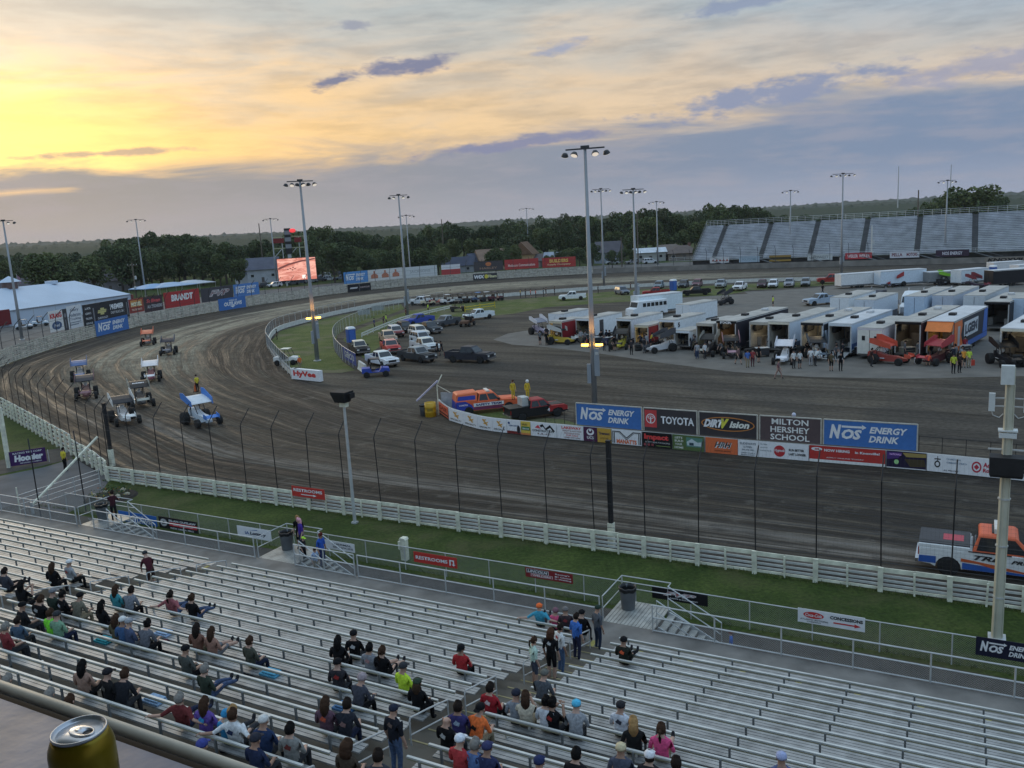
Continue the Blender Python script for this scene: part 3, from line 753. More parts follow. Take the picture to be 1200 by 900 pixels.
for z in (1.25, 2.5, 3.7, 4.85): MB().tube([(0, .02, z), (23 * FL, .02, z)], .011, 4).build('cable', wire_b, c0)
w = MB(); x = 0.0
while x < 23 * FL: w.beam((x, .03, 1.1), (x, .03, 4.9), .003); w.beam((x, .03, 4.9), (x, .85, 5.8), .003); x += .16
for z in [1.1 + .16 * i for i in range(24)]: w.beam((0, .03, z), (23 * FL, .03, z), .003)
w.build('wire_mesh', wire_b, c0, kind='stuff')
# ------------------------------------------------------------------ helpers to place things along a wall line
def line_at(path, u, z=0.0, far=None):
    """point of a ground polyline seen at photo column u"""
    best = None
    for a, b in zip(path, path[1:]):
        if a.y < 2 or b.y < 2: continue
        ua, ub = proj(a.x, a.y, z)[0], proj(b.x, b.y, z)[0]
        if (ua - u) * (ub - u) <= 0 and ua != ub:
            p = a.lerp(b, (u - ua) / (ub - ua))
            if far is None or (p.y > far): best = p if best is None else best
    return best
def z_at(p, v):
    lo, hi = -1.0, 60.0
    for _ in range(40):
        m = (lo + hi) / 2
        if proj(p.x, p.y, m)[1] > v: lo = m
        else: hi = m
    return lo
def offset(path, d):
    out = []
    for i, p in enumerate(path):
        t = (path[min(i + 1, len(path) - 1)] - path[max(i - 1, 0)]).normalized(); out.append(p + Vector((-t.y, t.x, 0)) * d)
    return out
# ------------------------------------------------------------------ left run of the board fence, gate and ramp
lf = catmull(px([(127, 561), (108, 546), (82, 531), (60, 518), (30, 500), (0, 483), (-40, 465)]), 10); lfp = resample(lf, 1.45)
t0 = thing('board_fence', 'white board fence with heavy posts beyond the asphalt path', 'fence', lfp[0])
for i, (a, b) in enumerate(zip(lfp, lfp[1:])):
    d = (b - a); an = math.atan2(d.y, d.x); h = 1.35 if i < 7 else 1.75; o = a - lfp[0]
    nrm = Vector((d.y, -d.x, 0)).normalized() * (-.12)
    MB().box((0, 0, h / 2), (.24, .14, h)).build('wide_post', white_m, t0, loc=(o.x + nrm.x, o.y + nrm.y, 0), rot=(RAD(random.uniform(-2, 2)), RAD(random.uniform(-2, 2)), an))
    for k in range(5): obj('rail', rail[(k + i) % 2], t0, (o.x, o.y, .16 + k * (h - .25) / 4), (0, 0, an), (d.length - .01, 1, .9))
c1 = thing('catch_fence', 'tall black catch fence with bent posts beside the gate', 'fence', lfp[0])
for i, a in enumerate(lfp[1:-1:2]):
    o = a - lfp[0]; b = lfp[min(2 * i + 2, len(lfp) - 1)]; an = math.atan2(b.y - a.y, b.x - a.x)
    obj('bent_post', bm_, c1, (o.x, o.y, 0), (0, 0, an + math.pi))
for z in (2.6, 4.0, 5.0): MB().tube([(p.x - lfp[0].x, p.y - lfp[0].y, z) for p in lfp], .012, 4).build('cable', wire_b, c1)
def seg_sign(label, cat, path, u0, u1, v0, v1, bg, items, group=None, z0=None, z1=None, far=None, th=.03, name='wall_sign', frame=None, off=0.0):
    """sign on a wall line between photo columns; heights read from photo rows unless given"""
    zz = z0 if z0 is not None else 1.0
    a = line_at(path, u0, zz, far); b = line_at(path, u1, zz, far)
    if off:
        d = (b - a).normalized(); n = Vector((d.y, -d.x, 0)) * off; a = a + n; b = b + n
    if z0 is None: z0 = z_at((a + b) / 2, v1)
    if z1 is None: z1 = z_at((a + b) / 2, v0)
    return signboard(name, label, cat, a.to_2d(), b.to_2d(), max(z0, .05), z1, bg, items, group, th, frame)
lfr = list(reversed(offset(lf, -.34)))
seg_sign('blue and white notice board on the heavy white fence posts', 'sign', lfr, 25, 54, 506, 521, (120, 160, 205), [('t', 'WELCOME RACE FANS', .5, .72, .8, .18, W_, .03), ('t', 'KNOXVILLE', .5, .30, .8, .22, W_, .03)])
seg_sign('small red and black notice on the heavy white fence posts', 'sign', lfr, 14, 24.5, 502, 514, (60, 30, 28), [('t', 'PITS', .5, .6, .7, .3, (210, 90, 70), .03)])
hl = [G(-12, 552), G(14, 548), G(60, 541)]
t0 = seg_sign('purple tyre banner with white script beside the asphalt path', 'banner', hl, 10.5, 53, 527, 543.5, (62, 28, 84), [('t', 'Hoosier', .52, .48, .80, .46, W_, .07, .1), ('t', 'RACING TIRE CORP', .5, .84, .8, .12, W_), ('t', 'TIRES DESIGNED FOR CHAMPIONS', .56, .13, .6, .08, W_)])
for sx_ in (-1, 1): MB().tube([(sx_ * 1.4, .03, -.7), (sx_ * 1.4, .03, .9)], .03, 6).build('post', galv, t0)
b = G(11, 548); t0 = thing('fence_post', 'tall white square post beside the purple tyre banner', 'post', b)
hh = rise(11, 548, 478); MB().box((0, 0, hh / 2), (.26, .26, hh)).build('shaft', white_m, t0); MB().box((0, 0, hh + .02), (.3, .3, .05)).build('cap', white_m, t0)
# gate arm and ramp railing
t0 = thing('gate_arm', 'white diagonal gate arm raised over the asphalt path', 'gate', G(37, 600))
P0 = G(37, 592, .6) - t0.location; P1 = fence_pt(114, 512, -11.0, 0) - t0.location
MB().beam((P0.x, P0.y, P0.z), P1, .12, .10).build('arm', white_m, t0); MB().beam((P0.x, P0.y, 0), (P0.x, P0.y, .8), .14, .14).build('pivot_post', galv, t0)
t0 = thing('ramp_railing', 'grey pipe railing sloping beside the asphalt path', 'railing', G(24, 602))
A, B = G(24, 602), G(118, 570)
for i in range(4):
    p = A.lerp(B, i / 3) - A; MB().tube([(p.x, p.y, 0), (p.x, p.y, 1.25 if i else 1.75)], .045 if i == 0 else .03, 6).build('post', white_m if i == 0 else galv, t0)
for z in (.25, .6, .93, 1.22): MB().tube([(0, 0, z), (B.x - A.x, B.y - A.y, z)], .024, 6).build('rail', galv, t0)
for u, v, lb in ((49, 612, 'black bent-top steel post beside the raised gate arm'), (101, 600, 'black steel post beside the ramp railing and flower bed')):
    b = G(u, v); t0 = thing('steel_post', lb, 'post', b); MB().tube([(0, 0, 0), (0, 0, 4.4), (-.3, .5, 5.2)], .04, 6).build('shaft', black_m, t0); MB().box((0, 0, .02), (.2, .2, .04)).build('base_plate', black_m, t0)
# flower bed by the corner of the fence
fb = G(130, 583); t0 = thing('flower_bed', 'small round flower bed with pale stones at the fence corner', 'flower bed', fb)
MB().lathe([(1.7, .0), (1.55, .10), (.9, .18), (.05, .22)], n=20).build('soil', M('dark_soil', (.035, .028, .022), .95, 0, .4, 4, .4), t0)
for k in range(6):
    a = k * 1.1; q = MB(); q.lathe([(.10, 0), (.22, .08), (.20, .2), (.05, .27)], n=8); q.build('stone', M('pale_stone', (.42, .38, .28), .85, 0, .3, 3, .3), t0, loc=(1.1 * math.cos(a), .9 * math.sin(a), .1), rot=(0, 0, a), scale=(1, .8, .8 + .3 * (k % 2)))
lf_ = MB()
for k in range(260):
    a, r = random.uniform(0, 6.28), 1.3 * math.sqrt(random.random()); z = .15 + random.uniform(0, .45); c = Vector((r * math.cos(a), r * math.sin(a), z)); s_ = random.uniform(.05, .10)
    u_ = Vector((random.gauss(0, 1), random.gauss(0, 1), random.gauss(0, .6))).normalized(); w_ = u_.orthogonal().normalized()
    lf_.add([c - u_ * s_, c + w_ * s_ * .6, c + u_ * s_, c - w_ * s_ * .6], [(0, 1, 2, 3)], 1 if k % 9 == 0 else 2 if k % 14 == 0 else 0)
lf_.build('plants', [M('bed_leaf', (.05, .08, .03), .8, 0, .3, 4), M('rust_flower', (.30, .10, .03), .8, 0, .2, 4), M('yellow_flower', (.55, .42, .05), .8, 0, .2, 4)], t0, kind='stuff')
# utility pedestal
b = G(475, 656); t0 = thing('utility_pedestal', 'white electrical pedestal behind the low fence', 'utility box', b, TH)
MB().box((0, 0, .55), (.34, .26, 1.1)).build('cabinet', white_m, t0); MB().box((-.18, -.02, .78), (.22, .22, .42)).build('meter_box', white_m, t0); MB().prism([(-.2, 1.1), (.2, 1.1), (.14, 1.2), (-.14, 1.2)], -.16, .16).build('cap', white_m, t0)

# ------------------------------------------------------------------ posts near the camera
for u, v, vt, lb in ((717, 641, 517, 'thick black square post with white foot in the board fence'), (132, 546, 473, 'thick black square post at the corner of the board fence')):
    b = G(u, v); h = rise(u, v, vt); t0 = thing('fence_post', lb, 'post', b, TH)
    MB().box((0, 0, h / 2 + .6), (.21, .21, h - 1.2)).build('shaft', black_m, t0); MB().box((0, 0, .65), (.30, .30, 1.3)).build('foot', white_m, t0); MB().box((0, 0, h + .02), (.25, .25, .05)).build('cap', black_m, t0)
b = G(416, 613); h = rise(416, 613, 458)
t0 = thing('flood_pole', 'slim grey pole with black floodlight box on the lawn', 'light pole', b, TH)
MB().tube([(0, 0, 0), (0, 0, h - .75)], [.10, .075], 10).build('pole', galv, t0); MB().box((0, 0, .05), (.3, .3, .1)).build('base_plate', galv, t0)
MB().box((0, 0, h - .78), (.42, .3, .26)).build('bracket', white_m, t0)
MB().loft([[(x * w, y * d - .1, h - .62 + z) for x, y in ((-.5, -.5), (.5, -.5), (.5, .5), (-.5, .5))] for w, d, z in ((.72, .5, 0), (1.0, .8, .5), (1.02, .82, .62))]).build('floodlight_box', black_m, t0)
MB().box((.56, .05, h - .25), (.14, .4, .3)).build('visor', black_m, t0)
b = G(1168, 748); t0 = thing('antenna_pole', 'cream octagonal pole with antennas and black loudspeaker', 'pole', b, TH)
cream = M('cream_pole', (.55, .53, .42), .5, .1, .12, 1.5); aw = M('antenna_white', (.62, .64, .62), .5, 0, .08, 4)
zz = lambda v: z_at(b, v)
MB().tube([(0, 0, 0), (0, 0, zz(430))], [.20, .15], 8).build('shaft', cream, t0); MB().box((0, 0, .04), (.6, .6, .08)).build('base_plate', galv, t0)
for x, y in ((.17, -.12), (-.12, -.17)): MB().tube([(x, y, .1), (x * .8, y * .8, zz(450))], .025, 6).build('conduit', cream, t0)
for v in (700, 640, 585): MB().lathe([(.215, 0), (.215, .06)], (0, 0, zz(v)), 8).build('band', galv, t0)
MB().box((-.10, -.22, (zz(427) + zz(449)) / 2), (.42, .26, zz(427) - zz(449))).build('radio_cabinet', aw, t0)
for sx_ in (-1, 1):
    z0, z1 = zz(482), zz(461); an = MB().box((sx_ * .55, -.05, (z0 + z1) / 2), (.20, .15, z1 - z0)).build('antenna_panel', aw, t0)
    MB().beam((sx_ * .12, 0, (z0 + z1) / 2 + .15), (sx_ * .5, -.03, (z0 + z1) / 2 + .15), .04).beam((sx_ * .12, 0, (z0 + z1) / 2 - .15), (sx_ * .5, -.03, (z0 + z1) / 2 - .15), .04).build('bracket', galv, an)
    MB().tube([(sx_ * .55, -.05, z0), (sx_ * .5, -.05, z0 - .16), (sx_ * .3, -.02, z0 - .24), (sx_ * .17, 0, z0 - .1)], .018, 6).build('cable', galv, t0)
MB().box((0, -.02, zz(509)), (.56, .5, .17)).box((0, -.02, zz(504)), (.62, .42, .05)).build('junction_box', aw, t0)
z0, z1 = zz(555), zz(532); MB().loft([[(x * w, -.32 + y * d, z) for x, y in ((-.5, -.5), (.5, -.5), (.5, .5), (-.5, .5))] for w, d, z in ((1.0, .55, z0), (1.08, .62, z0 + .1), (1.1, .62, z1))]).build('loudspeaker', black_m, t0)
MB().beam((-.6, .0, zz(527)), (.6, .0, zz(527)), .05, .05).build('cross_arm', galv, t0)

# ------------------------------------------------------------------ front wall of the infield with its signs
iw = catmull(px([(512, 482), (517, 487), (526, 493), (545, 499), (570, 505), (622, 511), (740, 522.5), (862, 534), (975, 543.5), (1085, 552.5), (1260, 571)]), 8)
iwi = offset(iw, .14)
wm_ = MB(); ow = offset(iw, .30)
wm_.loft([[(p.x, p.y, 0), (p.x, p.y, 1.12), (q.x, q.y, 1.12), (q.x, q.y, 0)] for p, q in zip(iwi, ow)])
wm_.build('infield_wall', M('painted_concrete', (.42, .42, .40), .8, 0, .2, 1.0, .1), label='low concrete wall carrying banners between track and infield', cat='wall')
WG = 'banners on the infield wall'
def iws(label, u0, u1, bg, items, z1=1.15): return seg_sign(label, 'banner', iw, u0, u1, 0, 0, bg, items, WG, .06, z1, th=.025, name='wall_banner')
iws('small orange and black striped banner on the curved end of the infield wall', 514.5, 525.5, (206, 92, 62), [('r', 0, .0, 1, .1, K_), ('r', 0, .2, 1, .32, K_), ('t', 'CASE', .5, .66, .8, .3, (120, 30, 20), .03)])
A_ = (226, 228, 224); dragon = (200, 150, 60)
for i in range(4):
    uu = 526.5 + i * 17
    it = [('p', [(.30, .80), (.42, .84), (.70, .42), (.62, .34)], dragon), ('p', [(.36, .50), (.74, .68), (.70, .56), (.46, .44)], dragon), ('p', [(.34, .72), (.60, .86), (.56, .74)], dragon), ('t', ('SPECIALTY', 'DRAGONFLY')[0], .5, .20, .78, .13, (70, 60, 50), .02)]
    iws('white banner with gold winged emblem on the infield wall', uu, uu + 16.7, A_, it)
iws('small white banner with blue mark above a red strip on the infield wall', 594.6, 610.5, A_, [('r', 0, 0, 1, .2, (120, 40, 36)), ('e', .16, .78, .08, .09, (40, 70, 120)), ('t', 'FARM CREDIT', .5, .6, .7, .12, (90, 110, 140)), ('e', .85, .34, .12, .30, (40, 40, 42))])
iws('yellow and green banner on the infield wall', 611, 622, (206, 176, 60), [('r', .05, .34, .95, .62, (44, 110, 62)), ('r', 0, .0, 1, .14, (200, 120, 60)), ('t', 'SALES', .4, .78, .6, .14, (60, 60, 40)), ('t', 'SERVICE', .5, .46, .7, .12, W_)])
iws('white banner with black mountain peaks on the infield wall', 622.5, 652.5, A_, [('p', [(.36, .82), (.48, .92), (.58, .62), (.76, .90), (.95, .45), (.88, .42), (.76, .70), (.60, .48), (.48, .74), (.40, .66)], K_), ('p', [(.16, .62), (.30, .84), (.40, .56)], (200, 60, 70)), ('t', 'CONSTRUCTION', .48, .42, .84, .16, (50, 60, 60), .03), ('t', 'LLC', .52, .20, .5, .10, (90, 40, 40))])
iws('white banner with red letters next to the purple banner on the infield wall', 653, 684, A_, [('t', 'LAKEWAY', .56, .82, .74, .2, (200, 50, 44), .03), ('t', 'REALTY & AUCTION', .58, .60, .7, .1, (120, 60, 50)), ('t', 'KNOXVILLE IOWA', .58, .43, .6, .09, (140, 60, 50)), ('t', 'FOR SALE', .58, .28, .44, .11, (200, 70, 60)), ('t', 'HOMES AND FARMS', .58, .12, .6, .08, (120, 60, 50))])
iws('purple banner with white ring emblem on the infield wall', 684.5, 700, (74, 34, 66), [('e', .5, .66, .28, .24, W_), ('e', .5, .72, .17, .16, (74, 34, 66), .007), ('e', .5, .80, .09, .1, W_, .011), ('t', 'UCS', .5, .26, .5, .2, W_, .03)])
iws('gold banner on the infield wall between purple and white', 700.5, 716.5, (186, 144, 44), [('t', 'Tiremaxx', .5, .64, .84, .2, (70, 60, 70), .04), ('t', 'AUTO CARE', .5, .30, .6, .12, (110, 80, 30))])
iws('white banner with black zigzag and orange letters on the infield wall', 717.5, 752, A_, [('p', [(.02, .90), (.28, .90), (.50, .50), (.72, .90), (.98, .90), (.98, .06), (.90, .06), (.90, .80), (.76, .80), (.50, .32), (.24, .80), (.10, .80), (.10, .06), (.02, .06)], K_), ('p', [(.05, .84), (.26, .84), (.5, .42), (.74, .84), (.95, .84), (.95, .06), (.93, .06), (.93, .82), (.75, .82), (.5, .38), (.25, .82), (.07, .82), (.07, .06), (.05, .06)], A_, .007), ('t', 'MANATTS', .5, .20, .68, .30, (206, 96, 44), .05)])
iws('black safety gear banner with red letters on the infield wall', 753, 787.5, (22, 20, 22), [('t', 'Impact', .48, .66, .82, .46, (206, 52, 50), .05), ('t', 'SAFETY GEAR FOR RACING', .52, .34, .84, .1, (170, 170, 170)), ('r', .05, .08, .13, .24, (140, 60, 64)), ('r', .18, .08, .26, .24, (140, 60, 64)), ('r', .31, .08, .39, .24, (140, 60, 64)), ('r', .48, .10, .95, .14, (120, 140, 70))])
iws('green home builder banner with house picture on the infield wall', 788.5, 825, (82, 102, 56), [('t', "LET'S", .2, .82, .24, .14, (226, 226, 200), .02), ('t', 'BUILD', .21, .60, .28, .14, (226, 226, 200), .02), ('t', 'YOUR', .2, .38, .24, .14, (226, 226, 200), .02), ('t', 'HOME', .21, .16, .28, .14, (226, 226, 200), .02), ('r', .44, .26, .96, .88, (84, 128, 112)), ('p', [(.46, .58), (.62, .80), (.80, .58), (.92, .62), (.92, .34), (.48, .34)], (176, 190, 190)), ('r', .54, .36, .68, .54, (50, 70, 80), .008)])
iws('orange banner with black slanted letters on the infield wall', 827, 864.5, (206, 98, 44), [('t', 'HRH', .56, .56, .54, .40, W_, .07, .4), ('t', 'HRH', .55, .58, .54, .38, K_, .03, .4), ('t', 'HOUSTON RACING', .54, .18, .5, .09, (90, 40, 20))])
iws('white banner with small dark lettering next to the orange banner', 865, 889, A_, [('t', 'SLIDEWAYS', .48, .80, .78, .14, (90, 100, 110), .02), ('t', 'K-TOWN', .48, .58, .4, .14, (90, 100, 110)), ('t', 'BAR AND GRILL', .5, .40, .6, .1, (90, 100, 110)), ('t', 'OPEN DAILY', .5, .20, .7, .08, (90, 100, 110)), ('t', 'MAIN STREET', .5, .08, .7, .07, (90, 100, 110))])
iws('white banner with red round script emblem on the infield wall', 889.5, 947.5, A_, [('e', .42, .48, .115, .36, (178, 34, 40)), ('t', 'Hygrade', .42, .50, .21, .22, W_, .02, .3), ('t', 'RUN BETTER', .76, .60, .30, .15, K_, .04), ('t', 'LAST LONGER', .78, .34, .34, .15, K_, .04), ('t', 'FILTERS', .1, .84, .14, .07, (110, 120, 120)), ('t', 'AUTO', .1, .64, .14, .07, (110, 120, 120)), ('t', 'TRUCK AND TRACTOR', .14, .44, .24, .07, (110, 120, 120))])
iws('long red hiring banner on the infield wall', 948.5, 1037, (176, 42, 34), [('r', 0, 0, 1, .17, (226, 214, 206)), ('e', .10, .80, .075, .11, W_), ('t', '3M', .10, .80, .06, .12, (176, 42, 34), .03), ('t', 'NOW HIRING', .37, .76, .34, .17, W_, .04), ('t', 'in Knoxville!', .77, .74, .32, .15, W_, .03), ('t', 'APPLY ONLINE TODAY', .48, .32, .5, .07, (226, 200, 196))])
iws('dark banner with glowing racing picture on the infield wall', 1039, 1085, (34, 26, 54), [('r', 0, 0, 1, .05, A_), ('p', [(.0, .95), (.4, .95), (.3, .6), (.0, .5)], (72, 44, 110)), ('p', [(.4, .95), (1, .95), (1, .74), (.5, .70)], (150, 130, 70)), ('p', [(.45, .58), (.95, .62), (1, .2), (.6, .14)], (70, 60, 40)), ('e', .25, .38, .06, .14, (150, 200, 130)), ('e', .80, .34, .06, .14, (190, 210, 110)), ('t', 'NATIONALS', .22, .82, .3, .12, (200, 150, 220), .03)])
iws('long white banner with cross emblem and red ring on the infield wall', 1086, 1215, A_, [('e', .10, .46, .028, .20, K_), ('e', .10, .46, .017, .12, A_, .008), ('r', .098, .56, .104, .92, K_), ('r', .07, .72, .13, .78, K_), ('t', 'CHARITON', .25, .80, .13, .10, (110, 130, 150)), ('t', 'COMMUNITY CHURCH', .28, .60, .19, .10, (110, 130, 150)), ('t', 'ALL WELCOME', .23, .14, .14, .08, (50, 50, 60)), ('e', .465, .50, .045, .32, (178, 40, 60)), ('e', .465, .50, .032, .22, A_, .008), ('p', [(.44, .5), (.465, .66), (.49, .5), (.465, .34)], (178, 40, 60), .011), ('t', 'Access', .60, .66, .15, .28, (178, 40, 60), .04), ('t', 'Roofing', .605, .32, .16, .30, (178, 40, 60), .04), ('e', .86, .46, .012, .07, K_), ('e', .89, .46, .012, .07, K_), ('e', .92, .46, .012, .07, K_), ('e', .89, .66, .012, .07, K_)])
fr_m = M('sign_frame', (.55, .53, .46), .6, .2, .2, 4)
iwb = offset(iw, .42)
def top(label, u0, u1, bg, items): return seg_sign(label, 'billboard', iwb, u0, u1, 0, 0, bg, items, 'billboards above the infield wall', 1.17, 2.85, th=.06, name='billboard', frame=fr_m)
top('blue energy drink billboard beside the tall light pole', 676, 752.5, NOSB, NOS())
top('dark car maker billboard with red square above the infield wall', 755, 817, (62, 58, 60), [('r', .02, .16, .25, .92, (190, 56, 58)), ('e', .135, .54, .09, .22, (228, 222, 220)), ('e', .135, .54, .075, .18, (190, 56, 58), .008), ('e', .135, .60, .06, .07, (228, 222, 220), .012), ('e', .135, .60, .045, .045, (190, 56, 58), .015), ('r', .122, .36, .148, .62, (228, 222, 220), .018), ('t', 'TOYOTA', .64, .52, .62, .34, (222, 220, 216), .03)])
top('dark broadcast billboard with yellow oval above the infield wall', 819.5, 887.5, (58, 54, 56), [('e', .5, .54, .46, .30, (190, 120, 50)), ('e', .5, .54, .44, .26, (46, 44, 48), .007), ('t', 'DIRT', .26, .54, .36, .34, (220, 220, 216), .06, .4), ('t', 'V', .46, .56, .14, .42, (206, 200, 50), .08, .4), ('t', 'ision', .70, .54, .34, .28, (224, 222, 200), .04, .3)])
top('brown school billboard above the infield wall', 890.5, 962, (84, 70, 70), [('t', 'MILTON', .50, .80, .60, .24, (222, 214, 206)), ('t', 'HERSHEY', .50, .48, .64, .24, (222, 214, 206)), ('t', 'SCHOOL', .50, .17, .64, .24, (222, 214, 206))])
top('blue energy drink billboard above the red hiring banner', 965, 1074.5, NOSB, NOS())
for u0, u1, lb in ((1076, 1260, 'thin dark wire fence above the white banners on the infield wall'), (640, 674, 'thin dark wire fence beside the blue billboard')):
    A, B = line_at(iwb, u0), line_at(iwb, u1 if u1 < 1250 else 1250); t0 = thing('wire_fence', lb, 'fence', A); n = 6 if u1 > 1200 else 3
    for i in range(n + 1):
        p = A.lerp(B, i / n) - A; MB().tube([(p.x, p.y, 1.1), (p.x, p.y, 2.15)], .02, 5).build('post', black_m, t0)
    for z in (1.62, 2.12): MB().tube([(0, 0, z), (B.x - A.x, B.y - A.y, z)], .014, 5).build('wire', black_m, t0)
# end of the wall: flag board, yellow drum
b = G(505, 488); t0 = thing('yellow_drum', 'yellow drum beside the curved end of the infield wall', 'barrel', b)
MB().lathe([(.48, 0), (.50, .02), (.50, .42), (.52, .45), (.50, .48), (.50, .85), (.52, .88), (.50, .91), (.50, 1.28), (.46, 1.28), (.45, 1.2), (.05, 1.2)], n=20).build('drum', M('drum_yellow', (.55, .32, .015), .45, 0, .15, 3), t0, True)
MB().box((0, -.4, .7), (.5, .22, .25)).build('drum_label', M('drum_mark', (.3, .2, .02), .6), t0)
b = G(498, 487); t0 = thing('trash_can', 'dark trash can beside the yellow drum', 'trash can', b, 0, 'trash cans'); MB().lathe([(.4, 0), (.46, .95), (.48, 1.0), (.40, 1.0), (.36, .3), (.05, .3)], n=16).build('barrel', can_m, t0, True)
MB().lathe([(.485, .9), (.49, 1.03), (.44, 1.03), (.42, .8)], n=16).build('bag_liner', liner_m, t0)
b = G(514, 487); t0 = thing('pit_gate', 'leaning white and grey pipe gate at the end of the infield wall', 'gate', b)
MB().beam((-1.9, .2, 1.4), (.1, .4, 3.1), .3, .12).build('flag_arm', M('lilac_wrap', (.42, .40, .52), .7, 0, .2, 3), t0)
MB().tube([(0, .4, 0), (0, .4, 2.7), (.5, .6, 3.6)], .05, 6).build('post', white_m, t0); MB().tube([(0, .4, 2.7), (1.4, 1.2, 1.6)], .04, 6).build('brace', white_m, t0)
MB().box((.9, 1.0, 1.2), (1.5, .06, 1.3), 0, RAD(-25)).build('notice_panel', M('notice_grey', (.42, .43, .45), .7, 0, .3, 2), t0)
# ------------------------------------------------------------------ outer wall round the turn
ocr = resample(oc, 2.44)
turn = [p for p in ocr if p.y > 100 or p.x < -60]
wm1 = [M('old_board_a', (.54, .51, .42), .85, 0, .35, 2), M('old_board_b', (.40, .38, .32), .85, 0, .35, 2), M('old_board_c', (.22, .21, .19), .85, 0, .35, 2)]
split_i = max(i for i, p in enumerate(turn) if proj(p.x, p.y, 1)[0] < 700 and p.y > 150)
q = MB(); pq = MB(); rnd = random.Random(4)
for a, b in zip(turn[:split_i], turn[1:split_i + 1]):
    for k in range(8):
        z = .18 + k * .30; j = rnd.uniform(-.03, .03); q.beam((a.x, a.y, z + j), (b.x, b.y, z + rnd.uniform(-.03, .03)), .06, rnd.uniform(.17, .20), rnd.choice((0, 0, 0, 0, 0, 1)))
    d = (b - a).normalized(); n = Vector((-d.y, d.x, 0)); pq.box(a + n * .14 + Vector((0, 0, 1.2)), (.22, .18, 2.45), 0, math.atan2(d.y, d.x))
t0 = thing('outer_wall', 'tall wall of weathered pale boards round the outside of the turn', 'wall', turn[0])
for o in (q.build('boards', wm1, t0, kind='stuff'), pq.build('posts', wm1[1], t0, kind='stuff')): o.location = -Vector(turn[0])
cw = MB(); rest = turn[split_i:]
nrm = offset(rest, .3)
cw.loft([[(p.x, p.y, 0), (p.x, p.y, 1.5), (n.x, n.y, 1.5), (n.x, n.y, 0)] for p, n in zip(rest, nrm)])
cw.build('backstretch_wall', M('back_concrete', (.24, .225, .20), .9, 0, .3, .4, .1), label='low tan concrete wall along the far straight', cat='wall')
kn = seg_sign('dark lettering sign on the far wall in front of the far grandstand', 'sign', offset(rest, -.04), 1154, 1215, 0, 0, (128, 120, 108), [('t', 'KNOXVILLE', .5, .5, .9, .7, (30, 30, 30), .05, .2)], None, .2, 1.4)
cf = offset(turn, .55)
t0 = thing('catch_fence', 'dark catch fence with curved post tops round the outside of the turn', 'fence', turn[0])
cm_ = MB().tube([(0, 0, 0), (0, 0, 4.6), (0, .35, 5.4), (0, 1.3, 6.3)], .06, 5).mesh('curved_post', M('dark_post', (.06, .06, .065), .6, .2, .2, 3))
for i in range(0, len(cf) - 1, 2):
    d = cf[i + 1] - cf[i]; p = cf[i] - turn[0]
    if i < 130: obj('curved_post', cm_, t0, (p.x, p.y, 0), (0, 0, math.atan2(d.y, d.x) + math.pi))
for z in (3.2, 4.5): MB().tube([(p.x - turn[0].x, p.y - turn[0].y, z) for p in cf], .02, 4).build('cable', wire_b, t0)
wp = [p for p in offset(turn, -.09)]; FB = 100
OG = 'banners round the outside of the turn'
def ows(label, u0, u1, v0, v1, bg, items, path=wp, name='wall_banner'): return seg_sign(label, 'banner', path, u0, u1, v0, v1, bg, items, OG, None, None, FB, .06, name)
ows('blue energy drink banner on the weathered boards in front of the tent', 112.5, 150.5, 372.5, 391.5, NOSB, NOS())
ows('blue outlaws banner on the weathered boards of the turn', 256.5, 288, 348.5, 363, (52, 104, 168), OUTLAWS)
ows('black car maker banner with two logos on the weathered boards', 407.5, 434.5, 332.5, 342, (34, 34, 38), [('p', [(.08, .4), (.4, .4), (.44, .6), (.12, .6)], (190, 190, 190)), ('t', 'CHEVROLET', .74, .5, .42, .2, (170, 150, 150), .03), ('r', .49, 0, .51, 1, (110, 110, 110))])
ows('white filter maker lettering on a dark part of the turn wall', 554.5, 582.5, 320.5, 327.5, (56, 56, 60), [('t', 'WIX', .26, .5, .44, .6, W_, .06, .2), ('e', .55, .5, .08, .34, (206, 190, 60)), ('t', 'Filters', .80, .5, .36, .5, (206, 200, 150), .04)])
bp = [p for p in offset(turn, 2.2)]
def obs(label, u0, u1, v0, v1, bg, items): return ows(label, u0, u1, v0, v1, bg, items, bp, 'backdrop_banner')
obs('white banner with red name and blue oval beside the tent', 61, 77, 364, 388, (206, 204, 200), [('t', 'KRAIG', .5, .76, .84, .24, (186, 40, 44), .05), ('e', .5, .28, .36, .20, (60, 84, 120)), ('t', 'Ford', .5, .28, .4, .14, W_, .02, .3)])
obs('narrow dark banner between two white banners beside the tent', 77.3, 82, 362, 387, (58, 58, 62), [('e', .5, .7, .3, .1, (120, 120, 124)), ('r', .4, .1, .6, .5, (120, 120, 124))])
obs('white banner with dark script beside the tent', 82.5, 99, 358, 384, (200, 202, 204), [('t', 'Gary', .5, .80, .6, .16, (90, 100, 116)), ('t', 'Anderson', .5, .60, .8, .14, (90, 100, 116)), ('t', 'Trucking', .5, .40, .76, .14, (90, 100, 116)), ('r', .12, .24, .88, .28, (110, 120, 130)), ('r', .12, .14, .7, .18, (110, 120, 130))])
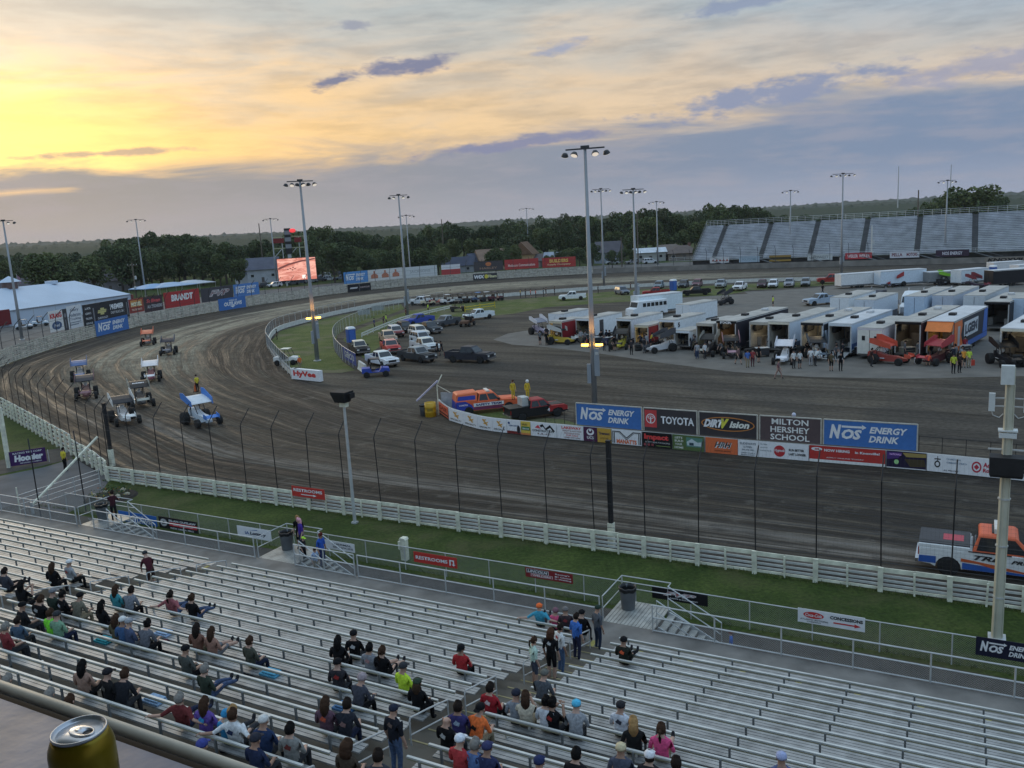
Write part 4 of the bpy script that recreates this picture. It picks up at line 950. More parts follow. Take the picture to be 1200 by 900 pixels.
obs('long black car dealer banner with gold emblem beside the tent', 100.5, 153, 353, 378.5, (44, 44, 48), [('p', [(.31, .66), (.36, .66), (.36, .74), (.44, .74), (.44, .66), (.49, .66), (.47, .52), (.43, .52), (.43, .44), (.35, .44), (.35, .52), (.29, .52)], (190, 180, 110)), ('t', 'CHEVROLET', .39, .30, .22, .09, W_), ('t', 'PREMIER', .73, .70, .32, .24, (220, 220, 220), .05), ('t', 'CHEVY BUICK GMC', .73, .44, .32, .12, (190, 190, 190)), ('t', 'BUICK', .10, .82, .12, .09, W_), ('t', 'GMC', .10, .60, .12, .09, W_), ('t', 'TRUCKS', .10, .38, .13, .09, W_), ('t', 'SERVICE', .10, .17, .14, .08, W_), ('r', .20, .2, .225, .8, (120, 120, 124)), ('r', .95, .2, .97, .8, (120, 120, 124)), ('t', 'www.premier.com', .62, .14, .5, .08, (180, 180, 180))])
obs('orange and red banner with cream block letters next to the car dealer banner', 153.6, 170.5, 350, 366, (140, 52, 44), [('r', .1, .42, .9, .9, (196, 130, 60)), ('t', 'MODEL', .5, .62, .7, .3, (236, 224, 180), .06), ('t', 'TRUCK PARTS', .5, .22, .7, .14, (220, 190, 170))])
obs('dark banner with red script and grey letters in the turn', 171, 192.5, 347, 364.5, (66, 50, 54), [('t', 'Sullivan', .5, .72, .74, .24, (210, 70, 74), .03, .2), ('t', 'AUCTIONEERS', .55, .34, .8, .22, (170, 170, 172), .03)])
obs('red banner with white block letters in the turn', 194.5, 235.5, 340.5, 358.5, (166, 40, 42), [('t', 'BRANDT', .50, .60, .62, .42, (226, 214, 208), .05, .1)])
obs('dark grey banner with red racing initials in the turn', 237.5, 274.5, 336, 352, (66, 64, 70), [('t', 'FVP', .56, .56, .66, .46, (206, 200, 200), .08, .4), ('t', 'FVP', .56, .56, .64, .42, (140, 50, 56), .03, .4)])
obs('blue energy drink banner in the turn beside the parked cars', 275.5, 305, 332, 346.5, (72, 120, 180), NOS())
obs('blue energy drink banner beyond the weathered boards below the trees', 404, 432, 318, 331.5, (72, 132, 190), NOS())
obs('white banner with three orange house marks beyond the weathered boards', 432.3, 472.5, 315, 328, (196, 194, 190), [x for i in range(3) for x in (('p', [(.08 + i * .31, .5), (.18 + i * .31, .72), (.28 + i * .31, .5), (.28 + i * .31, .22), (.08 + i * .31, .22)], (176, 110, 84)), ('r', .155 + i * .31, .70, .205 + i * .31, .88, (176, 110, 84)))])
obs('plain pale grey banner beyond the weathered boards', 473, 513, 312, 325.5, (186, 190, 190), [('t', 'JACKSONS', .5, .55, .6, .28, (150, 156, 156))])
obs('red and white banner below the dark house roof', 518, 540, 310, 322, (168, 58, 58), [('r', 0, .55, 1, 1, (200, 200, 202))])
obs('dark banner with orange sunburst beyond the weathered boards', 556, 590, 306, 317.5, (70, 66, 68), [('e', .5, .7, .10, .2, (190, 110, 60)), ('t', 'HARLEY', .5, .3, .6, .2, (150, 120, 100))])
obs('long red banner with pale script beyond the far boards', 592, 631.5, 303.5, 315, (168, 52, 50), [('t', 'Mediacom Communications', .5, .4, .8, .28, (220, 190, 180))])
obs('red banner with yellow letters beyond the far boards', 636, 675, 301.5, 313, (166, 50, 46), [('t', 'BUILDERS', .5, .66, .56, .34, (216, 180, 80), .04), ('t', 'Supply Company', .5, .28, .7, .2, (220, 190, 150))])

# ------------------------------------------------------------------ inner rail of the turn, pit fences
wht = M('barrier_white', (.66, .66, .60), .7, 0, .18, 1.5)
inn = catmull(px([(343, 441), (330, 428), (320, 415), (315, 402), (327, 387.5), (362, 377), (400, 367.5), (470, 355), (540, 352), (620, 345.5), (700, 339.5), (800, 334), (900, 330), (1000, 328.5), (1120, 327)]), 10)
t0 = thing('infield_rail', 'low white barrier along the inside of the turn', 'barrier', inn[0]); ip = resample(inn, 3.0)
for i, (a, b) in enumerate(zip(ip, ip[1:])):
    o = a - inn[0]; d = b - a; MB().box((d.length / 2, 0, .42), (d.length - .02, .16, .78)).build('barrier_panel', wht, t0, loc=(o.x, o.y, 0), rot=(0, 0, math.atan2(d.y, d.x)))
mesh_fence = M('mesh_fence', (.16, .17, .18), .6, .3, .1, 3)
def chain(path, h, label, step=2.4, z0=0.0, pitch=.28):
    t0 = thing('chain_link_fence', label, 'fence', path[0], 0, 'chain-link fences in the infield'); pp = resample(path, step); b0 = path[0]
    pm_ = MB().tube([(0, 0, 0), (0, 0, h)], .035, 5).mesh('post', galv)
    for p in pp: obj('post', pm_, t0, (p.x - b0.x, p.y - b0.y, 0))
    MB().tube([(p.x - b0.x, p.y - b0.y, h) for p in path], .028, 5).build('top_rail', galv, t0)
    w = MB(); fine = resample(path, pitch)
    for p in fine: w.beam((p.x - b0.x, p.y - b0.y, z0), (p.x - b0.x, p.y - b0.y, h), .012)
    k = z0
    while k < h:
        for a, b in zip(path, path[1:]): w.beam((a.x - b0.x, a.y - b0.y, k), (b.x - b0.x, b.y - b0.y, k), .012)
        k += pitch
    w.build('wire_mesh', mesh_fence, t0, kind='stuff')
chain(offset(inn[:64], .25), 2.3, 'tall grey chain-link fence behind the white barrier of the turn', z0=.8)
pf = catmull(px([(520, 352), (470, 361), (440, 370), (408, 384), (395, 393), (391, 402), (394, 413), (404, 424), (418, 433)]), 8)
chain(pf, 2.0, 'curved grey chain-link fence around the parked pickups')
pfo = offset(pf, .1)
seg_sign('blue banner with white letters on the curved chain-link fence', 'banner', list(reversed(offset(pf, .12))), 403, 417.5, 0, 0, (52, 70, 160), [('t', 'GEICO', .5, .5, .8, .5, (220, 224, 236), .04)], None, .3, 1.9)
t0 = thing('barrier_block', 'pale concrete barrier beside the blue buggy', 'barrier', G(425, 434.5), math.atan2(*(lambda d: (d.y, d.x))(G(432, 440) - G(418, 430))))
MB().prism([(-.3, 0), (.3, 0), (.18, .3), (.14, 1.0), (-.14, 1.0), (-.18, .3)], -1.9, 1.9, 'YZ').build('block', wht, t0); MB().box((0, 0, 1.01), (3.7, .2, .03)).build('cap', galv, t0)
lr = catmull(px([(424, 396), (445, 387), (470, 377), (500, 369), (530, 362)]), 6)
t0 = thing('low_rail', 'low white plank rail beside the parked pickups', 'barrier', lr[0]); lp = resample(lr, 3.0)
for a, b in zip(lp, lp[1:]):
    o = a - lr[0]; d = b - a
    for z in (.35, .7): MB().box((d.length / 2, 0, z), (d.length - .03, .08, .2)).build('plank', wht, t0, loc=(o.x, o.y, 0), rot=(0, 0, math.atan2(d.y, d.x)))
    MB().box((0, .1, .4), (.12, .12, .8)).build('post', wht, t0, loc=(o.x, o.y, 0))
hv = [G(344, 444.5), G(377, 448)]
t0 = signboard('end_sign', 'white grocer sign with red letters at the end of the infield grass', 'sign', hv[0].to_2d(), hv[1].to_2d(), .1, 1.35, (222, 220, 214), [('t', 'HyVee', .48, .52, .80, .66, (196, 44, 36), .05)], None, .5)
wb = MB().box((-1.9, .1, .65), (.3, .6, 1.3)).build('end_block', black_m, t0)

# ------------------------------------------------------------------ light poles
lamp_on = M('lamp_glow', (.9, .9, .85), .4, 0, .02, 3, emit=.5, ecol=(1.0, .95, .85)); lamp_shell = M('lamp_shell', (.06, .06, .065), .5, .3, .1, 4)
amber = M('amber_beacon', (.9, .45, .05), .4, 0, .05, 4, emit=9.0, ecol=(1.0, .48, .06)); polem = M('pole_steel', (.30, .31, .32), .5, .35, .15, .5)
boxm = M('pole_cabinet', (.30, .33, .36), .55, .2, .1, 1)
def lamp_mesh():
    s = MB().lathe([(.08, .30), (.20, .25), (.32, .0), (.30, -.02)], n=12).mesh('lamp_shade', lamp_shell)
    g = MB().lathe([(.28, -.05), (.25, -.06)], n=12).mesh('lamp_lens', lamp_on); return s, g
LS, LG = lamp_mesh()
def light_pole(u, v, vt, label, lamps=6, rows=1, boxes=False, beacon=False, arm=3.6, rz=0.0, r=.26):
    b = G(u, v); h = rise(u, v, vt); t0 = thing('light_pole', label, 'light pole', b, rz, 'floodlight poles around the track')
    MB().tube([(0, 0, 0), (0, 0, h * .3), (0, 0, h)], [r, r * .85, r * .45], 12).build('pole', polem, t0, True)
    MB().lathe([(r * 1.7, 0), (r * 1.7, .12), (r * 1.1, .14)], n=12).build('base_flange', galv, t0)
    for k in range(rows):
        z = h - .15 - k * 5.2
        MB().beam((-arm / 2, 0, z), (arm / 2, 0, z), .10, .12).box((0, 0, z + .1), (.7, .3, .3)).build('cross_arm', lamp_shell, t0)
        for i in range(lamps):
            x = -arm / 2 + arm * (i + .0) / (lamps - 1)
            if lamps % 2 and i == lamps // 2: continue
            sg = -1 if x < 0 else 1; yy = -.25 if i % 2 else .25
            tl = RAD(22) * (1 if i % 2 else -1)
            o = obj('lamp_shade', LS, t0, (x * 1.08, yy, z - .5), (RAD(-28) if i % 2 else RAD(24), RAD(-12) * sg, 0)); obj('lamp_lens', LG, o)
    if boxes:
        for x, z, w_, d_, hh in ((.36, 4.2, .42, .32, 2.4), (-.34, 3.2, .34, .3, 1.7)): MB().box((x, -.12, z), (w_, d_, hh)).build('cabinet', boxm, t0)
        MB().box((.42, -.15, 5.0), (.3, .3, .25)).build('meter', galv, t0)
    if beacon:
        for sx_ in (-1, 1):
            MB().box((sx_ * .62, -.2, 5.75), (.62, .18, .16)).build('beacon_lens', amber, t0); MB().beam((sx_ * .1, -.1, 5.6), (sx_ * .8, -.2, 5.6), .06).build('beacon_bracket', galv, t0)
        for sx_ in (-1, 1):
            lt = bpy.data.lights.new('beacon_light', 'SPOT'); lt.energy = 700; lt.color = (1, .45, .10); lt.spot_size = RAD(48); lt.spot_blend = .9; lt.shadow_soft_size = .2
            lo = obj('beacon_light', lt, t0, (sx_ * .5, -.55, 5.95)); lo.rotation_euler = Vector((-sx_ * .10, .12, 1)).to_track_quat('-Z', 'Y').to_euler()
light_pole(697, 479, 172, 'tallest floodlight pole beside the blue billboard with amber beacons', 5, 1, True, True, 3.3, RAD(-15), .27)
light_pole(372, 423, 211, 'floodlight pole with two round amber lamps on the infield grass', 6, 1, True, True, 3.3, RAD(20), .30)
light_pole(478, 372, 228, 'floodlight pole with cabinet beside the line of parked pickups', 5, 1, True, False, 3.3, 0, .28)
light_pole(482, 333, 252, 'floodlight pole beyond the weathered boards behind the parked pickups', 5, 1, False, False, 4.2, 0, .25)
light_pole(746, 369, 221, 'floodlight pole behind the row of open pit trailers', 6, 1, True, False, 3.6, RAD(5), .27)
light_pole(708, 338, 221, 'floodlight pole with cabinet on the inside of the far straight', 6, 1, True, False, 4.0, 0, .27)
light_pole(986, 321, 203, 'floodlight pole with cabinet in front of the far grandstand', 6, 1, True, False, 5.0, 0, .30)
light_pole(26, 398, 258, 'floodlight pole beside the parked carts and the white tent', 5, 1, False, False, 3.3, RAD(15), .30)
light_pole(171, 347, 257, 'floodlight pole behind the tent next to a wooden utility pole', 5, 1, False, False, 5.0, RAD(10), .3)
light_pole(325, 336, 256, 'floodlight pole beside the scoreboard tower', 5, 1, False, False, 4.5, 0, .3)
light_pole(620, 306, 244, 'floodlight pole among the houses beyond the far straight', 5, 1, False, False, 5.5, 0, .3)
light_pole(771, 311, 236, 'floodlight pole in front of the pale low house', 5, 1, False, False, 4.5, 0, .3)
light_pole(926, 308, 223, 'floodlight pole beside the second bay of the far grandstand', 5, 1, False, False, 4.4, 0, .3)
light_pole(1107, 305, 211, 'floodlight pole in front of the red signs of the far grandstand', 5, 1, False, False, 4.4, 0, .3)
wood = M('pole_wood', (.16, .13, .10), .9, 0, .3, .8)
def utility_pole(u, v, vt, label, arms=0, extra=False, mat=None):
    b = G(u, v); h = rise(u, v, vt); t0 = thing('utility_pole', label, 'utility pole', b, RAD(10), 'wooden utility poles'); mt = mat or wood
    MB().tube([(0, 0, 0), (0, 0, h)], [.26, .18], 8).build('pole', mt, t0)
    for k in range(arms):
        MB().box((0, 0, h - .8 - 1.2 * k), (3.0, .16, .18)).build('cross_arm', mt, t0)
        for x in (-1.3, -.5, .5, 1.3): MB().lathe([(.07, 0), (.10, .12), (.05, .28)], (x, 0, h - .7 - 1.2 * k), 6).build('insulator', galv, t0)
    if extra:
        MB().lathe([(.32, 0), (.34, .05), (.34, 1.0), (.2, 1.1)], (.5, 0, h - 5.2), 10).build('transformer', galv, t0)
        MB().lathe([(.4, 0), (.42, .05), (.3, .7)], (.1, -.3, h - 8.0), 10).build('floodlight', galv, t0)
    else: MB().box((0, 0, h + .02), (.3, .3, .06)).build('cap', mt, t0)
utility_pole(160, 349, 308, 'utility pole with cross-arm and transformer beside the white tent', 1, True)
utility_pole(238, 334, 305, 'plain utility pole behind the red banner in the turn')
utility_pole(396, 325, 297, 'utility pole with cross-arm beside the video screen', 1)
utility_pole(521, 311, 257, 'tall plain utility pole beside the dark-roofed house', 0)
utility_pole(729, 313, 278, 'short plain utility pole beside the parked white van', 0)
utility_pole(748, 310, 247, 'tall plain utility pole behind the pit trailers', 0)
utility_pole(1074, 300, 223, 'tall dark pole behind the far grandstand', 0)
utility_pole(1021, 308, 264, 'white post with camera box in front of the far grandstand', 0, True, M('white_post', (.6, .6, .56), .6, 0, .1, 1))
utility_pole(310, 325, 262, 'thin plain utility pole behind the scoreboard', 0)

# parking and service ground beyond the outer wall
pk = MB(); near_ = turn[:split_i + 40:3]; o1, o2 = offset(near_, .6), offset(near_, 46)
pk.loft([[(a.x, a.y, .010), (b.x, b.y, .010)] for a, b in zip(o1, o2)], 0, False, False); pk.build('parking_lot', M('lot_gravel', (.125, .12, .112), .9, 0, .3, .25, .2), kind='structure')
# ------------------------------------------------------------------ vehicles (local +x is forward)
glass_m = M('car_glass', (.02, .024, .028), .08, 0, .05, 2, spec=.6); tyre_m = M('tyre_rubber', (.018, .018, .018), .85, 0, .25, 8); rim_m = M('wheel_rim', (.45, .45, .46), .35, .7, .1, 6)
trim_m = M('black_trim', (.018, .018, .02), .5, 0, .15, 5); lampw = M('headlamp', (.75, .75, .72), .15, .1, .05, 4); lampr = M('tail_lamp', (.35, .02, .02), .2, 0, .05, 4); chrome = M('chrome', (.6, .6, .62), .18, .9, .05, 4)
def wheel(parent, x, y, r, w, name='wheel', side=1):
    o = MB().lathe([(r * .62, -w / 2), (r * .94, -w / 2), (r, -w * .38), (r, w * .38), (r * .94, w / 2), (r * .62, w / 2)], axis='Y', n=18).build(name, tyre_m, parent, True, loc=(x, y, r))
    MB().lathe([(r * .62, -w * .42), (r * .60, w * .40), (r * .52, w * .46), (r * .2, w * .40), (r * .16, w * .47), (.01, w * .47)] if side > 0 else [(.01, -w * .47), (r * .16, -w * .47), (r * .2, -w * .40), (r * .52, -w * .46), (r * .60, -w * .40), (r * .62, w * .42)], axis='Y', n=14).build('rim', rim_m, o, True)
    return o
def arch(cx, r, n=8): return [(cx + r * math.cos(math.pi - math.pi * i / n), .36 + r * math.sin(math.pi * i / n)) for i in range(n + 1)]
def side_body(mb, prof, hw, taper=.06, mat=0):
    """profile in x,z extruded to +-hw with the shoulders drawn in a little"""
    zt = max(p[1] for p in prof)
    def ring(y, k): return [(x, y * (1 - (taper * (z / zt) ** 2 if k else 0)), z) for x, z in prof]
    mb.loft([ring(-hw + .07, 0)[:], ring(-hw, 0)[:], ring(hw, 0)[:], ring(hw - .07, 0)[:]] if False else [[(x, -hw, z) for x, z in prof], [(x, hw, z) for x, z in prof]], mat)
def cabin(mb, xs, z0, z1, hw0, hw1, mat=0):
    x0, x1, x2, x3 = xs   # bottom rear, top rear, top front, bottom front
    mb.loft([[(x0, -hw0, z0), (x3, -hw0, z0), (x3, hw0, z0), (x0, hw0, z0)], [(x1, -hw1, z1 - .06), (x2, -hw1, z1 - .06), (x2, hw1, z1 - .06), (x1, hw1, z1 - .06)], [(x1 + .08, -hw1 + .1, z1), (x2 - .08, -hw1 + .1, z1), (x2 - .08, hw1 - .1, z1), (x1 + .08, hw1 - .1, z1)]], mat)
def cabin_glass(t0, xs, z0, z1, hw0, hw1, pillars):
    x0, x1, x2, x3 = xs; e = .012
    def pt(f, g, sgn): # f along, g up on the side
        xa = x0 + (x1 - x0) * g; xb = x3 + (x2 - x3) * g; return (xa + (xb - xa) * f, sgn * (hw0 + (hw1 - hw0) * g + e), z0 + (z1 - .06 - z0) * g)
    for sgn in (-1, 1):
        for f0, f1 in pillars: MB().add([pt(f0, .12, sgn), pt(f1, .12, sgn), pt(f1, .90, sgn), pt(f0, .90, sgn)], [(0, 1, 2, 3)]).build('side_window', glass_m, t0)
    def fr(xb, xt, g, y): return (xb + (xt - xb) * g, y * (hw0 + (hw1 - hw0) * g) * .9, z0 + (z1 - .06 - z0) * g)
    for nm, xb, xt, s_ in (('windscreen', x3, x2, e), ('rear_window', x0, x1, -e)):
        MB().add([tuple(Vector(fr(xb, xt, g, y)) + Vector((s_, 0, .004))) for g, y in ((.12, -1), (.12, 1), (.92, 1), (.92, -1))], [(0, 1, 2, 3)]).build(nm, glass_m, t0)
def make_pickup(label):
    t0 = thing('pickup_truck', label, 'pickup truck'); b = MB(); hw = .96
    prof = [(-2.85, .50), (-2.80, 1.12), (-1.0, 1.12), (-.9, 1.14), (1.25, 1.14), (2.6, 1.08), (2.85, .98), (2.88, .52), (2.55, .42)] + arch(1.85, .47)[::-1] + [(1.2, .38), (-1.2, .38)] + arch(-1.75, .47)[::-1] + [(-2.4, .45)]
    side_body(b, prof, hw)
    for y in (-.89, .89): b.box((-1.92, y, 1.20), (1.86, .12, .17))
    b.box((-2.80, 0, 1.20), (.08, 1.7, .17)); b.box((-1.0, 0, 1.2), (.08, 1.7, .17)); b.box((1.9, 0, 1.13), (1.3, 1.3, .05))
    b.bevelled(.05).build('body', paint(200, 200, 200), t0)
    c = MB(); xs = (-.92, -.70, .62, 1.30); cabin(c, xs, 1.13, 1.86, .90, .74); c.bevelled(.05).build('cab', paint(200, 200, 200), t0)
    cabin_glass(t0, xs, 1.13, 1.86, .90, .74, ((.06, .44), (.50, .90)))
    MB().box((-1.92, 0, 1.125), (1.76, 1.66, .012)).build('bed_liner', trim_m, t0)
    for x in (-1.75, 1.85):
        for y in (-.84, .84): wheel(t0, x, y, .40, .28, 'wheel', 1 if y > 0 else -1)
    for y in (-.72, .72):
        MB().box((2.865, y, .84), (.05, .34, .18)).build('headlight', lampw, t0); MB().box((-2.845, y * 1.2, .95), (.04, .12, .34)).build('tail_light', lampr, t0)
    MB().box((2.875, 0, .80), (.05, 1.02, .26)).build('grille', trim_m, t0); MB().box((2.92, 0, .52), (.14, 1.86, .20)).build('front_bumper', chrome, t0); MB().box((-2.90, 0, .52), (.14, 1.8, .16)).build('rear_bumper', chrome, t0)
    for y in (-1.06, 1.06): MB().box((.95, y, 1.25), (.12, .2, .18)).build('mirror', trim_m, t0)
    return t0
def make_suv(label, L_=4.7, H_=1.74, name='suv', cat='car'):
    t0 = thing(name, label, cat); b = MB(); h = L_ / 2
    prof = [(-h, .45), (-h + .02, 1.02), (h - 1.25, 1.02), (h - .12, .92), (h, .50), (h - .3, .36)] + arch(h - .92, .42)[::-1] + [(h - 1.5, .32), (-h + 1.5, .32)] + arch(-h + .95, .42)[::-1] + [(-h + .3, .36)]
    side_body(b, prof, .92); b.bevelled(.05).build('body', paint(180, 180, 180), t0)
    xs = (-h + .05, -h + .40, h - 1.95, h - 1.20); c = MB(); cabin(c, xs, 1.01, H_, .87, .70); c.bevelled(.05).build('roof_cabin', paint(180, 180, 180), t0)
    cabin_glass(t0, xs, 1.01, H_, .87, .70, ((.05, .30), (.34, .60), (.64, .92)))
    for x in (-h + .95, h - .92):
        for y in (-.80, .80): wheel(t0, x, y, .35, .24, 'wheel', 1 if y > 0 else -1)
    for y in (-.68, .68): MB().box((h - .03, y, .74), (.08, .34, .14)).build('headlight', lampw, t0); MB().box((-h - .01, y * 1.15, .82), (.05, .18, .26)).build('tail_light', lampr, t0)
    MB().box((h - .01, 0, .62), (.06, 1.1, .22)).build('grille', trim_m, t0)
    for y in (-.98, .98): MB().box((h - 1.6, y, 1.1), (.1, .18, .14)).build('mirror', trim_m, t0)
    return t0
PICK = make_pickup('x'); SUV = make_suv('x'); _first = {}
def face(u, v, deg):
    """heading so that the vehicle points to image direction deg (0 = photo right, 90 = away) on the ground"""
    return RAD(deg)
def park(proto, u, v, deg, col, label, group=None, s=1.0, extra=None, roof=None):
    o = proto if proto not in _first else copy_tree(proto); _first[proto] = 1
    o.location = G(u, v); o.rotation_euler = (0, 0, RAD(deg)); o.scale = (s, s, s); o['label'] = label
    if group: o['group'] = group
    p = paint(*col); recolor(o, {'body': p, 'cab': paint(*roof) if roof else p, 'roof_cabin': paint(*roof) if roof else p})
    return o
PG = 'pickups and cars parked in the infield'
WH, BK, SV, DK_, RE, BL, MR = (205, 208, 212), (26, 27, 30), (140, 146, 152), (62, 66, 72), (150, 34, 36), (44, 66, 150), (86, 36, 44)
P_ = lambda *a, **k: park(PICK, *a, group=PG, **k)
V_ = lambda *a, **k: park(SUV, *a, group=PG, **k)
P_(551, 424, -28, (44, 46, 54), 'black and silver crew-cab pickup parked alone on the dirt', s=1.08)
P_(489, 423, -46, (58, 60, 62), 'dark pickup with pale hood at the head of the right parking line', s=1.02, roof=(150, 152, 150))
P_(498, 411, -58, (196, 200, 200), 'white pickup second in the right parking line', roof=(210, 205, 190))
V_(494, 402, -60, (186, 192, 196), 'white car third in the right parking line')
V_(491, 394, -62, (204, 196, 184), 'white car with cream roof fourth in the right parking line', roof=(216, 206, 190))
P_(503, 390, -56, (70, 76, 82), 'dark grey pickup at the back of the right parking line')
P_(448, 428, -55, (210, 212, 214), 'white pickup behind the blue buggy', roof=(222, 216, 208))
P_(458, 413, -72, (176, 44, 44), 'red pickup with pale roof in the left parking line', roof=(226, 150, 130))
P_(455, 401, -72, (150, 130, 110), 'tan pickup behind the red pickup', roof=(214, 184, 150))
V_(464, 394, -70, (128, 60, 60), 'maroon and white car in the left parking line', roof=(196, 190, 186))
V_(475, 389, -66, (40, 42, 44), 'black car beside the blue pickup')
P_(491, 380, -140, (48, 70, 158), 'blue pickup at the back of the left parking line')
P_(421, 414, -68, (40, 40, 42), 'black pickup with pale roof beside the curved chain-link fence', roof=(214, 200, 176))
P_(523, 382, -128, (74, 78, 84), 'dark grey pickup with light hood facing the line of cars', roof=(140, 146, 150))
P_(561, 374, -150, (206, 214, 220), 'white pickup beside the brown buggy')
P_(494, 357, 165, (204, 208, 210), 'white pickup parked beyond the low white rail')
P_(671, 351.5, 175, (212, 216, 220), 'white pickup parked alone on the infield grass')
P_(769, 347, 170, RE, 'red pickup behind the white box trailers')
P_(816, 346, 175, BK, 'black pickup behind the white box trailers')
V_(729, 345, -75, (104, 112, 124), 'grey car parked on the infield grass')
V_(772, 338, -110, (124, 136, 144), 'silver car beside the blue portable toilet')
V_(801, 337, -112, (84, 90, 98), 'dark grey car parked beside a mauve car')
V_(817, 336, -112, (120, 84, 92), 'mauve car parked beside a dark grey car')
P_(845, 337, -112, (150, 156, 162), 'silver pickup parked on the grass strip of the far straight')
P_(867, 340, -118, (222, 226, 230), 'bright white pickup beside the paved patch')
V_(893, 337, -112, (84, 62, 70), 'dark maroon car on the paved patch')
V_(906, 337, -112, (204, 208, 212), 'white car next to the dark maroon car')
P_(925, 336, -112, (150, 152, 160), 'silver pickup on the paved patch')
V_(944, 335, -112, (130, 138, 144), 'grey car at the end of the paved patch')
P_(975, 332, 165, (150, 44, 38), 'orange-red pickup in front of a long white trailer', s=1.1)
P_(962, 357, -165, (150, 166, 182), 'pale blue pickup behind the pit trailers', s=1.05)
# beyond the outer wall
OG2 = 'cars parked beyond the outer wall'
park(SUV, 762, 309, 5, (196, 200, 204), 'white car parked in front of the pale low house', OG2, 1.15); park(SUV, 741, 309.5, 190, (150, 152, 156), 'silver car parked beyond the wall near a utility pole', OG2, 1.1)
park(SUV, 718, 310, 170, (170, 176, 180), 'pale car half hidden behind the far wall', OG2, 1.1)
for i, (u, v, c, lb) in enumerate(((311, 337, (60, 62, 66), 'dark car nearest the blue banner in the parking lot'), (322, 336.5, (200, 200, 204), 'white car beside a dark car below the video screen'), (335, 334, (66, 70, 84), 'dark blue car below the video screen'), (343, 334, (120, 130, 150), 'grey blue car below the video screen'), (352, 332.5, (70, 84, 110), 'navy car beside the screen support'), (364, 331.5, (150, 156, 164), 'light grey car beside the screen support'), (375, 330, (60, 64, 72), 'charcoal car in the parking lot'), (386, 329, (180, 184, 190), 'pale car in front of a utility pole'), (400, 328, (110, 120, 140), 'blue grey car beside the blue banner'), (396, 323, (52, 54, 60), 'black car in the second row of the parking lot'), (380, 325, (150, 150, 156), 'silver car in the second row of the parking lot'), (410, 324, (90, 90, 98), 'grey car at the end of the second row'))):
    park(SUV, u, v, random.choice((20, 40, 200, 215)), c, lb, OG2, 1.05)

# ---- trucks with their own paint schemes
def stripes(o, items):
    for it in items: MB().add(it[0], [tuple(range(len(it[0])))]).build('paint_panel', it[1], o)
# pace truck on the near straight
pc = copy_tree(PICK); pc.location = G(1168, 672); pc.rotation_euler = (0, 0, TH); pc.scale = (1.10,) * 3
pc['label'] = 'white, blue and orange racing pickup driving past the board fence'; pc['group'] = ''; del pc['group']
recolor(pc, {'body': paint(206, 208, 206), 'cab': paint(206, 92, 50)})
org, blu_ = paint(190, 84, 34), paint(34, 84, 160); y = -.972
stripes(pc, [([(-2.84, y, .5), (-2.82, y, .78), (-2.2, y, .80), (-2.2, y, .5)], blu_), ([(-1.25, y, .39), (-1.25, y, .66), (-.5, y, .62), (.4, y, .5), (1.3, y, .46), (1.3, y, .39)], blu_), ([(-1.3, y - .004, .84), (-.2, y - .004, .72), (1.3, y - .004, .50), (1.3, y - .004, .46), (-.2, y - .004, .56), (-.7, y - .004, .68), (-1.3, y - .004, .70)], org),
             ([(2.3, y, .5), (2.86, y, .54), (2.84, y, .8), (2.3, y, .8)], blu_)])
lettering(pc, 'TRD', -.30, .94, 1.1, .2, trim_m, y - .01, .04, .4); lettering(pc, 'PRO', .78, .92, .7, .16, trim_m, y - .01, .04, .4)
MB().box((-1.92, 0, 1.31), (1.86, 1.72, .05)).build('bed_cover', M('bed_cover', (.055, .055, .06), .6, 0, .15, 3), pc)
MB().box((-1.6, 0, 1.338), (.75, .7, .006)).build('cover_print', paint(176, 56, 70), pc)
MB().box((.0, 0, 1.98), (.34, 1.2, .20)).box((0, 0, 1.87), (.5, 1.0, .05), 1).build('light_bar', [M('bar_white', (.7, .66, .6), .3, 0, .05, 3), trim_m], pc)
for x in (-.3,): MB().box((x, -.98, 1.16), (1.5, .02, .04)).build('belt_line', trim_m, pc)
# rescue truck with cap behind the infield wall
sf = copy_tree(PICK); sf.location = G(570, 482); sf.rotation_euler = (0, 0, RAD(14)); sf.scale = (1.02,) * 3
sf['label'] = 'orange and blue rescue pickup with high bed cap behind the infield wall'; del sf['group']
recolor(sf, {'body': paint(214, 92, 44), 'cab': paint(216, 96, 46)})
MB().loft([[(-2.85, -.9, 1.27), (-.95, -.9, 1.27), (-.95, .9, 1.27), (-2.85, .9, 1.27)], [(-2.75, -.84, 1.86), (-.9, -.8, 1.92), (-.9, .8, 1.92), (-2.75, .84, 1.86)], [(-2.6, -.7, 1.96), (-.95, -.7, 2.0), (-.95, .7, 2.0), (-2.6, .7, 1.96)]]).build('bed_cap', paint(216, 104, 56), sf)
MB().box((.1, 0, 1.93), (.3, 1.3, .12)).build('light_bar', M('bar_white', (.7, .66, .6), .3, 0, .05, 3), sf)
bl2 = paint(42, 62, 158); pu2 = paint(120, 52, 84)
stripes(sf, [([(-2.86, -.975, .48), (-2.84, -.975, 1.28), (-2.0, -.975, 1.26), (-1.45, -.975, .9), (-1.3, -.975, .55), (-1.9, -.975, .48)], bl2), ([(-2.9, -.9, .5), (-2.9, .9, .5), (-2.86, .9, 1.27), (-2.86, -.9, 1.27)], bl2), ([(-1.3, -.978, .72), (1.4, -.978, .72), (1.4, -.978, 1.02), (-1.3, -.978, 1.02)], paint(214, 214, 214)), ([(-1.3, -.974, .42), (1.35, -.974, .42), (1.35, -.974, .70), (-1.3, -.974, .70)], pu2), ([(-2.7, -.905, 1.36), (-1.1, -.89, 1.36), (-1.1, -.84, 1.72), (-2.6, -.86, 1.72)], bl2)])
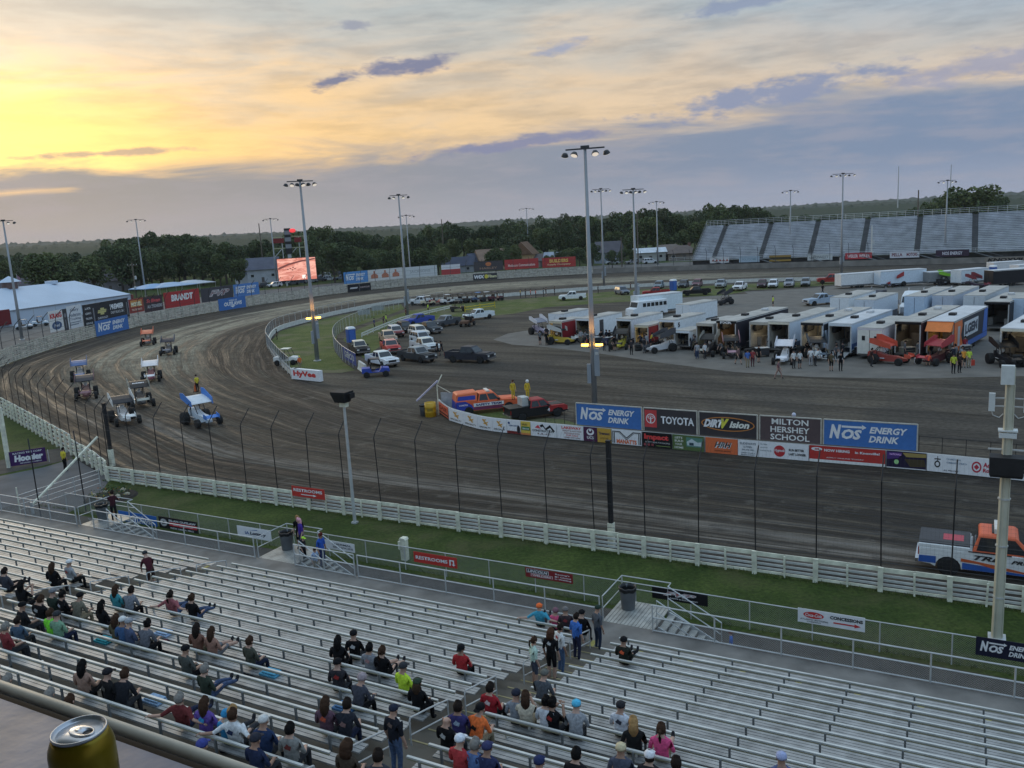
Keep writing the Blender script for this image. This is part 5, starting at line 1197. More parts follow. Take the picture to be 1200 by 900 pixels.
lettering(sf, 'SAFETY TEAM', .05, .87, 2.3, .2, paint(30, 44, 110), -.99, .04); lettering(sf, 'OSMETIX', -2.2, .95, .8, .14, paint(220, 200, 220), -.99, .03)
# fire pickup
fp = copy_tree(PICK); fp.location = G(628, 489); fp.rotation_euler = (0, 0, RAD(22)); fp.scale = (.92,) * 3
fp['label'] = 'red pickup with black flat bed carrying fire crew'; del fp['group']
recolor(fp, {'body': paint(30, 30, 32), 'cab': paint(150, 34, 36)})
MB().prism([(.95, .6), (.95, 1.15), (2.6, 1.10), (2.86, .98), (2.88, .6), (2.4, .6), (2.3, .8), (1.85, .9), (1.4, .8), (1.3, .6)], -.975, .975).build('front_wing', paint(158, 36, 36), fp)
MB().box((-2.0, 0, 1.30), (2.0, 1.9, .08)).build('flat_bed', trim_m, fp); MB().box((-1.2, 0, 1.75), (.7, 1.1, .8)).build('water_tank', galv, fp)
MB().tube([(-1.0, -.8, 1.3), (-1.0, -.8, 2.0), (-1.0, .8, 2.0), (-1.0, .8, 1.3)], .04, 6).build('head_rack', trim_m, fp)
lettering(fp, '4', .9, .8, .25, .3, paint(220, 220, 220), -.99, .05)

# ---- sprint car with top wing
def make_sprint(label):
    t0 = thing('sprint_car', label, 'race car')
    b = MB(); b.loft([[(x, -w, z0), (x, w, z0), (x, w * .9, z1), (x, -w * .9, z1)] for x, w, z0, z1 in ((-1.35, .22, .50, .92), (-1.0, .34, .34, 1.02), (-.55, .34, .26, .86), (.1, .33, .24, .72), (.75, .30, .26, .70), (1.3, .20, .30, .58), (1.62, .10, .36, .48))]); b.build('body', paint(210, 212, 214), t0)
    MB().loft([[(x, -w, z0), (x, w, z0), (x, w, z1), (x, -w, z1)] for x, w, z0, z1 in ((-1.75, .16, .55, .95), (-1.55, .27, .5, 1.06), (-1.2, .28, .5, 1.08), (-1.02, .2, .55, 1.0))]).build('tail_tank', paint(210, 212, 214), t0)
    c = MB()
    for y in (-.33, .33): c.tube([(-.95, y, .5), (-.85, y, 1.42), (-.25, y, 1.46), (.18, y * .95, .82)], .028, 6).tube([(-1.5, y * .7, .6), (-.85, y, 1.40)], .022, 6)
    for x, z in ((-.85, 1.42), (-.25, 1.46)): c.tube([(x, -.33, z), (x, .33, z)], .026, 6)
    c.build('roll_cage', M('cage_black', (.03, .03, .035), .4, .3, .1, 4), t0)
    MB().lathe([(.05, 1.0), (.13, 1.06), (.15, 1.18), (.12, 1.30), (.02, 1.34)], (-.55, 0, 0), 12).build('driver_helmet', paint(206, 206, 206), t0, True)
    for x, y, r, w in ((-1.0, -.78, .46, .44), (-1.0, .76, .44, .40), (1.15, -.80, .33, .26), (1.15, .80, .33, .26)): wheel(t0, x, y, r, w, 'wheel', 1 if y > 0 else -1)
    MB().beam((-1.0, -.6, .45), (-1.0, .6, .45), .08).beam((1.15, -.72, .34), (1.15, .72, .34), .06).build('axle', M('cage_black', (.03, .03, .035), .4, .3, .1, 4), t0)
    an = RAD(13); w = MB(); pr = [(-.82, .0), (-.5, .05), (.2, .06), (.75, .0), (.8, -.04), (.2, -.02), (-.5, -.03), (-.82, -.05)]
    w.loft([[(-.45 + x * math.cos(an) + z * math.sin(an), y, 1.78 - x * math.sin(an) * 1.0 + z) for x, z in pr] for y in (-.76, .76)]); wg = w.build('top_wing', paint(40, 56, 84), t0)
    for y in (-.78, .78):
        zt = .50 if y > 0 else .34
        MB().prism([(-1.38, 1.98 - .12), (-1.38, 1.98 + zt - .05), (-.9, 1.95 + zt), (.42, 1.62 + zt * .55), (.46, 1.42), (-.4, 1.58)], y - .012, y + .012).build('side_board', paint(206, 210, 214), wg)
    f = MB(); f.loft([[(1.55, y, .86), (1.95, y, .74), (1.95, y, .71), (1.55, y, .82)] for y in (-.46, .46)]); fw = f.build('nose_wing', paint(206, 210, 214), t0)
    for y in (-.48, .48): MB().prism([(1.48, .66), (1.48, 1.02), (2.0, .90), (2.0, .62)], y - .01, y + .01).build('end_plate', paint(206, 210, 214), fw)
    MB().tube([(-.2, -.40, .5), (-.9, -.5, .52), (-1.3, -.52, .55)], .05, 8).build('exhaust', chrome, t0)
    return t0
SPR = make_sprint('x')
def sprint(u, v, deg, wing, body, side, label, group, s=1.18, z=0.0):
    o = SPR if SPR not in _first else copy_tree(SPR); _first[SPR] = 1
    o.location = G(u, v); o.rotation_euler = (0, 0, RAD(deg)); o.scale = (s, s, s); o['label'] = label; o['group'] = group
    if max(wing) < 130: wing = tuple(int(c * .55) for c in wing)
    recolor(o, {'body': paint(*body), 'tail_tank': paint(*body), 'top_wing': paint(*wing), 'side_board': paint(*side), 'nose_wing': paint(*side), 'end_plate': paint(*side)}); return o
RG = 'sprint cars on the track'; NV = (44, 54, 76)
sprint(237, 497, -47, (200, 204, 206), (190, 202, 212), (60, 120, 196), 'blue and white winged sprint car leading on the inside', RG, 1.28)
sprint(147, 495, -56, (50, 58, 74), (196, 196, 196), (214, 214, 210), 'white winged sprint car with navy wing behind the black corner post', RG, 1.24)
sprint(166, 475, -60, (46, 52, 60), (60, 62, 66), (150, 150, 140), 'black winged sprint car with white wing lettering', RG, 1.24)
sprint(102, 466, -66, (70, 74, 92), (110, 70, 72), (120, 84, 92), 'grey winged sprint car with maroon edge', RG, 1.24)
sprint(95, 445, -66, (70, 96, 140), (150, 152, 156), (90, 110, 150), 'blue winged sprint car behind the grey and maroon one', RG, 1.2)
sprint(178, 446, -72, (214, 206, 204), (140, 80, 90), (214, 212, 212), 'white and red winged sprint car with triangle on its wing', RG, 1.2)
sprint(198, 415, -76, (70, 66, 92), (80, 80, 84), (110, 110, 116), 'dark purple winged sprint car in the groove', RG, 1.2)
sprint(174, 404, -74, (206, 108, 70), (96, 96, 98), (206, 110, 74), 'orange winged sprint car at the back of the field', RG, 1.2)
for o in [x for x in C.objects if x.name.startswith('sprint_car') and x.get('group') == RG]:
    if 'white wing lettering' in o['label']: lettering(o, 'RUDEEN', -.45, 1.86, .9, .22, paint(214, 214, 214), 0, .05).rotation_euler = (RAD(-77), 0, RAD(90))
# ------------------------------------------------------------------ pit haulers and box trailers (rear at x = 0, +x towards the nose)
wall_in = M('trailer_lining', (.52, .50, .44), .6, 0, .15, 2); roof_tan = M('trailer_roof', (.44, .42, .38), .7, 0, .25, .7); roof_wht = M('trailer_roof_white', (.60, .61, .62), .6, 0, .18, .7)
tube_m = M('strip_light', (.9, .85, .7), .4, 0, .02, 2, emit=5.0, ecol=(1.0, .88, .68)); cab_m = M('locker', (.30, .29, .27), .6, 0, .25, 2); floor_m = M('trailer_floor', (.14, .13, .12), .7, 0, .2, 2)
lit_in = M('lit_lining', (.60, .46, .20), .6, 0, .15, 2)  # lining with the yellow of the lamp light put into its colour
AX = 49.0
def trailer(tl, tr, H_, L_, side, label, open_=True, lit=False, lining=None, roof=None, header=None, text=None, vents=1, door=False, deg=None, cat='trailer', W_m=None, doors=False, band=None, ramp=False):
    a, b = G(*tl, H_), G(*tr, H_); w = W_m or max(2.0, min(2.75, (b - a).length)); c = (a + b) / 2; an = RAD(deg if deg is not None else AX)
    t0 = thing('pit_trailer', label, cat, (c.x, c.y, 0), an, 'trailers in the pits')
    sp = paint(*side, .4); lin_ = lining or wall_in; rf = roof or roof_tan; z0 = .55; h2 = w / 2
    for y in (-h2, h2):
        s_ = MB().box((L_ / 2, y, (z0 + H_) / 2), (L_, .07, H_ - z0)).build('side_wall', sp, t0)
        MB().box((L_ / 2, y * (1 + .024 / h2), z0 + .12), (L_ - .04, .03, .16)).build('side_skirt', trim_m, s_)
        MB().box((L_ / 2, y * (1 + .022 / h2), H_ - .08), (L_ - .02, .035, .09)).build('top_rail', galv, s_)
    MB().box((L_, 0, (z0 + H_) / 2), (.07, w, H_ - z0)).build('nose_wall', sp, t0)
    r = MB().box((L_ / 2, 0, H_ + .02), (L_ + .06, w + .05, .08)).build('roof', rf, t0)
    for k in range(vents):
        x = L_ * (.35 + .38 * k); MB().box((x, .1, H_ + .20), (.9, .7, .28)).bevelled(.06).build('roof_unit', trim_m if k % 2 == 0 else roof_wht, r)
    MB().box((L_ / 2, 0, z0 - .06), (L_, w - .08, .12)).build('floor', floor_m, t0)
    if open_:
        MB().box((0, 0, H_ - .14), (.10, w, .26)).build('rear_header', paint(*header) if header else sp, t0)
        for y in (-h2 + .06, h2 - .06): MB().box((0, y, (z0 + H_) / 2 - .15), (.10, .12, H_ - z0 - .3)).build('rear_jamb', galv, t0)
        MB().box((min(5.0, L_ - .4), 0, (z0 + H_) / 2), (.06, w - .15, H_ - z0 - .1)).build('partition', lin_, t0)
        for y in (-h2 + .05, h2 - .05): MB().box((2.4, y, (z0 + H_) / 2), (4.6, .03, H_ - z0 - .12)).build('lining', lin_, t0)
        MB().box((2.2, -h2 + .36, z0 + .5), (2.8, .55, .98)).build('locker', cab_m, t0); MB().box((3.0, h2 - .36, z0 + .5), (2.2, .55, .98)).build('locker', cab_m, t0)
        MB().box((4.4, .1, z0 + .9), (.6, w * .5, 1.5)).build('cabinet', floor_m, t0)
        for k in range(3): MB().lathe([(.25, -.15), (.42, -.15), (.42, .15), (.25, .15)], (1.0 + .7 * k, h2 - .32, H_ - .75), 12, axis='Y').build('spare_tyre', tyre_m, t0)
        if lit:
            for y in (-.4, .45): MB().box((1.6, y, H_ - .10), (1.5, .12, .05)).build('strip_light', tube_m, t0)
            lt = bpy.data.lights.new('trailer_light', 'POINT'); lt.energy = 16 if lining is None else 26; lt.color = (1, .80, .48); lt.shadow_soft_size = .4; obj('trailer_light', lt, t0, (1.8, 0, H_ - .5))
        if ramp: MB().beam((-.05, 0, z0), (-2.4, 0, .08), w - .3, .07).build('ramp', galv, t0)
    else:
        for y in (-w / 4, w / 4):
            d = MB().box((-.01, y, (z0 + H_) / 2 - .05), (.08, w / 2 - .06, H_ - z0 - .25)).build('rear_door', sp if not doors else paint(206, 206, 196), t0)
            if doors: MB().box((-.06, y, (z0 + H_) / 2 + .35), (.02, .34, .5)).build('door_window', glass_m, d)
        MB().box((0, 0, H_ - .10), (.12, w, .2)).build('rear_header', sp, t0)
    ax = (L_ * .42, L_ * .42 + .95) if L_ < 11 else (L_ * .5, L_ * .5 + 1.0, L_ * .5 + 2.0)
    for x in ax:
        for y in (-h2 + .16, h2 - .16): wheel(t0, x, y, .40, .26, 'wheel', 1 if y > 0 else -1)
    if door: MB().box((L_ * .35, -h2 - .05, (z0 + H_) / 2 - .1), (.9, .03, 2.0)).build('side_door', M('door_dark', (.05, .05, .055), .5), t0)
    if band: MB().box((L_ / 2, -h2 - .045, band[0]), (L_ - .1, .016, band[1])).build('side_band', paint(*band[2]), t0)
    if text:
        s_, where, col = text[:3]; x, z, tw, th_ = text[3:]
        if where == 'side': lettering(t0, s_, x, z, tw, th_, flat(*col), -h2 - .07, .04)
        else: lettering(t0, s_, 0, z, tw, th_, flat(*col), 0, .04).matrix_local = Matrix.Translation((-.075, x, z)) @ Matrix.Rotation(-math.pi / 2, 4, 'Z') @ Matrix.Diagonal((tw, 1, th_, 1))
    return t0
WT, CRM, TANw = (206, 212, 218), (206, 200, 180), (176, 170, 156)
trailer((642.7, 368), (657, 368), 3.0, 7.5, WT, 'white trailer with cream back standing behind the red trailer', False, W_m=2.3)
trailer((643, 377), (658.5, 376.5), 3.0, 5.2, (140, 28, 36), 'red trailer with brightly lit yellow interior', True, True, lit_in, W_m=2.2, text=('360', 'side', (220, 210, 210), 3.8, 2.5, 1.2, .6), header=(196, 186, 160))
trailer((675, 374), (690, 373), 3.2, 8.0, WT, 'white trailer with open side door beside the red trailer', True, False, M('tan_lining', (.40, .34, .22), .7, 0, .2, 2), W_m=2.3, door=True)
trailer((722.7, 373.7), (739, 374), 3.3, 8.0, WT, 'white trailer with cluttered open rear behind the tall light pole', True, False, M('tan_lining', (.40, .34, .22), .7, 0, .2, 2), W_m=2.35)
trailer((743, 381.5), (760, 381.5), 2.8, 4.6, (132, 26, 34), 'small red trailer with lit rear beside a white trailer', True, True, lit_in, W_m=2.1, header=(196, 186, 160), vents=0)
trailer((772, 375), (790, 375), 3.3, 8.2, WT, 'white trailer with lamp inside and number on its side', True, True, W_m=2.35, text=('5', 'side', (40, 44, 50), 1.0, 2.6, .5, .6))
trailer((790, 388), (808, 387.5), 2.4, 4.2, WT, 'low white trailer with blue barrel in its open rear', True, False, vents=0, W_m=2.1)
trailer((817, 379), (835, 380), 3.3, 8.0, TANw, 'tan trailer with awning cloth over its rear', True, False, M('tan_lining', (.40, .34, .22), .7, 0, .2, 2), W_m=2.3)
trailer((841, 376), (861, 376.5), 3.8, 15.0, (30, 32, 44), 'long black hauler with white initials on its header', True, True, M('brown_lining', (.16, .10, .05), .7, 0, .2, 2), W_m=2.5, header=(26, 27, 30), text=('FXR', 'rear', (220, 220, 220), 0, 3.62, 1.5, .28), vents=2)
trailer((879, 378), (900, 378), 3.5, 9.0, TANw, 'pale trailer with lamp in its open rear next to the black hauler', True, True, W_m=2.4)
trailer((901.5, 377.5), (924, 377.5), 3.7, 15.0, (186, 196, 206), 'long pale hauler with ramp bench in its open rear', True, False, W_m=2.5, header=CRM, band=(1.0, .5, (70, 80, 100)))
trailer((940, 378), (963, 379), 3.8, 16.0, (184, 196, 210), 'long white hauler with warm lamps and black roof edge', True, True, W_m=2.5, header=(28, 28, 30), vents=2, band=(3.3, .7, (34, 34, 38)))
trailer((973, 379), (996, 380), 3.7, 14.0, (170, 188, 206), 'pale blue hauler with three small windows above its rear', True, False, W_m=2.5, header=(196, 204, 208), roof=roof_wht, vents=2, ramp=True, band=(1.2, .6, (60, 96, 150)))
trailer((1007, 384.5), (1032, 385), 3.4, 11.0, (196, 192, 196), 'white trailer with two closed rear doors and small windows', False, doors=True, W_m=2.55, band=None)
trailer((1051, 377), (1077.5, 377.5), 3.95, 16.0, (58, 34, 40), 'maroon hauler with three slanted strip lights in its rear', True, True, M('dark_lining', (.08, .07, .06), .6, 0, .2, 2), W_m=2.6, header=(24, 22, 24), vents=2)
t15 = trailer((1090, 376.5), (1114.5, 377), 3.95, 15.0, (40, 44, 56), 'orange and navy hauler with white lettering panel on its side', True, True, M('warm_lining', (.34, .20, .06), .6, 0, .2, 2), W_m=2.6, header=(214, 112, 34), roof=roof_wht, vents=1)
og = paint(206, 104, 40); bb = paint(52, 98, 176); y_ = -1.3 - .05
for q_, mt in (([(0.05, .6), (.05, 3.8), (3.2, 3.8), (3.4, 3.2), (2.9, 2.2), (3.6, 1.3), (3.2, .6)], og), ([(2.4, .58), (14.8, .58), (14.8, 1.15), (4.0, 1.15)], bb), ([(12.6, 1.2), (14.8, 1.2), (14.8, 3.85), (13.2, 3.85)], bb)):
    MB().add([(x, y_ - (.004 if mt is bb else 0), z) for x, z in q_], [tuple(range(len(q_)))]).build('paint_panel', mt, t15)
MB().box((7.2, y_ - .01, 2.55), (6.2, .012, 1.7)).build('lettering_panel', paint(190, 196, 204), t15); lettering(t15, 'LGEM', 7.2, 2.55, 5.4, 1.1, flat(60, 66, 80), y_ - .03, .06)
MB().prism([(-1.0, 3.0), (0.0, 3.9), (0.0, 3.0)], -1.25, 1.25).build('awning', paint(216, 116, 36), t15); MB().box((1.9, y_ - .012, 2.2), (.9, .02, 2.1)).build('side_door', M('door_pale', (.42, .45, .5), .4), t15)
trailer((1176, 385), (1206, 386), 3.6, 14.0, (206, 202, 184), 'cream hauler with open rear across the paved lane', True, True, W_m=2.7, roof=roof_wht)
# second row, noses towards the camera
for tl, tr, L_, c_, lb in (((975, 348), (993, 350), 11, WT, 'white hauler nose beside the pale blue pickup'), ((1004, 351), (1022, 352), 10, (190, 200, 210), 'white hauler nose behind the black tractor unit'), ((1061, 347), (1083, 348), 14, (176, 196, 216), 'pale blue hauler nose behind a white tractor unit'), ((1094, 346), (1116, 347), 14, (172, 182, 196), 'grey hauler with round side lettering in the second row'), ((1131, 346), (1153, 347), 14, (190, 198, 204), 'plain white hauler nose next to the black open hauler')):
    trailer(tl, tr, 3.95, L_, c_, lb, False, roof=roof_tan, vents=1, W_m=2.55, band=(1.3, .9, ((60, 70, 110), (110, 40, 44), (50, 54, 60), (40, 60, 60), (90, 90, 96))[int(L_ + tl[0]) % 5]))
trailer((1151, 354), (1186, 354), 3.7, 12, (30, 30, 33), 'black hauler with open back and two roof units', True, False, M('dark_lining', (.08, .07, .06), .6, 0, .2, 2), W_m=2.75, vents=2)
trailer((1188, 350), (1214, 350), 3.9, 12, (176, 196, 216), 'white and blue hauler beside the black open hauler', False, W_m=2.7, band=(1.2, .9, (40, 60, 110)))
# third row and the trailers seen from the side
for u, v, L_, c_, dg, H_, lb in ((982, 338.5, 8.5, (204, 206, 206), 8, 2.9, 'long plain white trailer behind the orange-red pickup'), (1028, 337, 9.5, (190, 204, 216), 6, 3.2, 'long pale blue trailer with dark end in the third row'), (1084, 334.5, 6.5, (120, 124, 126), 5, 2.6, 'grey trailer between two pale trailers in the third row'), (1120, 335, 7, (196, 206, 212), 20, 3.0, 'white trailer with lit cream end in the third row'), (1158, 336, 8, (34, 34, 38), 8, 3.0, 'black trailer with crew on a platform in the third row'), (1188, 328, 8, (206, 208, 210), 10, 2.9, 'white trailer behind the black trailer'),
                                 (745, 371, 9.0, (200, 212, 222), 28, 3.4, 'white box trailer behind the small white bus'), (1160, 322, 7, (206, 206, 206), 5, 2.6, 'far white trailer near the backstretch fence')):
    b = G(u, v); p2 = Vector((0, 0, 0))
    q0 = proj(b.x, b.y, H_); trailer((q0[0] - 6, q0[1]), (q0[0] + 6, q0[1]), H_, L_, c_, lb, False, roof=roof_wht, vents=0, W_m=2.5, deg=dg)
trailer((792, 357), (808, 357.5), 3.2, 7.5, WT, 'white box trailer with barn doors behind the pit row', False, roof=roof_tan, vents=0, W_m=2.4, deg=44)
# small white bus
b = G(758, 371); t0 = thing('small_bus', 'small white bus with dark side windows among the trailers', 'bus', b, RAD(208), None)
MB().prism([(-3.6, .45), (-3.6, 2.75), (2.4, 2.75), (2.7, 1.75), (3.5, 1.6), (3.6, .5)], -1.1, 1.1).bevelled(.08).build('body', paint(206, 212, 216), t0)
for k in range(6):
    for y in (-1.11, 1.11): MB().box((-3.0 + k * .85, y, 2.1), (.66, .02, .62)).build('side_window', glass_m, t0)
MB().add([(2.72, -.95, 1.8), (2.72, .95, 1.8), (2.45, .92, 2.6), (2.45, -.92, 2.6)], [(0, 1, 2, 3)]).build('windscreen', glass_m, t0)
for x in (-2.3, 2.7):
    for y in (-.98, .98): wheel(t0, x, y, .42, .28, 'wheel', 1 if y > 0 else -1)
for y in (-.8, .8): MB().box((3.58, y, 1.0), (.06, .26, .2)).build('headlight', lampw, t0)
# tractor units
def tractor(u, v, col, label):
    t0 = thing('tractor_unit', label, 'truck', G(u, v), RAD(AX + 180), 'tractor units in the pits'); p = paint(*col)
    MB().loft([[(x, -w, z0), (x, w, z0), (x, w * .92, z1), (x, -w * .92, z1)] for x, w, z0, z1 in ((3.4, .72, .55, 1.65), (3.2, .85, .5, 1.8), (1.4, 1.0, .5, 2.05))]).build('hood', p, t0)
    MB().prism([(-2.2, .7), (-2.2, 3.5), (-.4, 3.6), (.9, 3.0), (1.45, 2.0), (1.45, .6)], -1.15, 1.15).bevelled(.1).build('sleeper_cab', p, t0)
    MB().add([(1.46, -1.0, 2.08), (1.46, 1.0, 2.08), (.98, 1.0, 2.9), (.98, -1.0, 2.9)], [(0, 1, 2, 3)]).build('windscreen', glass_m, t0)
    for y in (-1.16, 1.16): MB().box((.6, y, 2.25), (.9, .02, .6)).build('side_window', glass_m, t0); MB().box((1.5, y * 1.15, 2.2), (.1, .2, .6)).build('mirror', chrome, t0); MB().tube([(-2.0, y * .9, .8), (-2.0, y * .9, 4.0)], .09, 8).build('exhaust_stack', chrome, t0)
    MB().box((3.45, 0, 1.15), (.06, 1.1, .9)).build('grille', chrome, t0); MB().box((3.5, 0, .55), (.2, 2.2, .35)).build('bumper', chrome, t0)
    for x in (2.5, -1.2, -2.4):
        for y in (-.98, .98): wheel(t0, x, y, .5, .34, 'wheel', 1 if y > 0 else -1)
tractor(1024, 368, (52, 56, 66), 'black tractor unit with chrome grille among the haulers'); tractor(1068, 370, (206, 210, 212), 'white tractor unit between the maroon and orange haulers'); tractor(1101, 368, (196, 204, 212), 'pale tractor unit behind the orange hauler')
# pit clutter
def pit_cart(u, v, deg, col, label):
    t0 = thing('tool_cart', label, 'tool cart', G(u, v), RAD(deg), 'tool carts in the pits')
    MB().box((0, 0, .62), (1.5, .8, .8)).bevelled(.03).build('cabinet', paint(*col), t0); MB().box((0, 0, 1.05), (1.56, .86, .05)).build('work_top', galv, t0)
    for k in range(3): MB().box((0, -.41, .36 + .26 * k), (1.3, .02, .2)).build('drawer', paint(60, 62, 66), t0)
    for x in (-.6, .6):
        for y in (-.3, .3): wheel(t0, x, y, .12, .08)
for u, v, dg, c_, lb in ((1000, 417, 20, (34, 36, 42), 'tall black tool cart beside the ramp of the pale blue hauler'), (989, 414, -40, (150, 150, 120), 'pale tool cart at the foot of a trailer ramp'), (1063, 418, 10, (160, 160, 140), 'pale tool cart behind the red sprint cars'), (1128, 416, 15, (150, 154, 150), 'grey tool cart beside the orange hauler'), (700, 404, 10, (40, 40, 44), 'black tool cart near the tall light pole'), (715, 404, 30, (60, 60, 90), 'blue tool cart near the tall light pole'), (684, 401, 10, (90, 90, 92), 'grey tool cart beside the red trailer'), (812, 408, 20, (50, 52, 56), 'dark tool cart beside the low white trailer'), (893, 418, 0, (60, 50, 50), 'dark brown tool cart next to the long pale hauler'), (870, 410, 20, (36, 36, 40), 'black tool cart next to the black hauler')):
    pit_cart(u, v, dg, c_, lb)
def tyre_stack(u, v, n, label):
    t0 = thing('tyre_stack', label, 'tyres', G(u, v), random.uniform(0, 3), 'stacks of race tyres')
    for k in range(n): MB().lathe([(.24, 0), (.43, .02), (.45, .1), (.45, .3), (.43, .38), (.24, .4)], (random.uniform(-.05, .05), random.uniform(-.05, .05), .41 * k), 16).build('tyre', tyre_m, t0, True)
for u, v, n in ((693, 407, 3), (748, 411, 2), (801, 407, 2), (877, 421, 3), (938, 418, 3), (970, 416, 2), (1016, 414, 2), (1078, 416, 3), (1120, 420, 2), (1192, 430, 3), (668, 402, 2)): tyre_stack(u, v, n, 'stack of %s black race tyres on the pit pavement' % {2: 'two', 3: 'three'}[n])
QG = 'sprint cars standing in the pits'
for u, v, dg, wg, bd, sd, lb in ((634, 392, -60, (120, 120, 130), (150, 140, 160), (206, 206, 210), 'white and lilac sprint car at the tip of the pits'), (658, 403, -30, (40, 40, 40), (190, 160, 40), (186, 186, 180), 'yellow and black sprint car in front of the red trailer'), (728, 408, -110, (34, 34, 36), (190, 180, 40), (40, 40, 42), 'black sprint car with yellow tail near the tall light pole'), (774, 412, -160, (60, 60, 64), (190, 190, 192), (80, 80, 84), 'wingless grey sprint car before the small red trailer'), (830, 416, -120, (28, 28, 30), (50, 50, 54), (150, 150, 140), 'black sprint car before the tan trailer'), (857, 418, -100, (34, 34, 40), (60, 60, 66), (160, 120, 130), 'dark sprint car before the black hauler'), (919, 425, -115, (200, 196, 198), (206, 210, 214), (206, 206, 212), 'white sprint car with red mark on its wing before the long pale hauler'), (958, 421, -100, (44, 56, 66), (180, 190, 196), (70, 84, 96), 'dark green sprint car with crew around it'), (1041, 426, -45, (176, 64, 44), (150, 60, 50), (190, 76, 50), 'red-orange sprint car before the closed white trailer'), (1096, 426, -150, (150, 40, 48), (80, 40, 44), (170, 60, 66), 'red winged sprint car before the orange hauler'), (1178, 428, -95, (28, 28, 30), (40, 40, 44), (34, 34, 36), 'black sprint car beside the antenna pole'), (847, 357, -150, (40, 40, 44), (50, 50, 54), (60, 60, 64), 'black sprint car behind the pit trailers'), (1049, 336, -160, (150, 40, 44), (70, 50, 110), (160, 50, 50), 'red sprint car beside the third row of trailers'), (1110, 334, -20, (110, 170, 40), (40, 40, 40), (120, 180, 40), 'lime green sprint car beside the grey trailer'), (1144, 338, -60, (110, 40, 60), (60, 40, 60), (120, 50, 60), 'maroon sprint car beside the black trailer')):
    sprint(u, v, dg, wg, bd, sd, lb, QG, 1.2)
# buggies and carts
def make_buggy():
    t0 = thing('utility_buggy', 'x', 'buggy')
    MB().prism([(-1.4, .45), (-1.4, .95), (-.5, .95), (-.4, .55), (.35, .55), (.55, .95), (1.3, .85), (1.4, .5)], -.62, .62).bevelled(.04).build('body', paint(60, 80, 170), t0)
    c = MB()
    for y in (-.6, .6): c.tube([(-.55, y, .9), (-.45, y, 1.8), (.35, y, 1.8), (.7, y, .95)], .03, 6)
    c.tube([(-.45, -.6, 1.8), (-.45, .6, 1.8)], .03, 6).tube([(.35, -.6, 1.8), (.35, .6, 1.8)], .03, 6); c.build('cage', trim_m, t0)
    MB().box((-.05, 0, 1.83), (.95, 1.2, .05)).build('roof', paint(206, 206, 206), t0); MB().box((-.3, 0, .78), (.5, 1.1, .14)).box((-.5, 0, 1.1), (.12, 1.1, .5)).build('seat', trim_m, t0)
    for x in (-.95, .95):
        for y in (-.66, .66): wheel(t0, x, y, .31, .24, 'wheel', 1 if y > 0 else -1)
    return t0
BUG = make_buggy()
for u, v, dg, c_, rf, lb in ((441, 441, 10, (44, 70, 160), (60, 60, 64), 'blue and black buggy at the head of the parked pickups'), (548, 382, -110, (90, 62, 44), (40, 40, 40), 'brown buggy in front of the white pickup'), (337, 427, -8, (206, 206, 200), (216, 212, 196), 'white golf cart with canopy on the infield grass'), (29, 386, 15, (196, 204, 212), (150, 154, 160), 'white buggy beside the light pole next to the tent'), (48, 382, 20, (190, 206, 220), (60, 64, 80), 'white and blue buggy beside the white banner'), (512, 357, 20, (150, 40, 44), (60, 60, 60), 'red buggy among the carts beyond the low white rail'), (525, 356.5, 30, (206, 206, 206), (200, 200, 200), 'white cart beyond the low white rail'), (534, 355.5, 10, (60, 60, 66), (50, 52, 56), 'black cart beyond the low white rail'), (542, 355.2, 40, (120, 126, 130), (80, 86, 90), 'grey cart beyond the low white rail'), (551, 354.6, 15, (50, 54, 60), (46, 50, 60), 'dark cart beside the blue-topped cart'), (561, 353.8, 20, (70, 90, 120), (80, 130, 190), 'cart with bright blue top beyond the low white rail'), (571, 353.2, 20, (60, 60, 64), (190, 190, 190), 'cart with white top beyond the low white rail'), (581, 352.6, 30, (90, 50, 60), (70, 60, 70), 'maroon cart at the end of the row of carts'), (537, 365, 5, (60, 56, 50), (50, 50, 50), 'dark buggy before the yellow rail'), (502, 358, 10, (190, 180, 150), (206, 200, 186), 'cream cart beside the white pickup beyond the rail')):
    o = BUG if BUG not in _first else copy_tree(BUG); _first[BUG] = 1
    o.location = G(u, v); o.rotation_euler = (0, 0, RAD(dg)); o['label'] = lb; o['group'] = 'buggies and carts'; o.scale = (1.15,) * 3; recolor(o, {'body': paint(*c_), 'roof': paint(*rf)})
t0 = thing('yellow_rail', 'yellow pipe rail beside the white pickup', 'barrier', G(545, 366)); A, B = G(545, 366), G(580, 361); d = B - A
for z in (.5, 1.0): MB().tube([(0, 0, z), (d.x, d.y, z)], .08, 6).build('rail', M('rail_yellow', (.60, .45, .03), .6, 0, .1, 3), t0)
for f in (0, .5, 1): MB().tube([(d.x * f, d.y * f, 0), (d.x * f, d.y * f, 1.3)], .08, 6).build('post', M('rail_yellow', (.60, .45, .03), .6, 0, .1, 3), t0)
for u, v, lb in ((412, 402, 'blue portable toilet with white roof by the curved fence'), (789, 340.5, 'blue portable toilet among the cars on the far grass'), (1163, 325, 'blue portable toilet beyond the third row of trailers')):
    t0 = thing('portable_toilet', lb, 'portable toilet', G(u, v), RAD(-60), 'portable toilets'); MB().box((0, 0, 1.1), (1.15, 1.15, 2.1)).bevelled(.04).build('cabin', paint(40, 84, 160), t0)
    MB().loft([[(x * w, y * w, z) for x, y in ((-.6, -.6), (.6, -.6), (.6, .6), (-.6, .6))] for w, z in ((1.0, 2.15), (1.0, 2.28), (.7, 2.5))]).build('roof', paint(210, 214, 218), t0); MB().box((.585, 0, 1.1), (.02, .8, 1.8)).build('door', paint(52, 98, 176), t0)
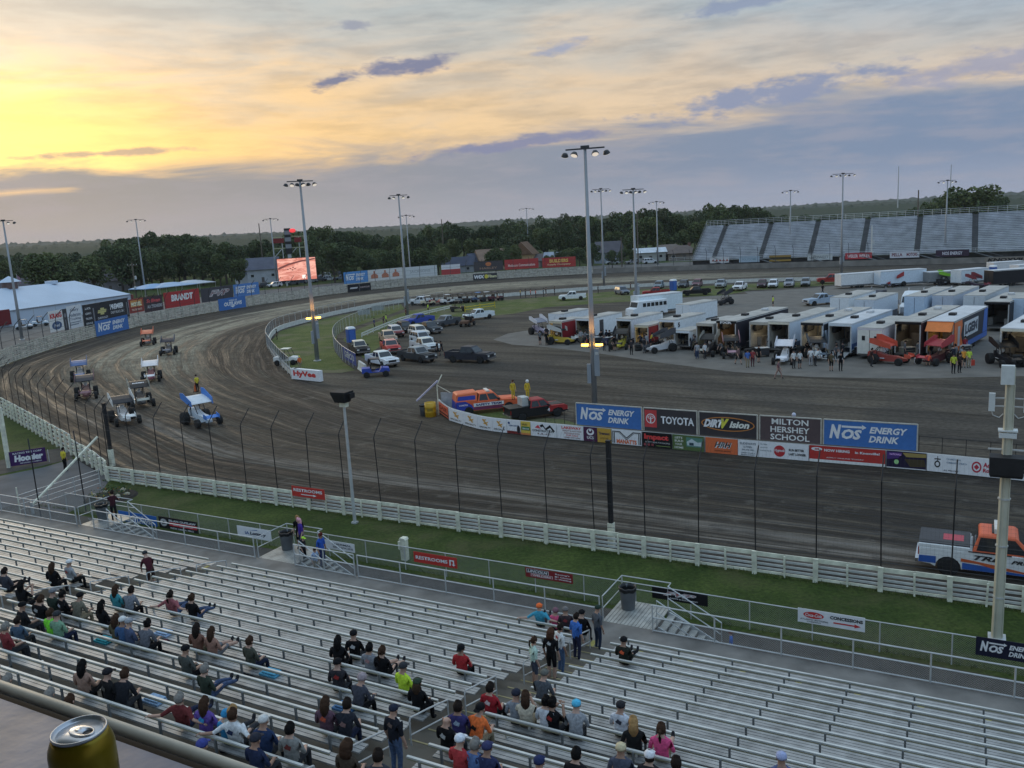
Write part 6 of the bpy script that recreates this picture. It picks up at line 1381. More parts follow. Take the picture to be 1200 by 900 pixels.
for u, v, w, lb in ((427, 371, 1.9, 'white notice board on the infield grass by the turn'), (443, 366, 1.9, 'grey notice board on the infield grass by the turn')):
    t0 = thing('notice_board', lb, 'sign', G(u, v), RAD(15)); MB().box((0, 0, .9), (w * 1.3, .06, 1.0)).build('panel', paint(150, 156, 156), t0); MB().box((-.6, .05, .5), (.06, .06, 1.0)).build('leg', galv, t0); MB().box((.6, .05, .5), (.06, .06, 1.0)).build('leg', galv, t0)
# ------------------------------------------------------------------ long white tent beyond the turn
def tent():
    A = Vector((-101, 231, 0)); a = Vector((-.265, -.964, 0)); w = Vector((-.964, .265, 0)); L_, D_ = 80.0, 24.0
    ze = z_at(A, 344.5); ridge0 = A + w * (D_ / 2) + a * 6.0; zr = z_at(ridge0, 329)
    t0 = thing('event_tent', 'long white event tent with a small cupola beyond the turn', 'tent', A)
    tm_ = M('tent_fabric', (.52, .60, .70), .6, 0, .08, .15); o = A
    def P(x, y, z): q = a * x + w * y; return (q.x, q.y, z)
    MB().add([P(0, 0, ze), P(L_, 0, ze), P(L_ - 6, D_ / 2, zr), P(6, D_ / 2, zr), P(0, D_, ze), P(L_, D_, ze)], [(0, 1, 2, 3), (4, 3, 2, 5), (0, 3, 4), (1, 5, 2)]).build('roof', tm_, t0)
    n = 12
    for i in range(n):
        x0, x1 = L_ * i / n, L_ * (i + 1) / n; MB().add([P(x0 + .03, .1, 0), P(x1 - .03, .1, 0), P(x1 - .03, .1, ze - .12), P(x0 + .03, .1, ze - .12)], [(0, 1, 2, 3)]).build('side_panel', tm_, t0)
    MB().beam(P(0, -.05, ze - .1), P(L_, -.05, ze - .1), .12, .22).build('eave_trim', M('eave_grey', (.25, .27, .3), .6, 0, .1, 1), t0)
    MB().add([P(.02, .1, 0), P(.02, D_, 0), P(.02, D_, ze - .1), P(.02, .1, ze - .1)], [(0, 1, 2, 3)]).build('end_panel', tm_, t0)
    MB().beam(P(-.2, -.2, 0), P(-.2, -.2, ze - .2), .5, .5).build('corner_post', paint(120, 60, 56), t0)
    c = P(27, D_ / 2, 0); cu = MB().box((c[0], c[1], zr + .5), (2.4, 2.4, 1.6), 0, RAD(-15)).build('cupola', M('cupola_brown', (.16, .10, .09), .7, 0, .2, 1), t0)
    MB().loft([[(c[0] + x * s_, c[1] + y * s_, z) for x, y in ((-1, -1), (1, -1), (1, 1), (-1, 1))] for s_, z in ((1.9, zr + 1.3), (.1, zr + 2.7))]).build('cupola_roof', tm_, cu)
    c = P(14, D_ / 2, 0); MB().box((c[0], c[1], zr + .2), (3.0, 1.2, .8), 0, RAD(-15)).build('ridge_vent', tm_, t0)
    c = P(44, 0, 0); MB().box((c[0] + .3, c[1] - .1, 2.2), (.3, 7.0, 3.4), 0, RAD(-15)).build('red_door', paint(110, 30, 34), t0)
tent()
for u, v, vt, lb in ((24, 352, 321, 'bare flagpole with drooping flag behind the tent'),):
    b = G(u, v); h = rise(u, v, vt); t0 = thing('flagpole', lb, 'flagpole', b); MB().tube([(0, 0, 0), (0, 0, h)], .08, 6).build('pole', galv, t0); MB().add([(0, 0, h - .3), (1.0, .2, h - 1.2), (.9, .3, h - 3.6), (0, 0, h - 2.2)], [(0, 1, 2, 3)]).build('flag', paint(150, 110, 130), t0)
tn = MB()
# low blue canopies behind the turn banners
for u, v, w, c_, lb in ((180, 347, 12, (150, 180, 214), 'pale blue canopy behind the turn banners'), (200, 345, 16, (170, 190, 214), 'pale blue and white canopy behind the turn banners'), (225, 342, 14, (196, 202, 210), 'white canopy behind the red turn banner')):
    b = G(u, v); t0 = thing('canopy', lb, 'canopy', b, RAD(60), 'canopies behind the turn')
    MB().loft([[(x * w / 2 * s_, y * 4 * s_, z) for x, y in ((-1, -1), (1, -1), (1, 1), (-1, 1))] for s_, z in ((1.0, 2.6), (1.0, 2.8), (.2, 3.9))]).build('top', M('canopy_%d' % u, lin(*c_), .6, 0, .1, .5), t0)
    for x in (-1, 1):
        for y in (-1, 1): MB().box((x * w / 2 * .97, y * 3.9, 1.3), (.1, .1, 2.6)).build('leg', galv, t0)
# ------------------------------------------------------------------ video screen and scoreboard tower
sb = G(350, 334.5); t0 = thing('video_screen', 'large video screen showing the race in salmon tones', 'screen', sb, RAD(12))
z0, z1 = z_at(sb, 328.0), z_at(sb, 302.5); w = (371 - 328) / 1000 * sb.y * 1.0
MB().box((0, .25, (z0 + z1) / 2), (w + .4, .5, z1 - z0 + .4)).build('housing', trim_m, t0)
def screen_material():
    m, t, b = nodes_of('screen_picture'); T = TN(t); o = T.new('ShaderNodeTexCoord').outputs['Object']
    n1 = T.noise(o, (.16, 1, .55), 1, 5, .6, 0, 1.5); n2 = T.noise(o, (.5, 1, 1.6), 1, 4, .6)
    c = T.mix(T.step(n1, .38, .62), (.62, .20, .15), (.95, .48, .38)); c = T.mix(T.math('MULTIPLY', T.step(n2, .56, .68), .5), c, (.40, .13, .11))
    t.links.new(c, b.inputs['Emission Color']); b.inputs['Emission Strength'].default_value = 1.0; b.inputs['Base Color'].default_value = (.02, .02, .02, 1); return m
MB().add([(-w / 2, -.02, z0), (w / 2, -.02, z0), (w / 2, -.02, z1), (-w / 2, -.02, z1)], [(0, 1, 2, 3)]).build('display', screen_material(), t0)
dk = M('screen_dark', (.2, .07, .06), .6, 0, .1, 2, emit=.35, ecol=(.35, .10, .08)); wt = M('screen_white', (.9, .8, .7), .6, 0, .05, 2, emit=.9, ecol=(1, .85, .75))
arcp = [(-w / 2 + .1, .60), (-w * .2, .78), (w * .15, .90), (w / 2 - .1, .96), (w / 2 - .1, .90), (w * .15, .83), (-w * .2, .70), (-w / 2 + .1, .50)]
MB().add([(x, -.05, z0 + (z1 - z0) * f) for x, f in arcp], [tuple(range(8))]).build('picture_track', dk, t0)
for x, f in ((-w * .24, .48), (-w * .17, .52), (-w * .1, .56), (-w * .12, .45), (-w * .05, .5)): MB().add([(x - .25, -.06, z0 + (z1 - z0) * f), (x + .25, -.06, z0 + (z1 - z0) * f), (x + .25, -.06, z0 + (z1 - z0) * (f + .05)), (x - .25, -.06, z0 + (z1 - z0) * (f + .05))], [(0, 1, 2, 3)]).build('picture_car', dk, t0)
MB().add([(w * .12, -.06, z0 + .4), (w * .21, -.06, z0 + .4), (w * .21, -.06, z0 + 1.6), (w * .12, -.06, z0 + 1.6)], [(0, 1, 2, 3)]).build('picture_caption', wt, t0)
for x in (-w * .3, w * .3): MB().box((x, .7, z0 / 2), (.5, .4, z0)).build('support', galv, t0)
tw = G(352, 332); t0 = thing('scoreboard_tower', 'dark scoreboard pylon with red beacon above the video screen', 'scoreboard', tw, RAD(12)); Z = lambda v: z_at(tw, v); k_ = tw.y / 1000
MB().box((-9 * k_, 0, (Z(297) + Z(267)) / 2), (7 * k_, 1.2, Z(267) - Z(297))).build('pylon', trim_m, t0); MB().box((-9 * k_, 0, Z(297) / 2), (1.2, .8, Z(297))).build('column', galv, t0)
MB().lathe([(.2, -.7), (.9, -.5), (1.1, 0), (.9, .5), (.2, .7)], (-3 * k_, -.6, Z(270)), 10).build('red_beacon', M('beacon_red', (.7, .03, .03), .4, 0, .05, 2, emit=.8, ecol=(.9, .06, .07)), t0)
for i, v in enumerate((288, 280, 272)): MB().box((-9 * k_, -.65, Z(v)), (2.0, .06, 1.4)).build('number_panel', M('number_grey', (.25, .26, .28), .6), t0)
for x in (-26, -16, 3, 10): MB().box((x * k_, .2, Z(277) / 2), (.28, .28, Z(277))).build('frame_post', galv, t0)
for v in (277, 290): MB().beam((-27 * k_, .2, Z(v)), (11 * k_, .2, Z(v)), .3, .3).build('frame_beam', M('frame_yellow', (.40, .40, .24), .6, 0, .1, 1), t0)
for x in (-26, -10): MB().beam((x * k_, .2, Z(300)), ((x + 10) * k_, .2, Z(290)), .22).build('frame_brace', galv, t0)
for x, wd in ((-20, 13), (2, 8)): MB().box((x * k_, -.1, Z(281)), (wd * k_, .3, 1.6)).build('red_sign', paint(120, 36, 36), t0)
# ------------------------------------------------------------------ houses
brick_ = lambda c: M('wall_%d_%d_%d' % c, lin(*c), .8, 0, .15, .5); 
def house(u, v, w, d, hw, hr, deg, wall, roof, label, name='house', hip=0.0, chim=False):
    _r = ray(u, 262); _D = min(325.0, G(u, v).y); t0 = thing(name, label, 'house', (_r[0] * _D / _r[1], _D, 0), RAD(deg), 'houses beyond the track')
    MB().prism([(-w / 2, 0), (w / 2, 0), (w / 2, hw), (-w / 2, hw)], -d / 2, d / 2).build('wall', brick_(wall), t0)
    rm = M('roof_%d_%d_%d' % roof, lin(*roof), .85, 0, .2, .4); e = .6; y1 = d / 2 + e; x1 = w / 2 + e
    r = MB().add([(-x1, -y1, hw - .1), (x1, -y1, hw - .1), (x1, y1, hw - .1), (-x1, y1, hw - .1), (-x1 + hip, 0, hw + hr), (x1 - hip, 0, hw + hr)], [(0, 1, 5, 4), (2, 3, 4, 5), (0, 4, 3), (1, 2, 5), (0, 3, 2, 1)]).build('roof', rm, t0)
    if chim: MB().box((w * .2, d * .15, hw + hr), (.9, .9, 1.6)).build('chimney', brick_((120, 90, 80)), r)
    n = max(2, int(w / 3.2))
    for i in range(n):
        x = -w / 2 + w * (i + .5) / n
        if i == n // 2: MB().box((x, -d / 2 - .03, 1.05), (1.0, .06, 2.1)).build('door', paint(90, 84, 80), t0); continue
        wd = MB().box((x, -d / 2 - .03, hw * .55), (1.3, .07, 1.2)).build('window', M('window_frame', (.6, .6, .58), .6), t0); MB().box((x, -d / 2 - .075, hw * .55), (1.1, .02, 1.0)).build('pane', glass_m, wd)
house(10, 350, 14, 12, 3.6, 3.4, 20, (120, 118, 118), (78, 74, 78), 'dark-roofed house behind the left end of the tent')
house(125, 338, 17, 12, 3.8, 4.4, 8, (128, 126, 130), (84, 80, 84), 'wide dark-roofed building behind the tent')
house(303, 331, 11, 10, 5.0, 4.2, 10, (176, 178, 184), (92, 94, 106), 'slate-roofed house with pale walls beside the video screen')
house(283, 330, 8, 8, 3.4, 2.2, 10, (190, 192, 196), (104, 106, 116), 'small pale shed beside the slate-roofed house')
house(535, 319, 11, 9, 2.6, 3.0, -4, (150, 152, 158), (62, 68, 84), 'low house with dark blue roof behind the red and white banner')
house(561, 315, 10, 9, 2.8, 3.6, 25, (160, 164, 172), (70, 76, 92), 'gabled house with dark blue roof behind the dark banner')
house(572, 303, 10, 10, 3.6, 4.0, 15, (160, 134, 110), (126, 104, 88), 'tan house with brown roof above the dark blue roofs')
house(613, 306, 7, 8, 5.0, 4.6, 70, (176, 146, 108), (110, 84, 64), 'tall tan gabled hall among the trees')
house(632, 310, 12, 9, 2.4, 2.4, 0, (150, 140, 130), (96, 88, 88), 'low brown house behind the red banners')
house(650, 307, 8, 8, 3.0, 2.2, -8, (190, 196, 204), (150, 158, 168), 'small pale-roofed house behind the red banner with yellow letters')
house(712, 304, 9, 9, 4.0, 4.0, -20, (150, 156, 166), (86, 84, 90), 'grey gabled house behind the pit light poles')
house(760, 306, 11, 9, 3.4, 1.5, -3, (176, 176, 172), (196, 202, 208), 'pale low house with white roof beyond the far straight')
house(800, 304, 12, 10, 2.6, 2.6, -6, (120, 108, 98), (104, 92, 86), 'brown house with hipped roof beside the far grandstand', hip=5, chim=True)
house(782, 301, 10, 10, 3.0, 2.6, 20, (130, 112, 100), (112, 100, 92), 'brown gabled house behind the pale low house', hip=2)
# ------------------------------------------------------------------ far grandstand
wl = [p for p in turn[split_i:]]; f0 = line_at(offset(wl, 13), 786, 2.3); fd = (line_at(offset(wl, 13), 1180, 2.3) - f0); fa = math.atan2(fd.y, fd.x)
t0 = thing('far_grandstand', 'long bare aluminium grandstand along the far straight', 'grandstand', f0, fa)
NS, BAYW, AIS = 11, 12.6, 1.5; NR, RR, HH, ZB = 22, .78, .455, 2.3
fs_alu = M('far_bench', (.74, .78, .84), .5, .1, .3, .4); fs_dark = M('far_structure', (.10, .105, .11), .8, .2, .3, .5); fs_step = M('far_steps', (.20, .21, .22), .8, .1, .25, .4); fs_ris = M('far_riser', (.34, .36, .39), .7, .1, .3, .4); fs_ais = M('far_aisle', (.13, .135, .14), .8, .1, .25, .4)
for b_ in range(NS):
    x0 = b_ * (BAYW + AIS) + (7.0 if b_ == 0 else 0) ; x1 = b_ * (BAYW + AIS) + BAYW
    m_ = MB(); d_ = MB()
    for r_ in range(NR):
        y, z = r_ * RR, ZB + r_ * HH
        m_.box(((x0 + x1) / 2, y + .15, z + .42), (x1 - x0, .30, .05)); m_.box(((x0 + x1) / 2, y + .62, z + .02), (x1 - x0, .34, .04))
        d_.box(((x0 + x1) / 2, y + .80, z + .20), (x1 - x0, .03, .36))
    m_.build('bench_block', fs_alu, t0, kind='stuff'); d_.build('riser_block', fs_ris, t0, kind='stuff')
    st_ = MB()
    for r_ in range(NR): st_.box((x1 + AIS / 2, r_ * RR + .4, ZB + r_ * HH - .2), (AIS - .1, RR, .42)).box((x1 + AIS / 2, r_ * RR + .1, ZB + r_ * HH + .05), (AIS - .1, RR * .4, .10))
    st_.build('aisle_stairs', fs_ais, t0)
    rp = MB(); rp.beam((x1 + AIS / 2, -1.0, ZB - .1), (x1 + AIS / 2 + 6.5, -2.2, .1), 1.4, .16); rp.beam((x1 + AIS / 2, -1.7, ZB + .9), (x1 + AIS / 2 + 6.5, -2.9, 1.1), .08, .08); rp.build('ramp', fs_step, t0)
    for x in (x0, x1): MB().box((x, NR * RR, (ZB + NR * HH) / 2), (.3, .3, ZB + NR * HH)).build('column', fs_dark, t0)
    q_ = MB(); top_ = ZB + NR * HH
    for x in [x0 + (x1 + AIS - x0) * i / 6 for i in range(7)]: q_.tube([(x, NR * RR, top_ - .6), (x, NR * RR, top_ + 1.5)], .05, 4)
    for z in (.5, 1.0, 1.5): q_.tube([(x0, NR * RR, top_ + z), (x1 + AIS, NR * RR, top_ + z)], .04, 4)
    q_.build('back_railing', galv, t0)
TLEN = NS * (BAYW + AIS)
MB().box((TLEN / 2, -.8, ZB - .06), (TLEN, 1.5, .12)).build('front_walk', fs_step, t0)
MB().box((TLEN / 2 + 3, .1, ZB / 2 - .1), (TLEN - 8, .1, ZB - .3)).build('front_skirt', fs_dark, t0)
fr = MB()
for z in (.55, 1.05): fr.tube([(0, -1.5, ZB + z), (TLEN, -1.5, ZB + z)], .04, 4)
for i in range(int(TLEN / 2.4)): fr.tube([(i * 2.4, -1.5, ZB - .1), (i * 2.4, -1.5, ZB + 1.05)], .035, 4)
fr.build('front_railing', galv, t0)
MB().beam((7, .0, ZB + 1.0), (7, NR * RR, ZB + NR * HH + 1.1), .10).beam((7, 0, ZB - .2), (7, NR * RR, ZB + NR * HH - .3), .3, .5).build('end_rail', fs_step, t0)
ce = f0 + Vector((math.cos(fa), math.sin(fa), 0)) * TLEN; fl = [f0 + Vector((math.sin(fa), -math.cos(fa), 0)) * 1.7, ce + Vector((math.sin(fa), -math.cos(fa), 0)) * 1.7]
for u0, u1, c_, it, lb in ((848, 877, (190, 190, 190), [('p', [(.1 + i * .18, .3), (.18 + i * .18, .7), (.26 + i * .18, .3)], (150, 70, 60)) for i in range(5)], 'pale banner with row of marks on the far grandstand'), (892, 922, (150, 168, 180), [('t', 'POLYDOME', .5, .5, .7, .4, (120, 140, 150))], 'pale blue banner on the far grandstand'), (936, 967, (150, 120, 50), [('r', 0, .3, 1, .7, (60, 56, 40))], 'yellow and dark banner on the far grandstand'), (990, 1024, (176, 180, 178), [('t', 'MIDWEST', .5, .5, .7, .4, (120, 124, 124))], 'white banner on the far grandstand beside the red one'), (1041, 1076, (176, 54, 60), [('t', 'WEILER', .28, .5, .4, .5, (226, 200, 200), .03), ('t', 'WEILER', .72, .5, .4, .5, (226, 200, 200), .03)], 'red banner with white letters on the far grandstand'), (1099, 1136, (190, 190, 194), [('t', 'PELLA', .25, .5, .36, .5, (110, 40, 50), .03), ('t', 'MOTORS', .75, .5, .36, .5, (110, 40, 50), .03)], 'white banner with maroon letters on the far grandstand'), (1156, 1196, (60, 44, 60), [('t', 'NOS ENERGY', .5, .5, .6, .5, (200, 196, 206), .03)], 'dark purple banner on the far grandstand')):
    seg_sign(lb, 'banner', fl, u0, u1, 0, 0, c_, it, 'banners on the far grandstand', ZB - 1.0, ZB + .75, name='stand_banner', th=.06)
for u, vt, vb, lb in ((1052, 195, 232, 'thin distant radio mast beyond the far grandstand'), (1113, 193, 225, 'thin distant radio mast beside the big tree')):
    p = Vector(ray(u, 240)) ; k_ = 900 / p.y; b = Vector((p.x * k_, 900, 0)); t0 = thing('radio_mast', lb, 'mast', b); h = z_at(b, vt); MB().tube([(0, 0, 0), (0, 0, h)], [.7, .35], 5).build('mast', galv, t0); MB().box((0, 0, h * .7), (1.6, .4, .4)).build('antenna', galv, t0)
# ------------------------------------------------------------------ trees
bark = M('bark', (.07, .055, .045), .9, 0, .3, 2)
leafm = [M('leaf_dark', (.064, .090, .034), .8, 0, .35, .6), M('leaf_mid', (.092, .122, .042), .8, 0, .35, .6), M('leaf_light', (.125, .150, .050), .8, 0, .35, .6), M('leaf_olive', (.095, .105, .050), .8, 0, .35, .6)]
def crown_mesh(sd, conif=False, n=3200):
    r = random.Random(sd); lobes = []
    for i in range(r.randint(9, 13)):
        a = r.uniform(0, 6.283); rr = r.uniform(.05, .30); z = r.uniform(.34, .86); s_ = r.uniform(.13, .22) * (1.25 - .5 * z)
        if conif: rr *= .5 * (1.1 - z); s_ = .17 * (1.15 - z)
        lobes.append((Vector((rr * math.cos(a), rr * math.sin(a), z)), s_, r.choice((0, 0, 1, 1, 2))))
    lobes.append((Vector((0, 0, .62)), .25 if not conif else .12, 0)); m = MB()
    for i in range(n):
        c, s_, k = r.choice(lobes); d = Vector((r.gauss(0, 1), r.gauss(0, 1), r.gauss(0, 1))).normalized(); p = c + d * s_ * r.uniform(.62, 1.06) ** .6
        p.z = max(.16, min(1.0, p.z)); u_ = Vector((r.gauss(0, 1), r.gauss(0, 1), r.gauss(0, .7))).normalized(); w_ = (u_.orthogonal() * math.cos(i) + u_.cross(u_.orthogonal()) * math.sin(i)).normalized(); q = r.uniform(.016, .034)
        m.add([p - u_ * q, p + w_ * q * .7, p + u_ * q, p - w_ * q * .7], [(0, 1, 2, 3)], min(1, max(0, k - r.randint(0, 1))))
    return m
def trunk_mesh(sd):
    r = random.Random(sd); m = MB(); m.tube([(0, 0, -.01), (.01, 0, .2), (0, .01, .55)], [.028, .022, .012], 7)
    for i in range(5):
        a = i * 1.3 + r.random(); m.tube([(0, 0, .22 + .05 * i), (.12 * math.cos(a), .12 * math.sin(a), .42 + .05 * i), (.2 * math.cos(a), .2 * math.sin(a), .58 + .04 * i)], [.012, .008, .004], 5)
    return m.mesh('trunk', bark)
CR = []
for sd in range(6):
    cm = crown_mesh(sd + 20, sd == 5); CR.append([cm.mesh('crown', list(pr)) for pr in ((leafm[0], leafm[1]), (leafm[1], leafm[2]), (leafm[0], leafm[3]))])
TRK = [trunk_mesh(s) for s in range(3)]
TL = ['dense dark green tree in the wood beyond the track', 'fresh green bushy tree in the wood beyond the track', 'olive green loose tree in the wood beyond the track']
SKY = [(-60, 300), (0, 297), (40, 299), (90, 298), (122, 290), (140, 276), (180, 275), (205, 276), (225, 280), (255, 287), (290, 286), (330, 278), (352, 268), (375, 266), (395, 270), (420, 278), (450, 279), (480, 274), (493, 265), (515, 263), (540, 268), (575, 262), (600, 257), (625, 262), (645, 253), (680, 251), (705, 255), (728, 247), (760, 246), (790, 250), (815, 252), (835, 242), (858, 238), (880, 243), (905, 248), (940, 254), (1000, 255), (1060, 246), (1085, 240), (1105, 230), (1140, 222), (1165, 229), (1180, 240), (1260, 240)]
def sky_v(u):
    for (a, va), (b, vb) in zip(SKY, SKY[1:]):
        if a <= u <= b: return va + (vb - va) * (u - a) / (b - a)
    return 260
rt = random.Random(11); nt = 0
def tree(u, D, vtop, kind, wmul=1.0, label=None, group='trees beyond the track', hmin=5.0):
    global nt
    r = ray(u, 262); k = D / r[1]; b = Vector((r[0] * k, D, 0)); h = max(hmin, min(24, z_at(b, vtop)))
    t0 = thing('tree', label or TL[kind], 'tree', b, rt.uniform(0, 6.28), group, 1.0); t0.scale = (h * wmul, h * wmul, h * 1.08)
    obj('trunk', TRK[nt % 3], t0); obj('crown', CR[rt.randrange(5) if kind != 3 else 5][min(kind, 2)], t0); nt += 1
u = -40
while u < 840:
    tree(u, rt.uniform(375, 430), sky_v(u) + rt.uniform(-1, 5), rt.choice((0, 0, 1, 2)), rt.uniform(.85, 1.15)); u += rt.uniform(9, 15)
u = -40
while u < 820:
    tree(u, rt.uniform(342, 368), sky_v(u) + rt.uniform(10, 24), rt.choice((0, 1, 1, 2)), rt.uniform(.9, 1.25)); u += rt.uniform(13, 24)
u = 830
while u < 1250:
    tree(u, rt.uniform(370, 470), sky_v(u) + rt.uniform(-1, 4), rt.choice((0, 0, 1)), rt.uniform(.85, 1.1)); u += rt.uniform(9, 15)
u = -60
while u < 1260:
    tree(u, rt.uniform(500, 680), sky_v(u) + rt.uniform(2, 9), rt.choice((0, 0, 2)), rt.uniform(1.0, 1.4), 'distant tree rising above the nearer wood'); u += rt.uniform(9, 15)
for u, D, vt, kd, w_, lb in ((45, 262, 300, 1, 1.3, 'bright green round tree behind the white tent'), (62, 268, 302, 0, .95, 'dark narrow tree behind the tent cupola'), (100, 290, 297, 1, 1.3, 'pale green tree right of the tent cupola'), (250, 285, 300, 0, .95, 'dark green tree in front of the slate-roofed house'), (272, 280, 306, 0, 1.1, 'round dark bush-like tree beside the slate-roofed house'), (665, 335, 262, 0, .62, 'tall dark conifer-like tree above the red banners'), (690, 338, 256, 0, .7, 'tall dark tree behind the main light pole'), (728, 335, 286, 0, .9, 'small dark tree beside the grey gabled house'), (592, 336, 285, 0, 1.0, 'dark tree beside the tall tan hall'), (1140, 330, 222, 1, 1.35, 'largest broad tree rising behind the far grandstand'), (1118, 350, 229, 0, 1.2, 'broad dark tree beside the largest tree')):
    tree(u, D, vt, kd, w_, lb, 'trees close to the track')
for a, b in ((372, 512), (578, 604), (640, 700), (716, 742), (120, 285), (816, 830)):
    u = a
    while u < b: tree(u, rt.uniform(288, 318) + (25 if u < 300 else 0), rt.uniform(286, 300), rt.choice((0, 0, 1)), rt.uniform(.9, 1.2), 'leafy tree standing close behind the turn banners', hmin=4); u += rt.uniform(9, 17)
print('trees', nt)
# ------------------------------------------------------------------ people
SKIN, SHIRT, PANTS, CALF, SHOE, FORE = range(6)
def skeleton(kind):
    """joints: name -> (position, radius); bones: (a, b, region)"""
    J = {}; mir = lambda p: (p[0], -p[1], p[2])
    def put(n, p, r): J[n] = (Vector(p), r)
    if kind.startswith('sit'):
        f = .16 if kind == 'sit_forward' else (-.06 if kind == 'sit_back' else 0.0)
        put('pelvis', (0, 0, .55), .135); put('belly', (.02 + f * .35, 0, .72), .125); put('chest', (.0 + f * .9, 0, .93 - abs(f) * .15), .135); put('neck', (.03 + f * 1.15, 0, 1.07 - abs(f) * .2), .058); put('head', (.06 + f * 1.25, 0, 1.17 - abs(f) * .25), .092); put('crown', (.05 + f * 1.25, 0, 1.235 - abs(f) * .25), .080)
        cx, cz = J['chest'][0].x, J['chest'][0].z
        for s in (1, -1):
            k = 'l' if s > 0 else 'r'
            put('sh' + k, (cx, .185 * s, cz + .04), .066)
            if kind == 'sit_phone': put('el' + k, (cx + .16, .25 * s, cz - .18), .046); put('wr' + k, (cx + .36, .09 * s, cz + .02), .034); put('ha' + k, (cx + .42, .06 * s, cz + .07), .038)
            elif kind == 'sit_wave' and s > 0: put('el' + k, (cx + .10, .34, cz + .12), .046); put('wr' + k, (cx + .12, .36, cz + .38), .034); put('ha' + k, (cx + .13, .36, cz + .46), .038)
            elif kind == 'sit_back': put('el' + k, (cx - .10, .40 * s, cz - .10), .046); put('wr' + k, (cx - .16, .62 * s, cz - .10), .034); put('ha' + k, (cx - .16, .69 * s, cz - .11), .038)
            else: put('el' + k, (cx + .06, .26 * s, cz - .22), .046); put('wr' + k, (cx + .28, .17 * s, .68), .034); put('ha' + k, (cx + .36, .13 * s, .66), .038)
            put('hi' + k, (.06, .09 * s, .52), .10)
            if kind in ('sit_back', 'sit_legs'): put('kn' + k, (.46, .12 * s, .64), .066); put('an' + k, (.84, .10 * s, .52), .048); put('to' + k, (.90, .10 * s, .66), .042)
            else: put('kn' + k, (.44, .13 * s, .53), .066); put('an' + k, (.46, .12 * s, .09), .048); put('to' + k, (.62, .13 * s, .05), .042)
    else:
        bend = {'bend': .55, 'stand': 0, 'walk': .04, 'lean': .22}.get(kind, 0); hz = .94
        put('pelvis', (0, 0, hz), .135); d = Vector((math.sin(bend), 0, math.cos(bend)))
        P = lambda h: Vector((0, 0, hz)) + d * h
        put('belly', P(.18), .125); put('chest', P(.40), .138); put('neck', P(.55) + Vector((.02, 0, 0)), .058); put('head', P(.66) + Vector((.05, 0, 0)), .092); put('crown', P(.725) + Vector((.04, 0, 0)), .080); c = P(.44)
        for s in (1, -1):
            k = 'l' if s > 0 else 'r'; st = .20 * s if kind == 'walk' else 0
            put('sh' + k, c + Vector((0, .19 * s, 0)), .066)
            if kind == 'bend': put('el' + k, c + Vector((.12, .24 * s, -.26)), .046); put('wr' + k, c + Vector((.26, .20 * s, -.44)), .034); put('ha' + k, c + Vector((.30, .19 * s, -.52)), .038)
            elif kind == 'lean': put('el' + k, c + Vector((.14, .26 * s, -.20)), .046); put('wr' + k, c + Vector((.34, .24 * s, -.22)), .034); put('ha' + k, c + Vector((.42, .23 * s, -.24)), .038)
            else: put('el' + k, c + Vector((-.02 - st * .6, .25 * s, -.28)), .046); put('wr' + k, c + Vector((.06 - st * .9, .25 * s, -.50)), .034); put('ha' + k, c + Vector((.09 - st, .24 * s, -.59)), .038)
            put('hi' + k, (0, .095 * s, hz - .06), .10); put('kn' + k, (.03 + st, .10 * s, .50), .066); put('an' + k, (-.02 + st * 1.6, .10 * s, .09), .048); put('to' + k, (.14 + st * 1.6, .11 * s, .045), .042)
    B = [('pelvis', 'belly', SHIRT), ('belly', 'chest', SHIRT), ('chest', 'neck', SHIRT), ('neck', 'head', SKIN), ('head', 'crown', SKIN)]
    for k in 'lr': B += [('chest', 'sh' + k, SHIRT), ('sh' + k, 'el' + k, SHIRT), ('el' + k, 'wr' + k, FORE), ('wr' + k, 'ha' + k, SKIN), ('pelvis', 'hi' + k, PANTS), ('hi' + k, 'kn' + k, PANTS), ('kn' + k, 'an' + k, CALF), ('an' + k, 'to' + k, SHOE)]
    return J, B
POSES = ['sit', 'sit_forward', 'sit_back', 'sit_legs', 'sit_phone', 'sit_wave', 'stand', 'walk', 'bend', 'lean']
tmp = []
for kd in POSES:
    J, B = skeleton(kd); names = list(J); me = bpy.data.meshes.new('body'); me.from_pydata([J[n][0] for n in names], [(names.index(a), names.index(b)) for a, b, _ in B], [])
    o = bpy.data.objects.new('body', me); C.objects.link(o); sk = o.modifiers.new('skin', 'SKIN'); sk.use_smooth_shade = True
    for i, n in enumerate(names):
        sv = me.skin_vertices[0].data[i]; r = J[n][1]; wide = {'chest': 1.18, 'pelvis': 1.12, 'belly': 1.10}.get(n, 1.0); sv.radius = (r * wide, r * (.86 if n in ('chest', 'belly') else 1.0)); sv.use_root = (n == 'pelvis')
    ss = o.modifiers.new('sub', 'SUBSURF'); ss.levels = ss.render_levels = 1; tmp.append((kd, o, J, B))
dg = bpy.context.evaluated_depsgraph_get(); BODY = {}; HEAD = {}
pslots = [M('skin_tone', (.42, .25, .18), .6, 0, .08, 9), cloth(120, 120, 120), cloth(50, 60, 84), cloth(50, 60, 84), M('shoe', (.04, .04, .045), .7), M('skin_tone', (.42, .25, .18), .6)]
